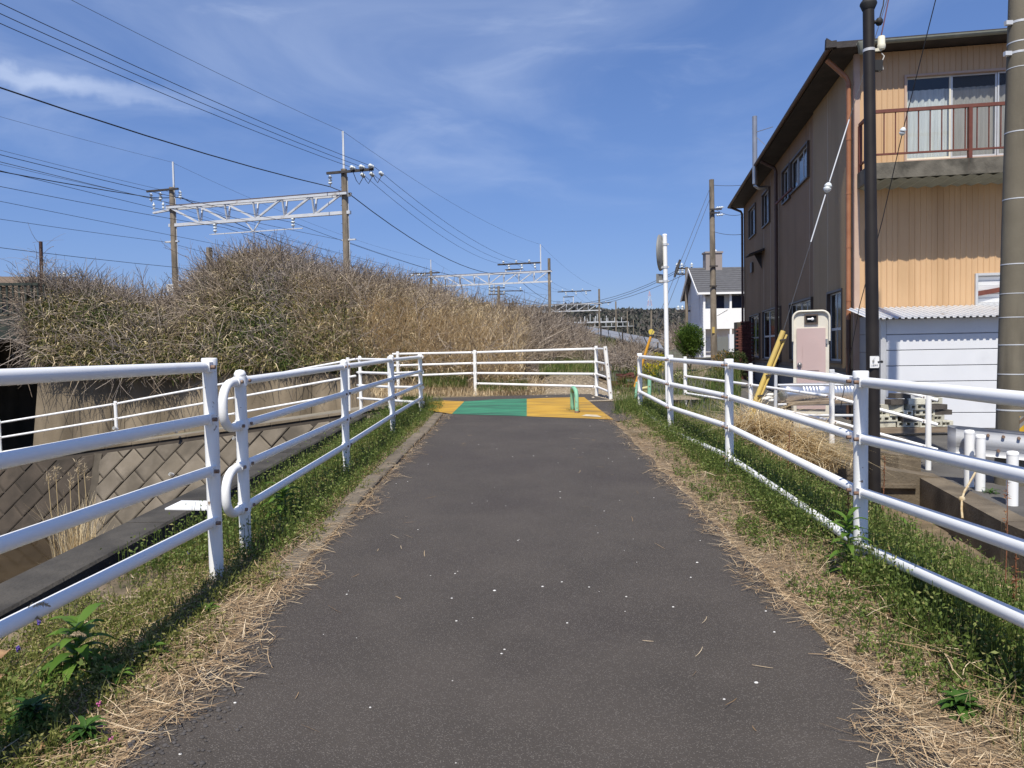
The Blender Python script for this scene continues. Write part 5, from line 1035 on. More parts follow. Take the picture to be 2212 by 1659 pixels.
pts = [q + d_ * f for f in (0, 0.004, 0.02, 0.05)]; rs = [0.02, rr_ * 0.72, rr_ * 0.95, rr_]
for k in range(24):
    f = 0.06 + 0.9 * k / 24
    if 3 < k < 10 or 13 < k < 20: pts += [q + d_ * (f - 0.008), q + d_ * f, q + d_ * (f + 0.008)]; rs += [rr_, rr_ * 0.955, rr_]
pts += [q + d_ * 0.97, q + d_ * 0.99, q2]; rs += [rr_, rr_ * 0.9, 0.02]; b.tube(pts, rs, 24)
tk = thing('water_tank', 'shiny ribbed steel tank lying on the pipe rack', 'tank', q - UZ * rr_); b.build('shell', pm('polished_steel', (0.80, 0.80, 0.80), (0.86, 0.86, 0.85), 3, 0.32, metal=0.85), tk)
b = MB(); b.sph(q2 - d_ * 0.03, 0.185, 14); b.build('end_cap', M_steel, tk)
q = at(1661, 859, 13.7); b = MB(); 
for k, (dx, dz) in enumerate(((0, 0), (0.03, 0.05), (-0.05, -0.02), (0.05, -0.05))): b.sph(q + Vector((dx, 0, dz)), 0.055, 10, (1.5, 0.8, 0.6))
b.build('work_gloves', pm('white_cotton', (0.7, 0.69, 0.65)), None, 'pair of bunched white work gloves beside the pipe rack', 'gloves')
# stack of concrete blocks
M_cb = pm('weathered_block', (0.48, 0.46, 0.37), (0.60, 0.58, 0.47), 6, 0.95, bump=0.5, bscale=60, rand=0.25, stain=(0.15, 0.14, 0.115), sscale=4, slo=0.56, shi=0.72)
M_cbd = pm('dark_old_block', (0.07, 0.06, 0.05), (0.11, 0.095, 0.08), 6, 0.95, bump=0.5, bscale=60)
def cblock(L, h, dpt, holes):
    b = MB(); x0, x1 = -L / 2, L / 2; hw, hh = 0.036, h * 0.25; hx = [x0 + L * (k + 0.5) / 3 for k in range(3)][:holes] if holes else []
    ring = []; edges = [x0] + [v for c in hx for v in (c - hw, c + hw)] + [x1]
    for dd, sgn in ((-dpt / 2, 1), (dpt / 2, -1)):
        for a, c in zip(edges[::2], edges[1::2]):
            q = [(a, dd, 0), (c, dd, 0), (c, dd, h), (a, dd, h)]; b.add(q, [(0, 1, 2, 3) if sgn > 0 else (3, 2, 1, 0)])
        for c in hx:
            for z0, z1 in ((0, h / 2 - hh), (h / 2 + hh, h)): b.add([(c - hw, dd, z0), (c + hw, dd, z0), (c + hw, dd, z1), (c - hw, dd, z1)], [(0, 1, 2, 3) if sgn > 0 else (3, 2, 1, 0)])
    for c in hx:
        r_ = [(c - hw, h / 2 - hh), (c + hw, h / 2 - hh), (c + hw, h / 2 + hh), (c - hw, h / 2 + hh)]
        for k in range(4): (a, z0), (a2, z1) = r_[k], r_[(k + 1) % 4]; b.add([(a, -dpt / 2, z0), (a2, -dpt / 2, z1), (a2, dpt / 2, z1), (a, dpt / 2, z0)], [(3, 2, 1, 0)])
    b.add([(x0, -dpt / 2, h), (x1, -dpt / 2, h), (x1, dpt / 2, h), (x0, dpt / 2, h)], [(0, 1, 2, 3)]); b.add([(x0, -dpt / 2, 0), (x1, -dpt / 2, 0), (x1, dpt / 2, 0), (x0, dpt / 2, 0)], [(3, 2, 1, 0)])
    b.add([(x0, -dpt / 2, 0), (x0, dpt / 2, 0), (x0, dpt / 2, h), (x0, -dpt / 2, h)], [(3, 2, 1, 0)]); b.add([(x1, -dpt / 2, 0), (x1, dpt / 2, 0), (x1, dpt / 2, h), (x1, -dpt / 2, h)], [(0, 1, 2, 3)])
    return b
protos = []
for L, hN, dp, hl, mt in ((0.39, 0.105, 0.19, 3, M_cb), (0.20, 0.105, 0.19, 2, M_cb), (0.32, 0.09, 0.19, 0, M_cbd), (0.39, 0.10, 0.19, 0, M_cb)):
    bb = cblock(L, hN, dp, hl); me = bpy.data.meshes.new('block'); me.from_pydata([tuple(v) for v in bb.v], [], bb.f); me.materials.append(mt); me.update(); protos.append((me, L, hN))
BY = 14.0; bz = -0.22; p0 = at(1890, 930, BY); pw_ = at(2062, 930, BY) - p0; bxd = Vector((pw_.x, 0, 0)).normalized(); n_b = 0
rowlab = ['bottom row', 'second row', 'third row', 'fourth row', 'fifth row', 'top row']
for row, (x0, x1, seq) in enumerate(((-0.05, 1.5, (3, 0, 0, 1, 0)), (-0.05, 1.42, (0, 2, 1, 1, 2, 1, 0)), (0.0, 1.45, (1, 0, 0, 2, 0)), (0.10, 1.4, (3, 0, 2, 0)), (0.2, 1.15, (2, 3, 1, 3)), (0.3, 0.75, (2,)))):
    x = x0
    for k, s in enumerate(seq):
        me, L, hN = protos[s]; x += L / 2 + random.uniform(0.005, 0.06)
        if x > x1: break
        q = Vector((p0.x, BY, bz + 0.105 * row + 0.10)) + bxd * x + Vector((0, random.uniform(-0.05, 0.05), random.uniform(0, 0.003)))
        mw = Matrix.Translation(q) @ Matrix.Rotation(random.uniform(-0.22, 0.22), 4, 'Z') @ Matrix.Rotation(random.uniform(-0.03, 0.03), 4, 'Y')
        o = bpy.data.objects.new('concrete_block', me); COL.objects.link(o); o.matrix_world = mw; ORG[o.name] = q
        setp(o, ['pale hollow', 'half length hollow', 'blackened solid', 'pale solid'][s] + ' concrete block, %s from left in the %s by the shed' % (['first', 'second', 'third', 'fourth', 'fifth', 'sixth', 'seventh'][k], rowlab[row]), 'concrete block', 'concrete blocks stacked by the shed'); x += L / 2; n_b += 1
b = MB(); b.obox(Vector((p0.x + 0.75, BY, bz + 0.045)), (0.78, 0, 0), (0, 0.12, 0), (0, 0, 0.05)); b.build('timber_sleeper', M_wood, None, 'grey timber lying under the stack of concrete blocks', 'timber')

# ---------------------------------------------------------------- drain, kerb wall, guard rail, bollards
M_wallb = pm('brown_stained_wall', (0.12, 0.095, 0.065), (0.18, 0.145, 0.10), 2.5, 0.95, bump=0.5, bscale=35, stain=(0.06, 0.047, 0.032), sscale=1.8)
kw = thing('drain_wall', 'stained concrete drain wall with culvert mouth below the side street', 'wall', (5.0, 9, -0.9))
for (y0, y1) in ((-4, 2.0), (2.0, 5.0), (5.0, 7.4), (7.4, 9.75)):
    g = 0.006; q = [(xw(y0), y0 + g), (xw(y0) + 0.3, y0 + g), (xw(y1) + 0.3, y1 - g), (xw(y1), y1 - g)]
    b = MB(); vs = [(a, c, -1.0) for a, c in q] + [(a, c, z_street(a, c) + 0.05) for a, c in q]; b.add(vs, [(3, 2, 1, 0), (4, 5, 6, 7), (0, 1, 5, 4), (1, 2, 6, 5), (2, 3, 7, 6), (3, 0, 4, 7)]); b.build('wall_section', M_wallb, kw)
# headwall with sloping top and culvert
hw = [(5.5, 9.72), (3.0, 10.15)]; hx = lambda f, z, o_=0: Vector((5.52 - 2.6 * f, 9.70 + 0.42 * f + o_, z)); ztop = lambda f: -0.33 + 0.42 * f
c0, c1 = 0.13, 0.50
for f0, f1, zz0 in ((0, c0, -1.0), (c0, c1, -0.62), (c1, 1.0, -1.0)):
    b = MB(); b.prism([hx(f0, zz0), hx(f1, zz0), hx(f1, ztop(f1)), hx(f0, ztop(f0))], (0.08, 0.42, 0)); b.build('headwall', M_wallb, kw)
b = MB(); b.prism([hx(c0, -0.45), hx(c1, -0.45), hx(c1, -0.40), hx(c0, -0.40)], (-0.02, -0.06, 0)); b.build('lintel', M_wallb, kw)
for f, s in ((c0, 1), (c1, -1)): b = MB(); b.prism([hx(f, -0.62, 0.001), hx(f + s * 0.09, -0.62, 0.001), hx(f, -0.85, 0.001)], (0.05, 0.35, 0)); b.build('haunch', M_wallb, kw)
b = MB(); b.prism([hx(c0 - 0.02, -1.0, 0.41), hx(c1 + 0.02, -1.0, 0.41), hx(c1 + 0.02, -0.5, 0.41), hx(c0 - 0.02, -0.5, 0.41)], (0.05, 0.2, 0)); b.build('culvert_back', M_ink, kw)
ys_ = [10.1, 11.2, 12.6, 14.2, 15.9]
for a, c in zip(ys_, ys_[1:]):
    b = MB(); q = [(xw(a) - 0.14, a), (xw(a) + 0.16, a), (xw(c) + 0.16, c - 0.01), (xw(c) - 0.14, c - 0.01)]; zk_ = lambda y: at(1797, 965, 11.2).z + 0.03 + (y - 11.2) * 0.012
    b.add([(p_[0], p_[1], -0.7) for p_ in q] + [(p_[0], p_[1], zk_(p_[1])) for p_ in q], [(3, 2, 1, 0), (4, 5, 6, 7), (0, 1, 5, 4), (1, 2, 6, 5), (2, 3, 7, 6), (3, 0, 4, 7)]); b.build('kerb_section', M_wallb, kw)
def bollard(px, pyb, pyt, Y, r_, lab):
    q = at(px, pyb, Y); zt = at(px, pyt, Y).z; t = thing('guard_post', lab, 'post', q, 'white steel guard posts by the concrete pole'); b = MB(); b.cyl(q - UZ * 0.1, Vector((q.x, q.y, zt)), r_, n=20); b.build('tube', M_white, t)
    b = MB(); b.lathe(Vector((q.x, q.y, zt)), [(r_ * 1.05, -0.03), (r_ * 1.05, 0.0), (r_ * 0.8, 0.012), (0.002, 0.018)], 20); b.build('cap', M_white, t); return q, t
q1, tb1 = bollard(2093, 1062, 931, 9.4, 0.056, 'left guard post carrying the end of the guard rail')
q2, tb2 = bollard(2117, 1076, 941, 9.15, 0.054, 'middle guard post with a rope tied to its foot'); q3, tb3 = bollard(2186, 1114, 977, 8.35, 0.058, 'right guard post in front of the striped concrete pole')
gl = thing('guard_rail', 'white corrugated steel guard rail beam with a rounded end behind the posts', 'guard rail', at(2070, 985, 9.6))
prf = [(-0.175, 0.0), (-0.14, 0.03), (-0.09, 0.03), (-0.05, 0.0), (0, -0.01), (0.05, 0.0), (0.09, 0.03), (0.14, 0.03), (0.175, 0.0)]
ga = at(2074, 950, 9.55); gb = ga + Vector((1.9, -1.05, -0.16)); gd = (gb - ga).normalized(); gn = Vector((gd.y, -gd.x, 0)).normalized()
stp = [(ga - gd * 0.05 + gn * 0.16, 0.85), (ga - gd * 0.13 + gn * 0.09, 0.95), (ga - gd * 0.14 + gn * 0.03, 1), (ga - gd * 0.08 - gn * 0.02, 1), (ga, 1), (gb, 1)]
b = MB(); vs = []
for p_, s in stp: vs += [p_ + UZ * z * s - gn * (o_ if s == 1 and p_ in (ga, gb) else o_ * 0.4) for z, o_ in prf]
b.add(vs, [(i * 9 + j, i * 9 + j + 1, (i + 1) * 9 + j + 1, (i + 1) * 9 + j) for i in range(len(stp) - 1) for j in range(8)], True); b.build('beam', pm('shaded_white_guard_steel', (0.46, 0.47, 0.49), (0.40, 0.41, 0.43), 3, 0.4), gl)  # white beam greyed: shade on its back face is put into the colour
for k in range(6): b = MB(); p_ = ga + gd * (0.25 + 0.16 * (k // 2) + 0.05 * (k % 2)) + UZ * (0.09 if k % 2 else -0.09); b.cyl(p_ - gn * 0.03, p_ + gn * 0.035, 0.018, n=7); b.build('bolt', M_rust, gl)
pts = [at(2113, 1010, 9.0), at(2098, 1036, 8.7), at(2083, 1062, 8.5), at(2078, 1078, 8.4), at(2077, 1100, 8.3), at(2079, 1120, 8.2)]; b = MB(); b.tube(pts, 0.013, 6); b.sph(pts[3], 0.03, 8, (1.3, 1, 1.2)); b.build('rope', pm('cream_rope', (0.55, 0.46, 0.30), (0.45, 0.33, 0.18), 20, 0.9), None, 'knotted cream rope hanging from the guard post over the drain wall', 'rope')

# ---------------------------------------------------------------- black pole, concrete pole, guys
pB = at(1889, 1086, 8.4); pBt = at(1875, -60, 8.4); M_blk = pm('black_brown_pole_paint', (0.016, 0.013, 0.012), (0.024, 0.020, 0.018), 4, 0.55, spec=0.3)
t = thing('lamp_pole', 'slim black steel pole with a small number plate', 'pole', pB); b = MB(); b.tube([pB - UZ * 0.2, pB.lerp(pBt, 0.52), pB.lerp(pBt, 0.525), pBt], [0.070, 0.066, 0.062, 0.058], 20); b.build('shaft', M_blk, t)
def pb(py): return pB.lerp(pBt, (1086 - py) / 1146)
b = MB(); b.cyl(pb(108), pb(102), 0.063, n=18); b.build('steel_band', M_galv, t)
b = MB(); q = pb(46) + Vector((0.105, -0.02, 0)); b.sph(q, 0.045, 10, (0.9, 0.9, 1)); b.cyl(pb(46), q, 0.02, n=8); b.build('cable_clamp', M_ink, t)
b = MB(); b.tube([pb(8) - UZ * 0.06, pb(8), pb(8) + UZ * 0.02, pb(0)], [0.062, 0.088, 0.085, 0.07], 14); b.build('collar', M_ink, t)
b = MB(); q = pb(100) + Vector((0.13, -0.01, 0)); b.lathe(q, [(0.035, -0.02), (0.042, 0), (0.042, 0.03), (0.038, 0.035), (0.036, 0.115), (0.03, 0.12)], 14); b.bar(pb(106), q - UZ * 0.02, 0.03, 0.03); b.build('sensor_box', pm('cream_plastic', (0.68, 0.65, 0.52)), t)
b = MB(); q0 = pb(112) + Vector((0.13, -0.01, 0)); b.tube([q0, q0 + Vector((0.03, 0, -0.03)), q0 + Vector((0.0, 0, -0.1)), q0 + Vector((0.02, 0, -0.17)), q0 + Vector((-0.02, 0, -0.19)), q0 + Vector((-0.05, 0, -0.16))], 0.007, 6); b.build('cable_tail', pm('white_cable', (0.6, 0.58, 0.52)), t)
b = MB(); b.box(pb(138) + Vector((0.09, 0, 0)), (0.09, 0.06, 0.11)); b.build('junction_box', M_ink, t)
q = pb(775) + Vector((-0.012, -0.086, 0)); b = MB(); pts = [q + Vector((dx, 0.004 * (dx / 0.04) ** 2 * 1.0, dz)) for dx, dz in ((-0.055, -0.065), (0.035, -0.065), (0.045, -0.055), (0.045, 0.055), (0.035, 0.065), (-0.055, 0.065))]; b.prism(pts, (0, 0.004, 0)); pl = b.build('number_plate', M_plate, t)
text('8', q + Vector((-0.022, -0.003, 0.008)), (1, 0, 0), UZ, 0.045, M_ink, pl); text('一口', q + Vector((-0.012, -0.003, 0.047)), (1, 0, 0), UZ, 0.012, pm('grey_ink', (0.4, 0.4, 0.4)), pl); text('口重県住', q + Vector((-0.008, -0.003, -0.030)), (1, 0, 0), UZ, 0.018, pm('grey_ink', (0.4, 0.4, 0.4)), pl)
b = MB(); b.bar(q + Vector((0.03, 0.0, 0)), q + Vector((0.1, 0.06, 0)), 0.012, 0.016); b.sph(q + Vector((0.1, 0.06, 0)), 0.016, 7); b.build('strap', M_ink, t)
cB = at(2178, 1062, 9.5); CR = 0.172; cT = at(2195, -80, 9.5); cT = Vector((cB.x + 0.045, cB.y, cT.z))
cB2 = at(2181, 1062, 9.5)
M_cp = pm('spun_concrete', (0.145, 0.126, 0.09), (0.18, 0.158, 0.115), 2, 0.85, bump=0.15, bscale=50, stain=(0.08, 0.069, 0.05), sscale=1.6, slo=0.48, shi=0.75, sstretch=(3, 3, 0.35))
t = thing('concrete_utility_pole', 'stout concrete utility pole with steel bands and hazard stripes at the right edge', 'utility pole', cB2); b = MB(); cP = lambda z: Vector((cB2.x + 0.012 * (z - cB2.z), cB2.y, z)); cr = lambda z: 0.172 - 0.0075 * (z - cB2.z)
b.tube([cP(-0.7), cP(13.0)], [cr(-0.7), cr(13.0)], 32); b.build('shaft', M_cp, t)
def pz(py): return at(2180, py, 9.5).z
for py, th in ((95, 0.016), (118, 0.03), (288, 0.014), (432, 0.014), (572, 0.014), (635, 0.01), (686, 0.012), (745, 0.014), (808, 0.014), (885, 0.02), (150, 0.01), (52, 0.03)):
    z = pz(py); th *= 0.45; b = MB(); b.cyl(cP(z - th), cP(z + th), cr(z) + 0.003, n=28); b.build('steel_band', M_galv, t)
for py in (118, 52): b = MB(); q = cP(pz(py)) + Vector((-cr(pz(py)) - 0.03, -0.03, 0)); b.box(q, (0.08, 0.05, 0.05)); b.build('band_clamp', M_galv, t)
for py in (188, 345, 497, 640, 795): b = MB(); z = pz(py); q = cP(z) + Vector((cr(z) * 0.60, -cr(z) * 0.83, 0)); b.tube([q + Vector((-0.0, 0.02, 0)), q + Vector((0.02, -0.06, 0)), q + Vector((0.05, -0.075, 0.02))], 0.011, 7); b.tube([q + Vector((0, -0.012, 0)), q + Vector((0.004, -0.004, -0.10)), q + Vector((0.006, -0.004, -0.12))], [0.012, 0.008, 0.013], 7); b.sph(q, 0.026, 8, (1, 0.5, 1)); b.build('step_bolt', M_dark, t)
hm = bpy.data.materials.new('hazard_stripes'); hm.use_nodes = True; N = hm.node_tree.nodes; L = hm.node_tree.links; gg = N.new('ShaderNodeNewGeometry'); dp_ = N.new('ShaderNodeVectorMath'); dp_.operation = 'DOT_PRODUCT'; dp_.inputs[1].default_value = (-3.4, 0, 4.6); L.new(gg.outputs['Position'], dp_.inputs[0]); fr_ = N.new('ShaderNodeMath'); fr_.operation = 'FRACT'; L.new(dp_.outputs['Value'], fr_.inputs[0]); cr_ = N.new('ShaderNodeValToRGB'); cr_.color_ramp.interpolation = 'CONSTANT'
for i, (p_, c_) in enumerate(((0.0, (0.62, 0.36, 0.02)), (0.38, (0.24, 0.23, 0.20)), (0.62, (0.15, 0.10, 0.06)), (0.85, (0.24, 0.23, 0.20)))):
    if i > 1: cr_.color_ramp.elements.new(p_)
    cr_.color_ramp.elements[i].position = p_; cr_.color_ramp.elements[i].color = (*c_, 1)
L.new(fr_.outputs[0], cr_.inputs[0]); L.new(cr_.outputs[0], N['Principled BSDF'].inputs['Base Color']); N['Principled BSDF'].inputs['Roughness'].default_value = 0.6
b = MB(); z0, z1 = pz(972), pz(897); vs = []
for z in (z0, z1): vs += [cP(z) + Vector((math.cos(a) * (cr(z) + 0.005), math.sin(a) * (cr(z) + 0.005), 0)) for a in np.linspace(-1.62, 1.0, 20)]
b.add(vs, [(i, i + 1, 21 + i, 20 + i) for i in range(19)], True); b.build('hazard_sheet', hm, t)
# guy wires with strain insulators and the yellow guard
M_yg = pm('yellow_plastic', (0.62, 0.45, 0.11), (0.55, 0.40, 0.12), 5, 0.5)
g0 = at(1612, 915, 10.3); g1_ = at(1692, 715, 10.3); gt = at(1916, 0, 10.6); gq = at(1788, 405, 10.4)
t = thing('guy_wire', 'guy wire with a yellow split guard rising from the dry grass', 'guy wire', g0); b = MB(); b.tube([g0, g1_, gq - (gq - g1_).normalized() * 0.1], 0.0045, 6); b.tube([gq, gt, gt + (gt - gq) * 0.3], 0.0045, 6); b.build('strand', M_wire2, t)
b = MB(); b.tube([g0, g0.lerp(g1_, 0.5), g1_], [0.033, 0.034, 0.035], 12); b.build('guard', M_yg, t)
b = MB(); b.tube([g0 + Vector((0.040, -0.02, 0)), g1_ + Vector((0.040, -0.02, -0.05))], 0.015, 8); b.build('guard_rib', M_yg, t)
for f in (0.30, 0.52, 0.9): b = MB(); q = g0.lerp(g1_, f) + Vector((0.03, -0.045, 0)); b.bar(q - Vector((0.04, 0, 0)), q + Vector((0.04, 0, 0.01)), 0.02, 0.02); b.build('clip', M_dark, t)
def egg(t, q, d, r_):
    d = Vector(d).normalized(); b = MB(); b.tube([q - d * r_ * 1.4, q - d * r_ * 1.1, q - d * r_ * 0.5, q - d * 0.012, q, q + d * 0.012, q + d * r_ * 0.5, q + d * r_ * 1.1, q + d * r_ * 1.4], [0.006, r_ * 0.6, r_ * 0.98, r_, r_ * 0.55, r_, r_ * 0.98, r_ * 0.6, 0.006], 14); b.build('strain_insulator', M_ins, t)
egg(t, gq, gq - g1_, 0.052)
b = MB(); b.tube([gq + (gt - gq) * 0.03, gq + (gt - gq) * 0.36], 0.009, 6); b.tube([gq - (gq - g1_) * 0.05, gq - (gq - g1_) * 0.38], 0.009, 6); b.build('preformed_grip', M_galv, t)
h0 = at(1816, 880, 12.2); h1 = at(2021, 0, 9.8); hq = at(1950, 284, 10.5); t = thing('guy_wire', 'thin dark guy wire with a white insulator in front of the balcony', 'guy wire', h0); b = MB(); b.tube([h0, at(1857, 660, 11.5), at(1905, 480, 11.0), hq, h1, h1 + (h1 - hq) * 0.2], 0.0065, 6); b.build('strand', M_wire, t); egg(t, hq, h1 - hq, 0.042)
wire('purple brown service wire rising from the sensor box at the top of the black pole', [pb(74) + Vector((0.13, -0.01, 0)), at(1925, -30, 8.6)], 0.01, 0.007, pm('purple_wire', (0.10, 0.04, 0.06)))
wire('short black cable looping over the clamp of the black pole', [pb(40) + Vector((0.11, -0.02, 0)), at(1908, 12, 8.4), at(1912, -20, 8.5)], -0.01, 0.007, M_wire)
# ---------------------------------------------------------------- convex mirror pole
mB = at(1443, 905, 12.5); mT = at(1436, 507, 12.5); t = thing('mirror_pole', 'tall white pole with a traffic mirror seen from behind', 'traffic mirror', mB)
b = MB(); b.cyl(mB - UZ * 0.2, mT, 0.036, n=14); b.lathe(mT, [(0.038, -0.02), (0.038, 0.003), (0.03, 0.01), (0.002, 0.012)], 14); b.build('pole', M_white, t)
M_back = pm('grey_mirror_back', (0.20, 0.20, 0.19), (0.25, 0.25, 0.235), 3, 0.6)
mc = at(1429, 546, 12.62); mn = Vector((-0.93, 0.36, 0)).normalized(); b = MB(); b.tube([mc - mn * 0.05, mc - mn * 0.04, mc, mc + mn * 0.03, mc + mn * 0.035], [0.06, 0.2, 0.285, 0.30, 0.295], 32); md = b.build('mirror_dish', M_back, t)
b = MB(); b.tube([mc + mn * 0.034, mc + mn * 0.05, mc + mn * 0.06], [0.285, 0.2, 0.01], 32); b.build('mirror_face', pm('mirror', (0.8, 0.8, 0.8), None, metal=1, rough=0.05), md)
for py in (528, 577, 607):
    q = Vector((mB.x + (mT.x - mB.x) * 0.9, 12.5, at(1436, py, 12.5).z)); b = MB(); b.cyl(q - UZ * 0.018, q + UZ * 0.018, 0.044, n=14); b.bar(q, q - Vector((0.09, -0.05, 0)), 0.03, 0.035); b.bar(q, q + Vector((0.06, -0.01, 0)), 0.02, 0.02); b.build('bracket', M_galv, t)
q = at(1425, 602, 12.58); b = MB(); b.obox(q, Vector((0.055, 0.05, 0)), Vector((0.01, -0.011, 0)), UZ * 0.075); b.build('notice_board', M_back, t)

# ---------------------------------------------------------------- utility pole with guys by the white house
UY = 40; uB = at(1543, 800, UY); uT = at(1537, 388, UY); t = thing('utility_pole', 'brown concrete utility pole in front of the white house', 'utility pole', uB); b = MB(); b.tube([uB - UZ * 0.5, uT], [0.18, 0.125], 16); b.build('shaft', M_pole, t)
for py, w in ((452, 0.5), (460, 0.4), (575, 0.3), (618, 0.25)): q = at(1538, py, UY - 0.2); b = MB(); b.bar(q - Vector((0.12, 0, 0)), q + Vector((w, 0, 0)), 0.07, 0.07); b.build('cross_arm', M_dark, t); b.v
for py in (449, 465): q = at(1546, py, UY - 0.2); insulator(t, q, q + Vector((0.45, 0, 0.03)), 0.06, 3)
q = at(1549, 681, UY - 0.25); b = MB(); b.tube([q, q + Vector((0.5, -0.1, 0.28))], 0.045, 10); b.build('lamp_tube', M_plate, t)
q = at(1541, 713, UY - 0.2); b = MB(); b.box(q, (0.12, 0.03, 0.32)); b.build('yellow_tag', M_yg, t)
for k, (a, c) in enumerate((((1537, 398), (1380, 790)), ((1537, 420), (1392, 790)))): wire(('upper' if k == 0 else 'lower') + ' long guy slanting from the brown utility pole down to the left', [at(*a, UY), at(c[0], c[1], 34)], 0.0, 0.012, M_wire2)
q = at(1463, 580, 37.2); b = MB(); b.tube([q + Vector((-0.14, 0, -0.42)), q, q + Vector((0.14, 0, 0.42))], [0.05, 0.09, 0.05], 8); b.build('splice_sleeve', M_dark, None, 'dark splice sleeve on the slanting guys of the utility pole', 'cable fitting')
for k, (py0, py1, s) in enumerate(((626, 574, 2.6), (632, 578, 2.6), (640, 592, 2.2))): wire(['upper', 'middle', 'lower'][k] + ' of the three slack wires strung from the stacked pole to the white house', [at(1077, py0, 100), at(1481, py1, 66)], s, 0.022, M_wire2)
wire('thin wire from the brown utility pole to the right over the house roof', [at(1540, 400, UY), at(1760, 360, 34)], 0.3, 0.012, M_wire2); wire('service wire from the brown utility pole to the yellow house', [at(1546, 452, UY - 0.2), at(1612, 460, 34)], 0.2, 0.012, M_wire2); wire('lower service wire from the brown utility pole to the yellow house', [at(1541, 500, UY), at(1612, 505, 34)], 0.1, 0.012, M_wire2)
small_pole(1483, 775, 577, 66, 0.16, 'thin far pole at the left corner of the white house', [(580, 0.9, 0.5), (592, 0.8, 0.4), (672, 0.8, 0.3)])

# ---------------------------------------------------------------- white apartment house
M_wsid = pm('white_lap_siding', (0.70, 0.71, 0.73), (0.74, 0.75, 0.76), 1, 0.6); M_slate = pm('slate_roof', (0.085, 0.085, 0.09), (0.11, 0.11, 0.115), 3, 0.8, stretch=(1, 1, 4)); M_navy = pm('navy_door', (0.02, 0.025, 0.06))
AY = 60.0; t = thing('apartment_house', 'white two storey apartment house with a dark slate gable roof', 'house', at(1560, 770, AY))
X = lambda px, py, dy=0.0: at(px, py, AY + dy)
c_l = X(1519, 770); zf = lambda py: X(1519, py).z; z0 = zf(772); ze = zf(636); xr = X(1760, 770).x; x0 = c_l.x; dep = 8.0; xl2 = at(1484, 770, AY + dep).x
LX = lambda x, y, z: Vector((x + (xl2 - x0) / dep * (y - AY) * 1.0 + 0.0, y, z))
b = MB(); b.quad(LX(x0, AY + dep, z0), LX(x0, AY, z0), LX(x0, AY, ze), LX(x0, AY + dep, ze)); b.build('gable_wall', M_wsid, t)
zrg = at(1502, 582, AY + dep / 2).z
b = MB(); b.add([LX(x0, AY, ze), LX(x0, AY + dep, ze), LX(x0, AY + dep / 2, zrg - 0.15)], [(0, 2, 1)]); b.build('gable', M_wsid, t)
for k in range(22):
    z = z0 + (ze - z0) * k / 22; b = MB(); b.bar(LX(x0 - 0.01, AY, z), LX(x0 - 0.01, AY + dep, z), 0.03, 0.03); b.build('lap_board', M_wsid, t)
b = MB(); b.quad((x0, AY + 1.2, z0), (xr, AY + 1.2, z0), (xr, AY + 1.2, ze), (x0, AY + 1.2, ze)); b.build('front_wall', M_wsid, t)
b = MB(); ov = 0.45; pA = [LX(x0 - ov, AY - 0.4, ze), LX(x0 - ov, AY + dep / 2, zrg), Vector((xr, AY + dep / 2, zrg)), Vector((xr, AY - 0.4, ze))]; b.prism(pA, (0, 0, 0.14)); pC = [LX(x0 - ov, AY + dep + 0.4, ze), LX(x0 - ov, AY + dep / 2, zrg), Vector((xr, AY + dep / 2, zrg)), Vector((xr, AY + dep + 0.4, ze))]; b.prism(pC, (0, 0, 0.14)); rf = b.build('roof', M_slate, t)
for k in range(1, 12):
    f = k / 12; b = MB(); b.bar(pA[0].lerp(pA[1], f) + UZ * 0.15, pA[3].lerp(pA[2], f) + UZ * 0.15, 0.05, 0.03); b.build('slate_course', M_slate, rf)
b = MB(); b.bar(pA[0] + UZ * 0.05, pA[3] + UZ * 0.05, 0.12, 0.16); b.bar(pA[0], pA[1], 0.1, 0.2); b.bar(pC[0], pC[1], 0.1, 0.2); b.build('fascia', M_white, t)
q = X(1539, 568, 4); b = MB(); b.box(q, (1.35, 1.0, 1.6)); b.box(q + UZ * 0.82, (1.5, 1.15, 0.14)); b.build('chimney', pm('taupe_render', (0.30, 0.26, 0.24)), rf)
q = X(1544, 538, 4); b = MB(); b.cyl(q - UZ * 0.5, q + UZ * 0.9, 0.05, n=8); b.sph(q - UZ * 0.2, 0.18, 8); b.build('antenna', M_white, rf)
zb0, zb1 = zf(711), zf(667); b = MB(); b.box(((x0 + xr) / 2, AY - 0.05, (zb0 + zb1) / 2), (xr - x0, 0.12, zb1 - zb0)); b.build('balcony_front', M_white, t)
b = MB(); b.box(((x0 + xr) / 2, AY + 0.6, zb0 + 0.06), (xr - x0, 1.2, 0.12)); b.build('walkway', M_wsid, t)
for px in (1521, 1578, 1635): p_ = X(px, 700); b = MB(); b.box((p_.x, AY - 0.02, (z0 + ze) / 2), (0.16, 0.16, ze - z0)); b.build('post', M_white, t)
for px, w in ((1528, 0.5), (1551, 0.75), (1594, 0.75)):
    p_ = X(px, 660, 1.15); b = MB(); b.box((p_.x, p_.y, zb1 + 0.35), (w + 0.2, 0.1, 1.4)); d_ = b.build('door', M_white if px == 1528 else M_navy, t)
p_ = X(1531, 745, 1.1); b = MB(); b.box((p_.x, p_.y, p_.z), (0.5, 0.1, 1.2)); b.build('door', M_alu, t)
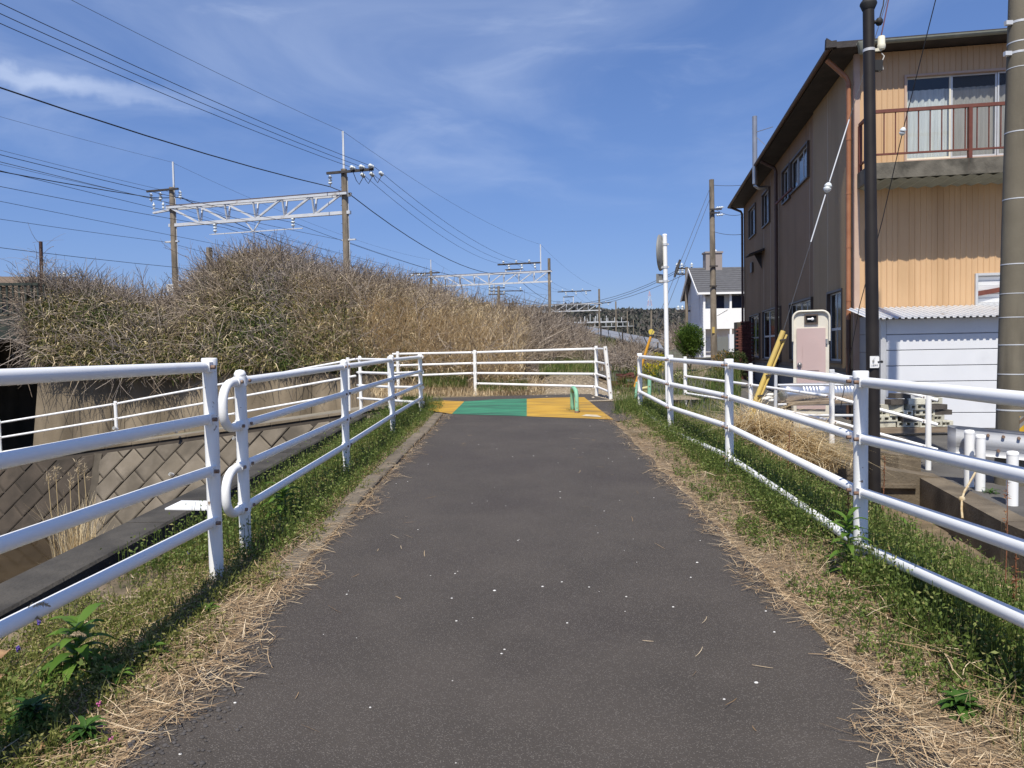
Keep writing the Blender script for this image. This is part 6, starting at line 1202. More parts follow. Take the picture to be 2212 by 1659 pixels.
fg = thing('corrugated_fence', 'grey corrugated metal fence in front of the white house', 'fence', at(1558, 775, 52)); a = at(1543, 772, 52); c = at(1596, 772, 52); zt = at(1560, 727, 52).z; b = MB(); K = 40; pr = [(a.lerp(c, k / K), 0.04 * (k % 2)) for k in range(K + 1)]; vs = [Vector((p_.x, p_.y - o_, a.z - 0.3)) for p_, o_ in pr] + [Vector((p_.x, p_.y - o_, zt)) for p_, o_ in pr]; b.add(vs, [(k, k + 1, K + 2 + k, K + 1 + k) for k in range(K)]); b.build('sheet', pm('grey_corrugated', (0.20, 0.21, 0.20)), fg)
b = MB(); b.box((at(1578, 750, 52).x, 51.8, (zt + a.z) / 2), (0.35, 0.3, zt - a.z + 0.3)); b.build('pillar', M_wsid, fg)

# ---------------------------------------------------------------- brick pillar, garden bush and shrubs
bp = thing('brick_pillar', 'dark red brick chimney stump at the far corner of the yellow house', 'brick pillar', at(1600, 805, 31)); M_br = pm('dark_red_brick', (0.10, 0.032, 0.026), (0.14, 0.05, 0.038), 8, 0.9, rand=0.3); bx0 = at(1592, 800, 31).x; bx1 = at(1612, 800, 31).x + 0.25; zt = at(1600, 693, 31).z; z = -0.4; k = 0
b = MB(); b.box(((bx0 + bx1) / 2, 31.25, (zt - 0.4) / 2), (bx1 - bx0 - 0.05, 0.45, zt + 0.3)); b.build('core', M_joint, bp)
me = bpy.data.meshes.new('brick'); bb = MB(); bb.box((0, 0, 0), (0.205, 0.1, 0.062)); me.from_pydata(bb.v, [], bb.f); me.materials.append(M_br)
while z < zt:
    x = bx0 + (0.105 if k % 2 else 0.0)
    while x < bx1:
        if not (z > zt - 0.25 and x < bx0 + 0.12): piece(me, 'brick', bp, Matrix.Translation((x + 0.05, 31.0 + random.uniform(-0.008, 0.008), z)))
        x += 0.217
    z += 0.074; k += 1
def bush(label, c, sx, sz, n, mat, lw, trunk=0.5, cat='shrub', name='bush', up=0.6, shell=0.55, sl=1.0):
    c = Vector(c); t = thing(name, label, cat, c - UZ * (sz + trunk)); b = MB()
    for k in range(5): branch(b, c - UZ * (sz + trunk), (random.uniform(-0.5, 0.5), random.uniform(-0.5, 0.5), 1), sz * 1.2 + trunk, 0.03 * sx + 0.008, 1, 0.6)
    b.build('stem', M_bare, t); d = rvec(n); r_ = rng.uniform(shell, 1, n) ** 0.6; lump = 1 + 0.22 * np.sin(d[:, 0] * 5 + d[:, 2] * 4) * np.cos(d[:, 1] * 6 + 1) + 0.12 * np.sin(d[:, 2] * 9 + d[:, 0] * 11)
    B = np.array(c) + d * (r_ * lump)[:, None] * np.array([sx, sx, sz]); dd = nrm_(d * 0.7 + rvec(n) * 0.7 + np.array([0, 0, up])); V, F, Q = leaves(B, dd, nrm_(np.cross(dd, rvec(n))), rng.uniform(0.7, 1.4, n) * lw * 3 * sl, rng.uniform(0.6, 1.3, n) * lw, rng.uniform(0, 1, n)); bigmesh('foliage', V, F, Q, mat, kind=None, parent=t); return t
M_conif = leafmat('conifer_green', [(0, (0.022, 0.05, 0.010)), (0.5, (0.07, 0.13, 0.02)), (1, (0.15, 0.23, 0.035))], 0.6, 0.25)
bush('round bright green conifer bush left of the brown utility pole', at(1489, 737, 41), 0.74, 0.90, 9000, M_conif, 0.040, 0.6, shell=0.1)
M_ora = leafmat('orange_green_leaves', [(0, (0.04, 0.06, 0.015)), (0.5, (0.11, 0.11, 0.03)), (0.75, (0.35, 0.19, 0.04)), (1, (0.50, 0.28, 0.06))], 0.6, 0.25)
M_dkg = leafmat('dark_shrub_leaves', [(0, (0.02, 0.035, 0.012)), (0.7, (0.05, 0.075, 0.022)), (1, (0.14, 0.15, 0.05))], 0.5, 0.2)
bush('orange and green shrub below the brown utility pole', at(1566, 785, 27), 0.42, 0.40, 1500, M_ora, 0.03, 0.3); bush('dark green shrub against the yellow house beside the brick pillar', at(1588, 790, 26), 0.40, 0.5, 1800, M_dkg, 0.03, 0.3); bush('lower mixed shrub behind the second right railing post', at(1560, 840, 22), 0.42, 0.45, 1500, M_dkg, 0.026, 0.2)
M_yel = leafmat('yellow_flowers', [(0, (0.08, 0.14, 0.02)), (0.35, (0.12, 0.18, 0.03)), (0.45, (0.62, 0.50, 0.02)), (1, (0.75, 0.62, 0.03))], 0.6, 0.3)
bush('clump of yellow rape flowers behind the white mirror pole', at(1412, 783, 24), 0.42, 0.30, 1600, M_yel, 0.022, 0.1, 'flowers', 'flower_clump'); bush('small patch of yellow rape flowers nearer the right railing', at(1398, 802, 20), 0.28, 0.2, 700, M_yel, 0.02, 0.05, 'flowers', 'flower_clump')
M_daf = leafmat('pale_daffodils', [(0, (0.05, 0.10, 0.02)), (0.6, (0.09, 0.15, 0.04)), (0.66, (0.7, 0.66, 0.3)), (1, (0.8, 0.77, 0.45))], 0.6, 0.3)
bush('pale daffodils among the garden rubble', at(1474, 815, 18.5), 0.25, 0.13, 500, M_daf, 0.016, 0.05, 'flowers', 'flower_clump')
# garden odds and ends
t = thing('plastic_bucket', 'faded yellow plastic bucket lying behind the right railing', 'bucket', at(1392, 856, 16.5)); q = at(1392, 858, 16.3); b = MB(); b.tube([q, q + Vector((-0.01, 0, 0.17)), q + Vector((-0.02, 0, 0.2))], [0.115, 0.14, 0.16], 16, False); b.tube([q, q + Vector((0, 0, 0.004))], 0.115, 16); b.build('tub', pm('faded_yellow', (0.62, 0.55, 0.26)), t)
b = MB(); b.tube([q + Vector((-0.02, 0, 0.195)), q + Vector((-0.022, 0, 0.21))], [0.165, 0.165], 16, False); b.build('rim', pm('faded_yellow', (0.62, 0.55, 0.26)), t)
for k, (a, c, lab) in enumerate((((1495, 806), (1535, 794), 'longest grey board lying in the garden rubble'), ((1500, 813), (1530, 811), 'flat grey board in the garden rubble'), ((1512, 820), (1524, 800), 'slanting grey board in the garden rubble'))): b = MB(); b.bar(at(*a, 21 - k * 0.3), at(*c, 22 - k * 0.3), 0.12, 0.03); b.build('loose_board', M_wood, None, lab, 'board')
q = at(1345, 822, 19); t = thing('brick_heap', 'small heap of old bricks at the edge of the garden', 'bricks', q - UZ * 0.15)
for k in range(22): piece(me, 'brick', t, Matrix.Translation(q + Vector((random.gauss(0, 0.16), random.gauss(0, 0.12), -0.12 + 0.30 * random.random() ** 2))) @ Matrix.Rotation(random.uniform(-1, 1), 4, 'Z') @ Matrix.Rotation(random.uniform(-0.5, 0.5), 4, 'X'))
# white sheet of plastic by the railing
b = MB(); q0, q1 = at(1170, 838, 17.6), at(1285, 818, 18.6); n = 14; vs = []
for i in range(n + 1):
    for j in range(5): p_ = q0.lerp(q1, i / n); vs.append((p_.x, q0.y + 0.7 * j / 4 + 0.5, road(15.2) + 0.06 + 0.10 * abs(nz(i * 0.5, j, 1, 8)) * (1 - abs(j - 2) / 3)))
b.add(vs, [(i * 5 + j, (i + 1) * 5 + j, (i + 1) * 5 + j + 1, i * 5 + j + 1) for i in range(n) for j in range(4)], True); b.build('plastic_sheet', pm('crumpled_white_plastic', (0.55, 0.55, 0.54), (0.68, 0.68, 0.67), 5, 0.5), None, 'crumpled white plastic sheet on the gravel behind the boundary railing', 'plastic sheet')

# ---------------------------------------------------------------- solar panels
M_pv = pm('solar_glass', (0.22, 0.225, 0.235), (0.27, 0.275, 0.285), 2, 0.5, spec=0.4); M_pvf = pm('panel_frame', (0.42, 0.44, 0.46), None, metal=0.5, rough=0.4)
sp_ = thing('solar_array', 'long tilted solar panel array climbing the embankment side', 'solar panels', at(1430, 790, 27))
A0, A1 = at(1436, 755, 26), at(1159, 690, 50); B0, B1 = at(1422, 733, 32), at(1164, 686.5, 58)
NP = 14
for i in range(NP):
    for j in range(2):
        f0, f1 = i / NP + 0.003, (i + 1) / NP - 0.003; g0_, g1__ = j / 2 + 0.005, (j + 1) / 2 - 0.005
        Pq = lambda f, g: (A0.lerp(A1, f)).lerp(B0.lerp(B1, f), g); c_ = [Pq(f0, g0_), Pq(f1, g0_), Pq(f1, g1__), Pq(f0, g1__)]
        b = MB(); b.prism(c_, (0, 0, -0.05)); o = b.build('solar_panel', M_pvf, sp_); cm = sum(c_, Vector()) / 4; b = MB(); b.prism([cm + (p_ - cm) * 0.94 + UZ * 0.012 for p_ in c_], (0, 0, -0.02)); b.build('cell_face', M_pv, o)
b = MB(); b.bar(A0 - UZ * 0.12, A1 - UZ * 0.12, 0.08, 0.14); b.bar(B0 - UZ * 0.12, B1 - UZ * 0.12, 0.08, 0.14); b.build('beam', M_dark, sp_)
for i in range(9):
    f = i / 9; a = A0.lerp(A1, f) - UZ * 0.15; b = MB(); b.bar(a, Vector((a.x - 0.2, a.y + 1.2, max(0.2, a.z - 1.6))), 0.05, 0.05); b.bar(a + Vector((0, 1.0, 0)), Vector((a.x + 0.5, a.y, max(0.2, a.z - 1.5))), 0.05, 0.05); b.bar(a, Vector((a.x, a.y, max(0.0, a.z - 1.7))), 0.06, 0.06); b.build('support_frame', M_galv if i % 2 else M_dark, sp_)
for (px, py) in ((1298, 716), (1345, 735), (1421, 757)): q = at(px, py, 25.6); b = MB(); b.bar(q - UZ * 0.35, q + UZ * 0.28, 0.045, 0.045); b.build('marker_post', M_dark, sp_)
# ---------------------------------------------------------------- far hill, pylon, sheds
prof = [(-2600, 700), (-600, 690), (300, 690), (800, 690), (1000, 684), (1090, 676), (1130, 671), (1165, 672), (1200, 668), (1232, 662), (1262, 664), (1290, 673), (1320, 677), (1345, 673), (1390, 677), (1440, 674), (1490, 677), (1600, 680), (2000, 676), (3000, 672), (5000, 690)]
HY = 620; V = []; xs = []; px = -2600.0
while px < 5000: xs.append(px); px += 6 if 1000 < px < 1600 else 60
NR = 9
for px in xs:
    py = np.interp(px, [a for a, _ in prof], [c for _, c in prof]); top = at(px, py, HY); 
    for j in range(NR): f = j / (NR - 1); h_ = (top.z) * math.sin(f * math.pi / 2) ** 1.2; r_ = 4.5 * (nz(px * 0.07, f * 9, 1, 3) + 0.7 * nz(px * 0.2, f * 20, 1, 7)) * (0.3 + f); V.append((top.x * (0.82 + 0.18 * f), HY * (0.80 + 0.20 * f), -1 + h_ + r_ * 0.5))
F = [(i * NR + j, (i + 1) * NR + j, (i + 1) * NR + j + 1, i * NR + j + 1) for i in range(len(xs) - 1) for j in range(NR - 1)]; b = MB(); b.add(V, F, True)
M_hill = pm('wooded_hillside', (0.085, 0.08, 0.066), (0.115, 0.10, 0.082), 0.06, 0.95, bump=1.0, bscale=0.22, stain=(0.045, 0.058, 0.038), sscale=0.022, slo=0.52, shi=0.62); b.build('hills', M_hill, kind='structure')
n = 9000; px_ = rng.uniform(1060, 1510, n); f = rng.uniform(0.05, 1.0, n) ** 0.7; tops = np.array([np.array(at(p_, np.interp(p_, [a for a, _ in prof], [c for _, c in prof]), HY)) for p_ in px_]); B = np.stack([tops[:, 0] * (0.82 + 0.18 * f), HY * (0.80 + 0.20 * f) - 1.5, -1 + tops[:, 2] * np.sin(f * np.pi / 2) ** 1.2 + rng.uniform(-0.5, 0.5, n)], 1)
M_wood_ = leafmat('far_woodland', [(0, (0.065, 0.078, 0.062)), (0.35, (0.11, 0.115, 0.095)), (0.7, (0.165, 0.15, 0.13)), (1, (0.21, 0.19, 0.17))], 0.9, 0.25)
prt = []
for k in range(3): d = nrm_(rvec(n) + np.array([0, -0.4, 0.9])); prt.append(leaves(B + rvec(n) * 1.2, d, nrm_(np.cross(d, rvec(n))), rng.uniform(2.0, 5.0, n), rng.uniform(1.5, 3.2, n), rng.uniform(0, 1, n), 0.1))
V, F, Q = join(prt); bigmesh('hill_woodland', V, F, Q, M_wood_, 'bare and evergreen woodland on the far hill', 'woodland')
PY = 900; t = thing('pylon', 'red and white lattice pylon on the far hill', 'pylon', at(1404, 700, PY)); pT = at(1403, 629, PY); pBm = at(1404, 700, PY)
for k in range(7):
    f0, f1 = k / 7, (k + 1) / 7; w0, w1_ = 4.2 * (1 - f0) + 0.3, 4.2 * (1 - f1) + 0.3; b = MB(); a = pBm.lerp(pT, f0); c = pBm.lerp(pT, f1)
    for s in (-1, 1):
        for s2 in (-1, 1): b.bar(a + Vector((w0 * s, w0 * s2, 0)), c + Vector((w1_ * s, w1_ * s2, 0)), 0.28, 0.28)
        b.bar(a + Vector((w0 * s, -w0, 0)), c + Vector((-w1_ * s, -w1_, 0)), 0.2, 0.2)
    if k > 3: b.bar(a - Vector((w0 + 1.6, 0, 0)), a + Vector((w0 + 1.6, 0, 0)), 0.3, 0.3)
    b.build('lattice_stage', pm('pylon_red', (0.55, 0.36, 0.38)) if k % 2 == 0 else pm('pylon_white', (0.6, 0.64, 0.72)), t)
t = thing('low_building', 'low flat white building far behind the conifer bush', 'building', at(1466, 730, 160)); b = MB(); q = at(1466, 724, 160); b.box(q, (6.0, 6, 1.4)); b.build('wall', M_wsid, t); b = MB(); b.box(q + UZ * 0.8, (6.4, 6.4, 0.25)); b.build('roof', M_found, t)
# shed roof at the far left
M_tileroof = pm('old_brown_roof', (0.13, 0.09, 0.06), (0.20, 0.14, 0.09), 3, 0.9, bump=0.5, bscale=12); t = thing('old_shed', 'old shed with a sagging brown roof behind the bridge railing', 'shed', at(20, 700, 30)); a = at(-160, 598, 30); c = at(50, 600, 30); b = MB(); b.prism([a - UZ * 0.0 + Vector((0, -1.0, -0.45)), c + Vector((0.4, -1.0, -0.45)), c + Vector((0, 1.2, 0.05)), a + Vector((0, 1.2, 0.05))], (0, 0, 0.1)); b.build('roof', M_tileroof, t); b = MB(); q = (a + c) / 2; b.box((q.x, 30.6, q.z - 1.4), (c.x - a.x, 1.6, 2.2)); b.build('wall', pm('grey_board_wall', (0.10, 0.09, 0.08), (0.14, 0.125, 0.11), 3, 0.9), t)
t = thing('dark_frame', 'dark steel frame beside the old shed', 'frame', at(70, 680, 21)); b = MB(); b.bar(at(40, 609, 21), at(92, 613, 21), 0.1, 0.1); b.bar(at(75, 612, 21), at(76, 690, 21), 0.09, 0.09); b.bar(at(90, 612, 21), at(92, 690, 21), 0.07, 0.07); b.build('bars', pm('rusty_steel', (0.055, 0.03, 0.025)), t)
# ---------------------------------------------------------------- verge vegetation
def ysamp(n, a, c, mixlog=0.6):
    k = rng.uniform(0, 1, n) < mixlog; y = rng.uniform(a, c, n); y[k] = a * np.exp(rng.uniform(0, 1, k.sum()) * math.log(c / a)); return y
def place(n, u0, u1, a, c, zf, ml=0.6, pw=1.0, mask=None):
    y = ysamp(n, a, c, ml); u = u0 + (u1 - u0) * rng.uniform(0, 1, n) ** pw; x = u + SX * y
    if mask is not None:
        k = mask(x, y); x, y = x[k], y[k]
    return np.stack([x, y, np.array([zf(p_, q_) for p_, q_ in zip(x, y)])], 1)
def patchy(s, lo, k): return lambda x, y: np.array([mnoise.noise(Vector((a * s, c * s, k))) > lo + rng.uniform(-0.25, 0.25) for a, c in zip(x, y)])
def lying(P_, ln, w, lift=0.03):
    n = len(P_); az = rng.uniform(0, 2 * np.pi, n); d = np.stack([np.cos(az), np.sin(az), rng.uniform(-0.08, 0.25, n)], 1); K = 4; t = np.linspace(-0.5, 0.5, K)[None, :, None]; cv = nrm_(np.cross(d, [[0, 0, 1.]])) * rng.uniform(-0.25, 0.25, n)[:, None]
    c = P_[:, None] + np.array([0, 0, 1.]) * (rng.uniform(0.004, lift, n))[:, None, None] + d[:, None] * ln[:, None, None] * t + cv[:, None] * (ln[:, None, None] * t * t); c[..., 2] = np.maximum(c[..., 2], (P_[:, 2] + 0.003)[:, None])
    return ribbons(c, np.repeat(w[:, None], K, 1) * np.array([0.6, 1, 1, 0.5]), nrm_(np.cross(d, rvec(n) * 0.35 + np.array([0, 0, 1.]))), rng.uniform(0, 1, n))
def weeds(P_, h, lw, ll, per=7, spread=0.05):
    """small leafy weeds: leaves round thin stems"""
    n = len(P_); B = np.repeat(P_, per, 0); H_ = np.repeat(h, per) * rng.uniform(0.15, 1.0, n * per); off = rng.normal(size=(n * per, 2)) * np.repeat(spread * (h / 0.15), per)[:, None] * 0.5
    B = B + np.stack([off[:, 0], off[:, 1], H_], 1); d = nrm_(rvec(n * per) + np.array([0, 0, 0.5])); m_ = n * per
    lv_ = leaves(B, d, nrm_(np.cross(d, rvec(m_))), rng.uniform(0.7, 1.3, m_) * ll, rng.uniform(0.7, 1.3, m_) * lw, np.repeat(rng.uniform(0, 0.8, n), per) + rng.uniform(0, 0.2, m_), 0.1)
    tip = P_ + np.stack([rng.normal(size=n) * 0.02, rng.normal(size=n) * 0.02, h], 1); st = tubes3(np.stack([P_, (P_ + tip) / 2 + rng.normal(size=(n, 3)) * 0.008, tip], 1), np.full((n, 3), 0.0016), rng.uniform(0, 0.6, n))
    return [lv_, st]
M_weed = leafmat('weed_leaves', [(0, (0.065, 0.105, 0.022)), (0.5, (0.13, 0.185, 0.04)), (0.85, (0.22, 0.255, 0.07)), (1, (0.38, 0.35, 0.14))], 0.55, 0.3)
M_weedy = leafmat('yellow_green_weeds', [(0, (0.09, 0.12, 0.025)), (0.5, (0.19, 0.205, 0.05)), (0.85, (0.31, 0.285, 0.10)), (1, (0.48, 0.40, 0.18))], 0.6, 0.3)
M_litter = leafmat('straw_litter', [(0, (0.20, 0.13, 0.07)), (0.45, (0.42, 0.29, 0.165)), (0.8, (0.58, 0.44, 0.27)), (1, (0.74, 0.61, 0.42))], 0.85, 0.1)
# straw litter along both edges of the asphalt, scalloped onto it
def edge_mask(side):
    def f(x, y):
        u = np.abs(x - SX * y - (EL if side < 0 else ER)); s = np.array([0.20 + 0.26 * mnoise.noise(Vector((side, c * 1.1, 2))) + 0.14 * mnoise.noise(Vector((side, c * 3.4, 4))) for c in y])
        inner = np.where(side < 0, x - SX * y - EL, ER - (x - SX * y)); return (inner < np.maximum(0.0, s * 0.75) * rng.uniform(0.2, 1.0, len(x))) & (inner > -0.75)
    return f
zL_ = lambda x, y: max(z_left(x, y), road(y) + 0.012 if x - SX * y > EL else -9); zR_ = lambda x, y: max(z_right(x, y), road(y) + 0.012 if x - SX * y < ER else -9)
prt = []
Pn = place(30000, -2.1, -1.02, 1.6, 12.4, zL_, 0.8, mask=edge_mask(-1)); prt.append(lying(Pn, 0.02 + 0.17 * rng.uniform(0, 1, len(Pn)) ** 2.2, rng.uniform(0.0013, 0.0036, len(Pn))))
Pn = place(30000, 1.0, 2.1, 1.6, 12.4, zR_, 0.8, mask=edge_mask(1)); prt.append(lying(Pn, 0.02 + 0.17 * rng.uniform(0, 1, len(Pn)) ** 2.2, rng.uniform(0.0013, 0.0036, len(Pn))))
Pn = place(2600, -2.5, -1.3, 1.6, 12.4, z_left, 0.7); prt.append(lying(Pn, rng.uniform(0.05, 0.25, len(Pn)), rng.uniform(0.002, 0.005, len(Pn)), 0.06))
Pn = place(5000, 1.6, 4.2, 1.6, 12.4, z_right, 0.5); prt.append(lying(Pn, rng.uniform(0.05, 0.3, len(Pn)), rng.uniform(0.002, 0.006, len(Pn)), 0.10))
Pn = place(110, -1.0, 0.95, 1.8, 10, lambda x, y: road(y) + 0.012, 0.6); Pn = Pn[np.abs(Pn[:, 0]) > 0.55]; prt.append(lying(Pn, rng.uniform(0.04, 0.12, len(Pn)), rng.uniform(0.002, 0.004, len(Pn)), 0.01))
V, F, Q = join(prt); bigmesh('straw_litter', V, F, Q, M_litter, 'dry straw litter along both edges of the path', 'straw')
# low weeds, left
prt = []
Pn = place(11000, -2.62, -1.6, 1.5, 13, z_left, 0.75, mask=patchy(1.2, -0.35, 1)); prt += weeds(Pn, rng.uniform(0.02, 0.10, len(Pn)), 0.009, 0.019, 7, 0.09)
Pn = place(1700, -1.72, -1.4, 1.5, 12.5, z_left, 0.75, mask=patchy(1.8, 0.05, 21)); prt += weeds(Pn, rng.uniform(0.02, 0.07, len(Pn)), 0.010, 0.022, 7, 0.09)
Pn = place(4200, 2.35, 4.5, 1.5, 10.5, z_right, 0.5, mask=patchy(0.8, -0.1, 23)); prt += weeds(Pn, rng.uniform(0.05, 0.2, len(Pn)), 0.009, 0.022, 7, 0.09)
V, F, Q = join(prt); bigmesh('verge_weeds', V, F, Q, M_weedy, 'yellowish low weeds covering the verges and the right bank', 'weeds')
prt = []
Pn = place(2600, -2.55, -1.5, 4.6, 14, z_left, 0.3); prt += weeds(Pn, rng.uniform(0.08, 0.28, len(Pn)), 0.012, 0.026, 9, 0.07)
Pn = place(900, -2.45, -1.75, 1.5, 3.2, z_left, 0.3); prt += weeds(Pn, rng.uniform(0.03, 0.12, len(Pn)), 0.016, 0.026, 8, 0.06)
V, F, Q = join(prt); bigmesh('verge_weeds', V, F, Q, M_weed, 'dark green vetch along the foot of the looped railing', 'weeds')
# right: dense vetch along the railing, grass down the bank
prt = []
Pn = place(8500, 1.72, 2.35, 1.5, 13.5, z_right, 0.6, mask=patchy(1.0, -0.35, 5)); prt += weeds(Pn, rng.uniform(0.06, 0.26, len(Pn)), 0.011, 0.024, 9, 0.06)
Pn = place(1800, 1.40, 1.8, 1.5, 12.5, z_right, 0.7, mask=patchy(1.6, 0.0, 8)); prt += weeds(Pn, rng.uniform(0.03, 0.10, len(Pn)), 0.011, 0.024, 8, 0.06)
Pn = place(3200, 2.3, 4.4, 1.5, 10.5, z_right, 0.4, mask=patchy(0.9, 0.0, 3)); prt += weeds(Pn, rng.uniform(0.06, 0.22, len(Pn)), 0.012, 0.026, 8, 0.07)
V, F, Q = join(prt); bigmesh('verge_weeds', V, F, Q, M_weed, 'dense green vetch under the right railing', 'weeds')
prt = []
Pn = place(8000, 2.1, 4.5, 1.5, 16, z_right, 0.45); prt.append(blades(Pn, rng.uniform(0.06, 0.24, len(Pn)), rng.uniform(0.0025, 0.006, len(Pn)), 0.9))
Pn = place(3500, 1.5, 2.3, 1.5, 14, z_right, 0.6, mask=patchy(1.1, 0.0, 12)); prt.append(blades(Pn, rng.uniform(0.05, 0.22, len(Pn)), rng.uniform(0.0025, 0.005, len(Pn)), 0.8))
Pn = place(5500, -2.6, -1.5, 1.5, 14, z_left, 0.65, mask=patchy(1.3, -0.05, 15)); prt.append(blades(Pn, rng.uniform(0.03, 0.15, len(Pn)), rng.uniform(0.002, 0.0045, len(Pn)), 0.9))
V, F, Q = join(prt); bigmesh('verge_grass', V, F, Q, leafmat('verge_grass', [(0, (0.08, 0.125, 0.025)), (0.45, (0.16, 0.20, 0.05)), (0.7, (0.29, 0.27, 0.10)), (1, (0.55, 0.44, 0.24))], 0.6, 0.3), 'mixed green and yellowing grass on both verges', 'grass')
# grass beyond: embankment foot, slope behind the railing and garden
prt = []
def gp(px0, px1, py0, py1, Y0, Y1, n, h0, h1, w0=0.004, w1=0.010, sl=0.0, md=0.6):
    px = rng.uniform(px0, px1, n); f = rng.uniform(0, 1, n); A = np.array([np.array(at(a, py1 + (py0 - py1) * q_, Y0 + (Y1 - Y0) * q_)) for a, q_ in zip(px, f)]); return blades(A, rng.uniform(h0, h1, n), rng.uniform(w0, w1, n), md)
prt.append(gp(1165, 1290, 760, 812, 17.5, 24, 4200, 0.12, 0.35)); prt.append(gp(1250, 1330, 738, 762, 24, 33, 1600, 0.15, 0.4, 0.008, 0.016)); prt.append(gp(905, 1010, 812, 838, 17.0, 18.2, 1500, 0.08, 0.3)); prt.append(gp(1030, 1140, 828, 846, 16.7, 17.4, 700, 0.06, 0.25)); prt.append(gp(1320, 1380, 780, 880, 14, 22, 1800, 0.05, 0.2)); prt.append(gp(1380, 1600, 800, 900, 13.2, 20, 5200, 0.06, 0.28)); prt.append(gp(1530, 1600, 800, 860, 17, 26, 1500, 0.06, 0.22))
prt.append(gp(870, 935, 858, 884, 13.6, 15.0, 700, 0.05, 0.18)); prt.append(gp(1328, 1400, 868, 905, 12.2, 14.2, 1700, 0.06, 0.22))
V, F, Q = join(prt); bigmesh('rough_grass', V, F, Q, M_grass, 'rough green grass behind the boundary railing and in the garden', 'grass')
n = 60; p_ = np.array(at(1236, 889, 12.9)) + np.stack([rng.normal(size=n) * 0.05, rng.normal(size=n) * 0.04, np.zeros(n)], 1); V, F, Q = blades(p_, rng.uniform(0.05, 0.16, n), rng.uniform(0.003, 0.006, n), 0.9); bigmesh('grass_tuft', V, F, Q, M_grass, 'single green grass tuft at the foot of the green hoop', 'grass', kind=None)
# stones on the bare slope behind the boundary railing
b = MB(); st = []
for k in range(900):
    px = random.uniform(1120, 1345); py = random.uniform(806, 866); q = gr(px, py, 0.0)
    if q.y > 19.5 or q.y < 15.3: continue
    r_ = random.uniform(0.006, 0.024) * (1.6 if random.random() < 0.08 else 1); b.sph((q.x, q.y, z_foot(q.x, q.y) + 0.3 * r_), r_, 6, (random.uniform(0.8, 1.4), random.uniform(0.8, 1.3), 0.6))
b.build('loose_stones', pm('tan_stone', (0.36, 0.29, 0.21), (0.55, 0.47, 0.36), 9, 0.9), None, 'scattered tan stones on the bare ground behind the boundary railing', 'stones', kind='stuff')
b = MB()
for k in range(85):
    y = float(ysamp(1, 2.0, 11, 0.85)[0]); x = random.uniform(-1.25, 1.25) + SX * y; r_ = random.uniform(0.002, 0.0055) * (1.5 if random.random() < 0.1 else 1); b.sph((x, y, road(y) + 0.0125), r_, 6, (1.2, 1, 0.5))
b.build('white_grit', pm('white_grit', (0.72, 0.71, 0.68), (0.6, 0.58, 0.54), 30, 0.8), None, 'scattered white grit on the asphalt path', 'grit', kind='stuff')
b = MB()
for k in range(420):
    y = random.uniform(2.0, 3.3); x = EL + SX * y + abs(random.gauss(0, 0.13)) - 0.03; b.sph((x, y, road(y) + 0.014), random.uniform(0.003, 0.011), 5, (1.2, 1, 0.7))
b.build('asphalt_crumbs', pm('asphalt_crumb', (0.055, 0.05, 0.048), (0.09, 0.082, 0.078), 30, 0.9), None, 'loose dark crumbs at the broken left edge of the asphalt', 'gravel', kind='stuff')
# dry grass clumps on the right bank
M_dry = leafmat('pale_dry_grass', [(0, (0.50, 0.38, 0.20)), (0.5, (0.72, 0.58, 0.35)), (1, (0.84, 0.74, 0.52))], 0.7, 0.35)
cl = [((1620, 930), 9.9, 0.62, 'leftmost pale dry grass clump round the yellow guy guard'), ((1655, 945), 9.7, 0.66, 'second pale dry grass clump right of the yellow guy guard'), ((1690, 958), 9.6, 0.62, 'tall middle pale dry grass clump on the right bank'), ((1722, 975), 9.5, 0.55, 'fourth pale dry grass clump on the right bank'), ((1752, 990), 9.4, 0.50, 'low arching dry grass clump near the drain wall'), ((1775, 1003), 9.3, 0.42, 'rightmost arching dry grass clump beside the drain wall'), ((1700, 990), 9.0, 0.35, 'low front dry grass clump on the right bank')]
for (pp, Y, h, lab) in cl:
    q = at(pp[0], pp[1], Y); t = thing('dry_grass_clump', lab, 'dry grass', q, 'dry grass clumps on the right bank'); n = 240; pos = np.array(q) + np.stack([rng.normal(size=n) * 0.13, rng.normal(size=n) * 0.14, rng.uniform(-0.1, 0.05, n)], 1)
    V, F, Q = blades(pos, rng.uniform(0.5, 1.25, n) * h, rng.uniform(0.006, 0.014, n), 2.0, 8); bigmesh('blades', V, F, Q, M_dry, kind=None, parent=t)
    n = 60; V, F, Q = lying(pos[:n] + np.array([0, 0, 0.1]), rng.uniform(0.1, 0.35, n), rng.uniform(0.004, 0.008, n), 0.2); bigmesh('fallen_blades', V, F, Q, M_dry, kind=None, parent=t)
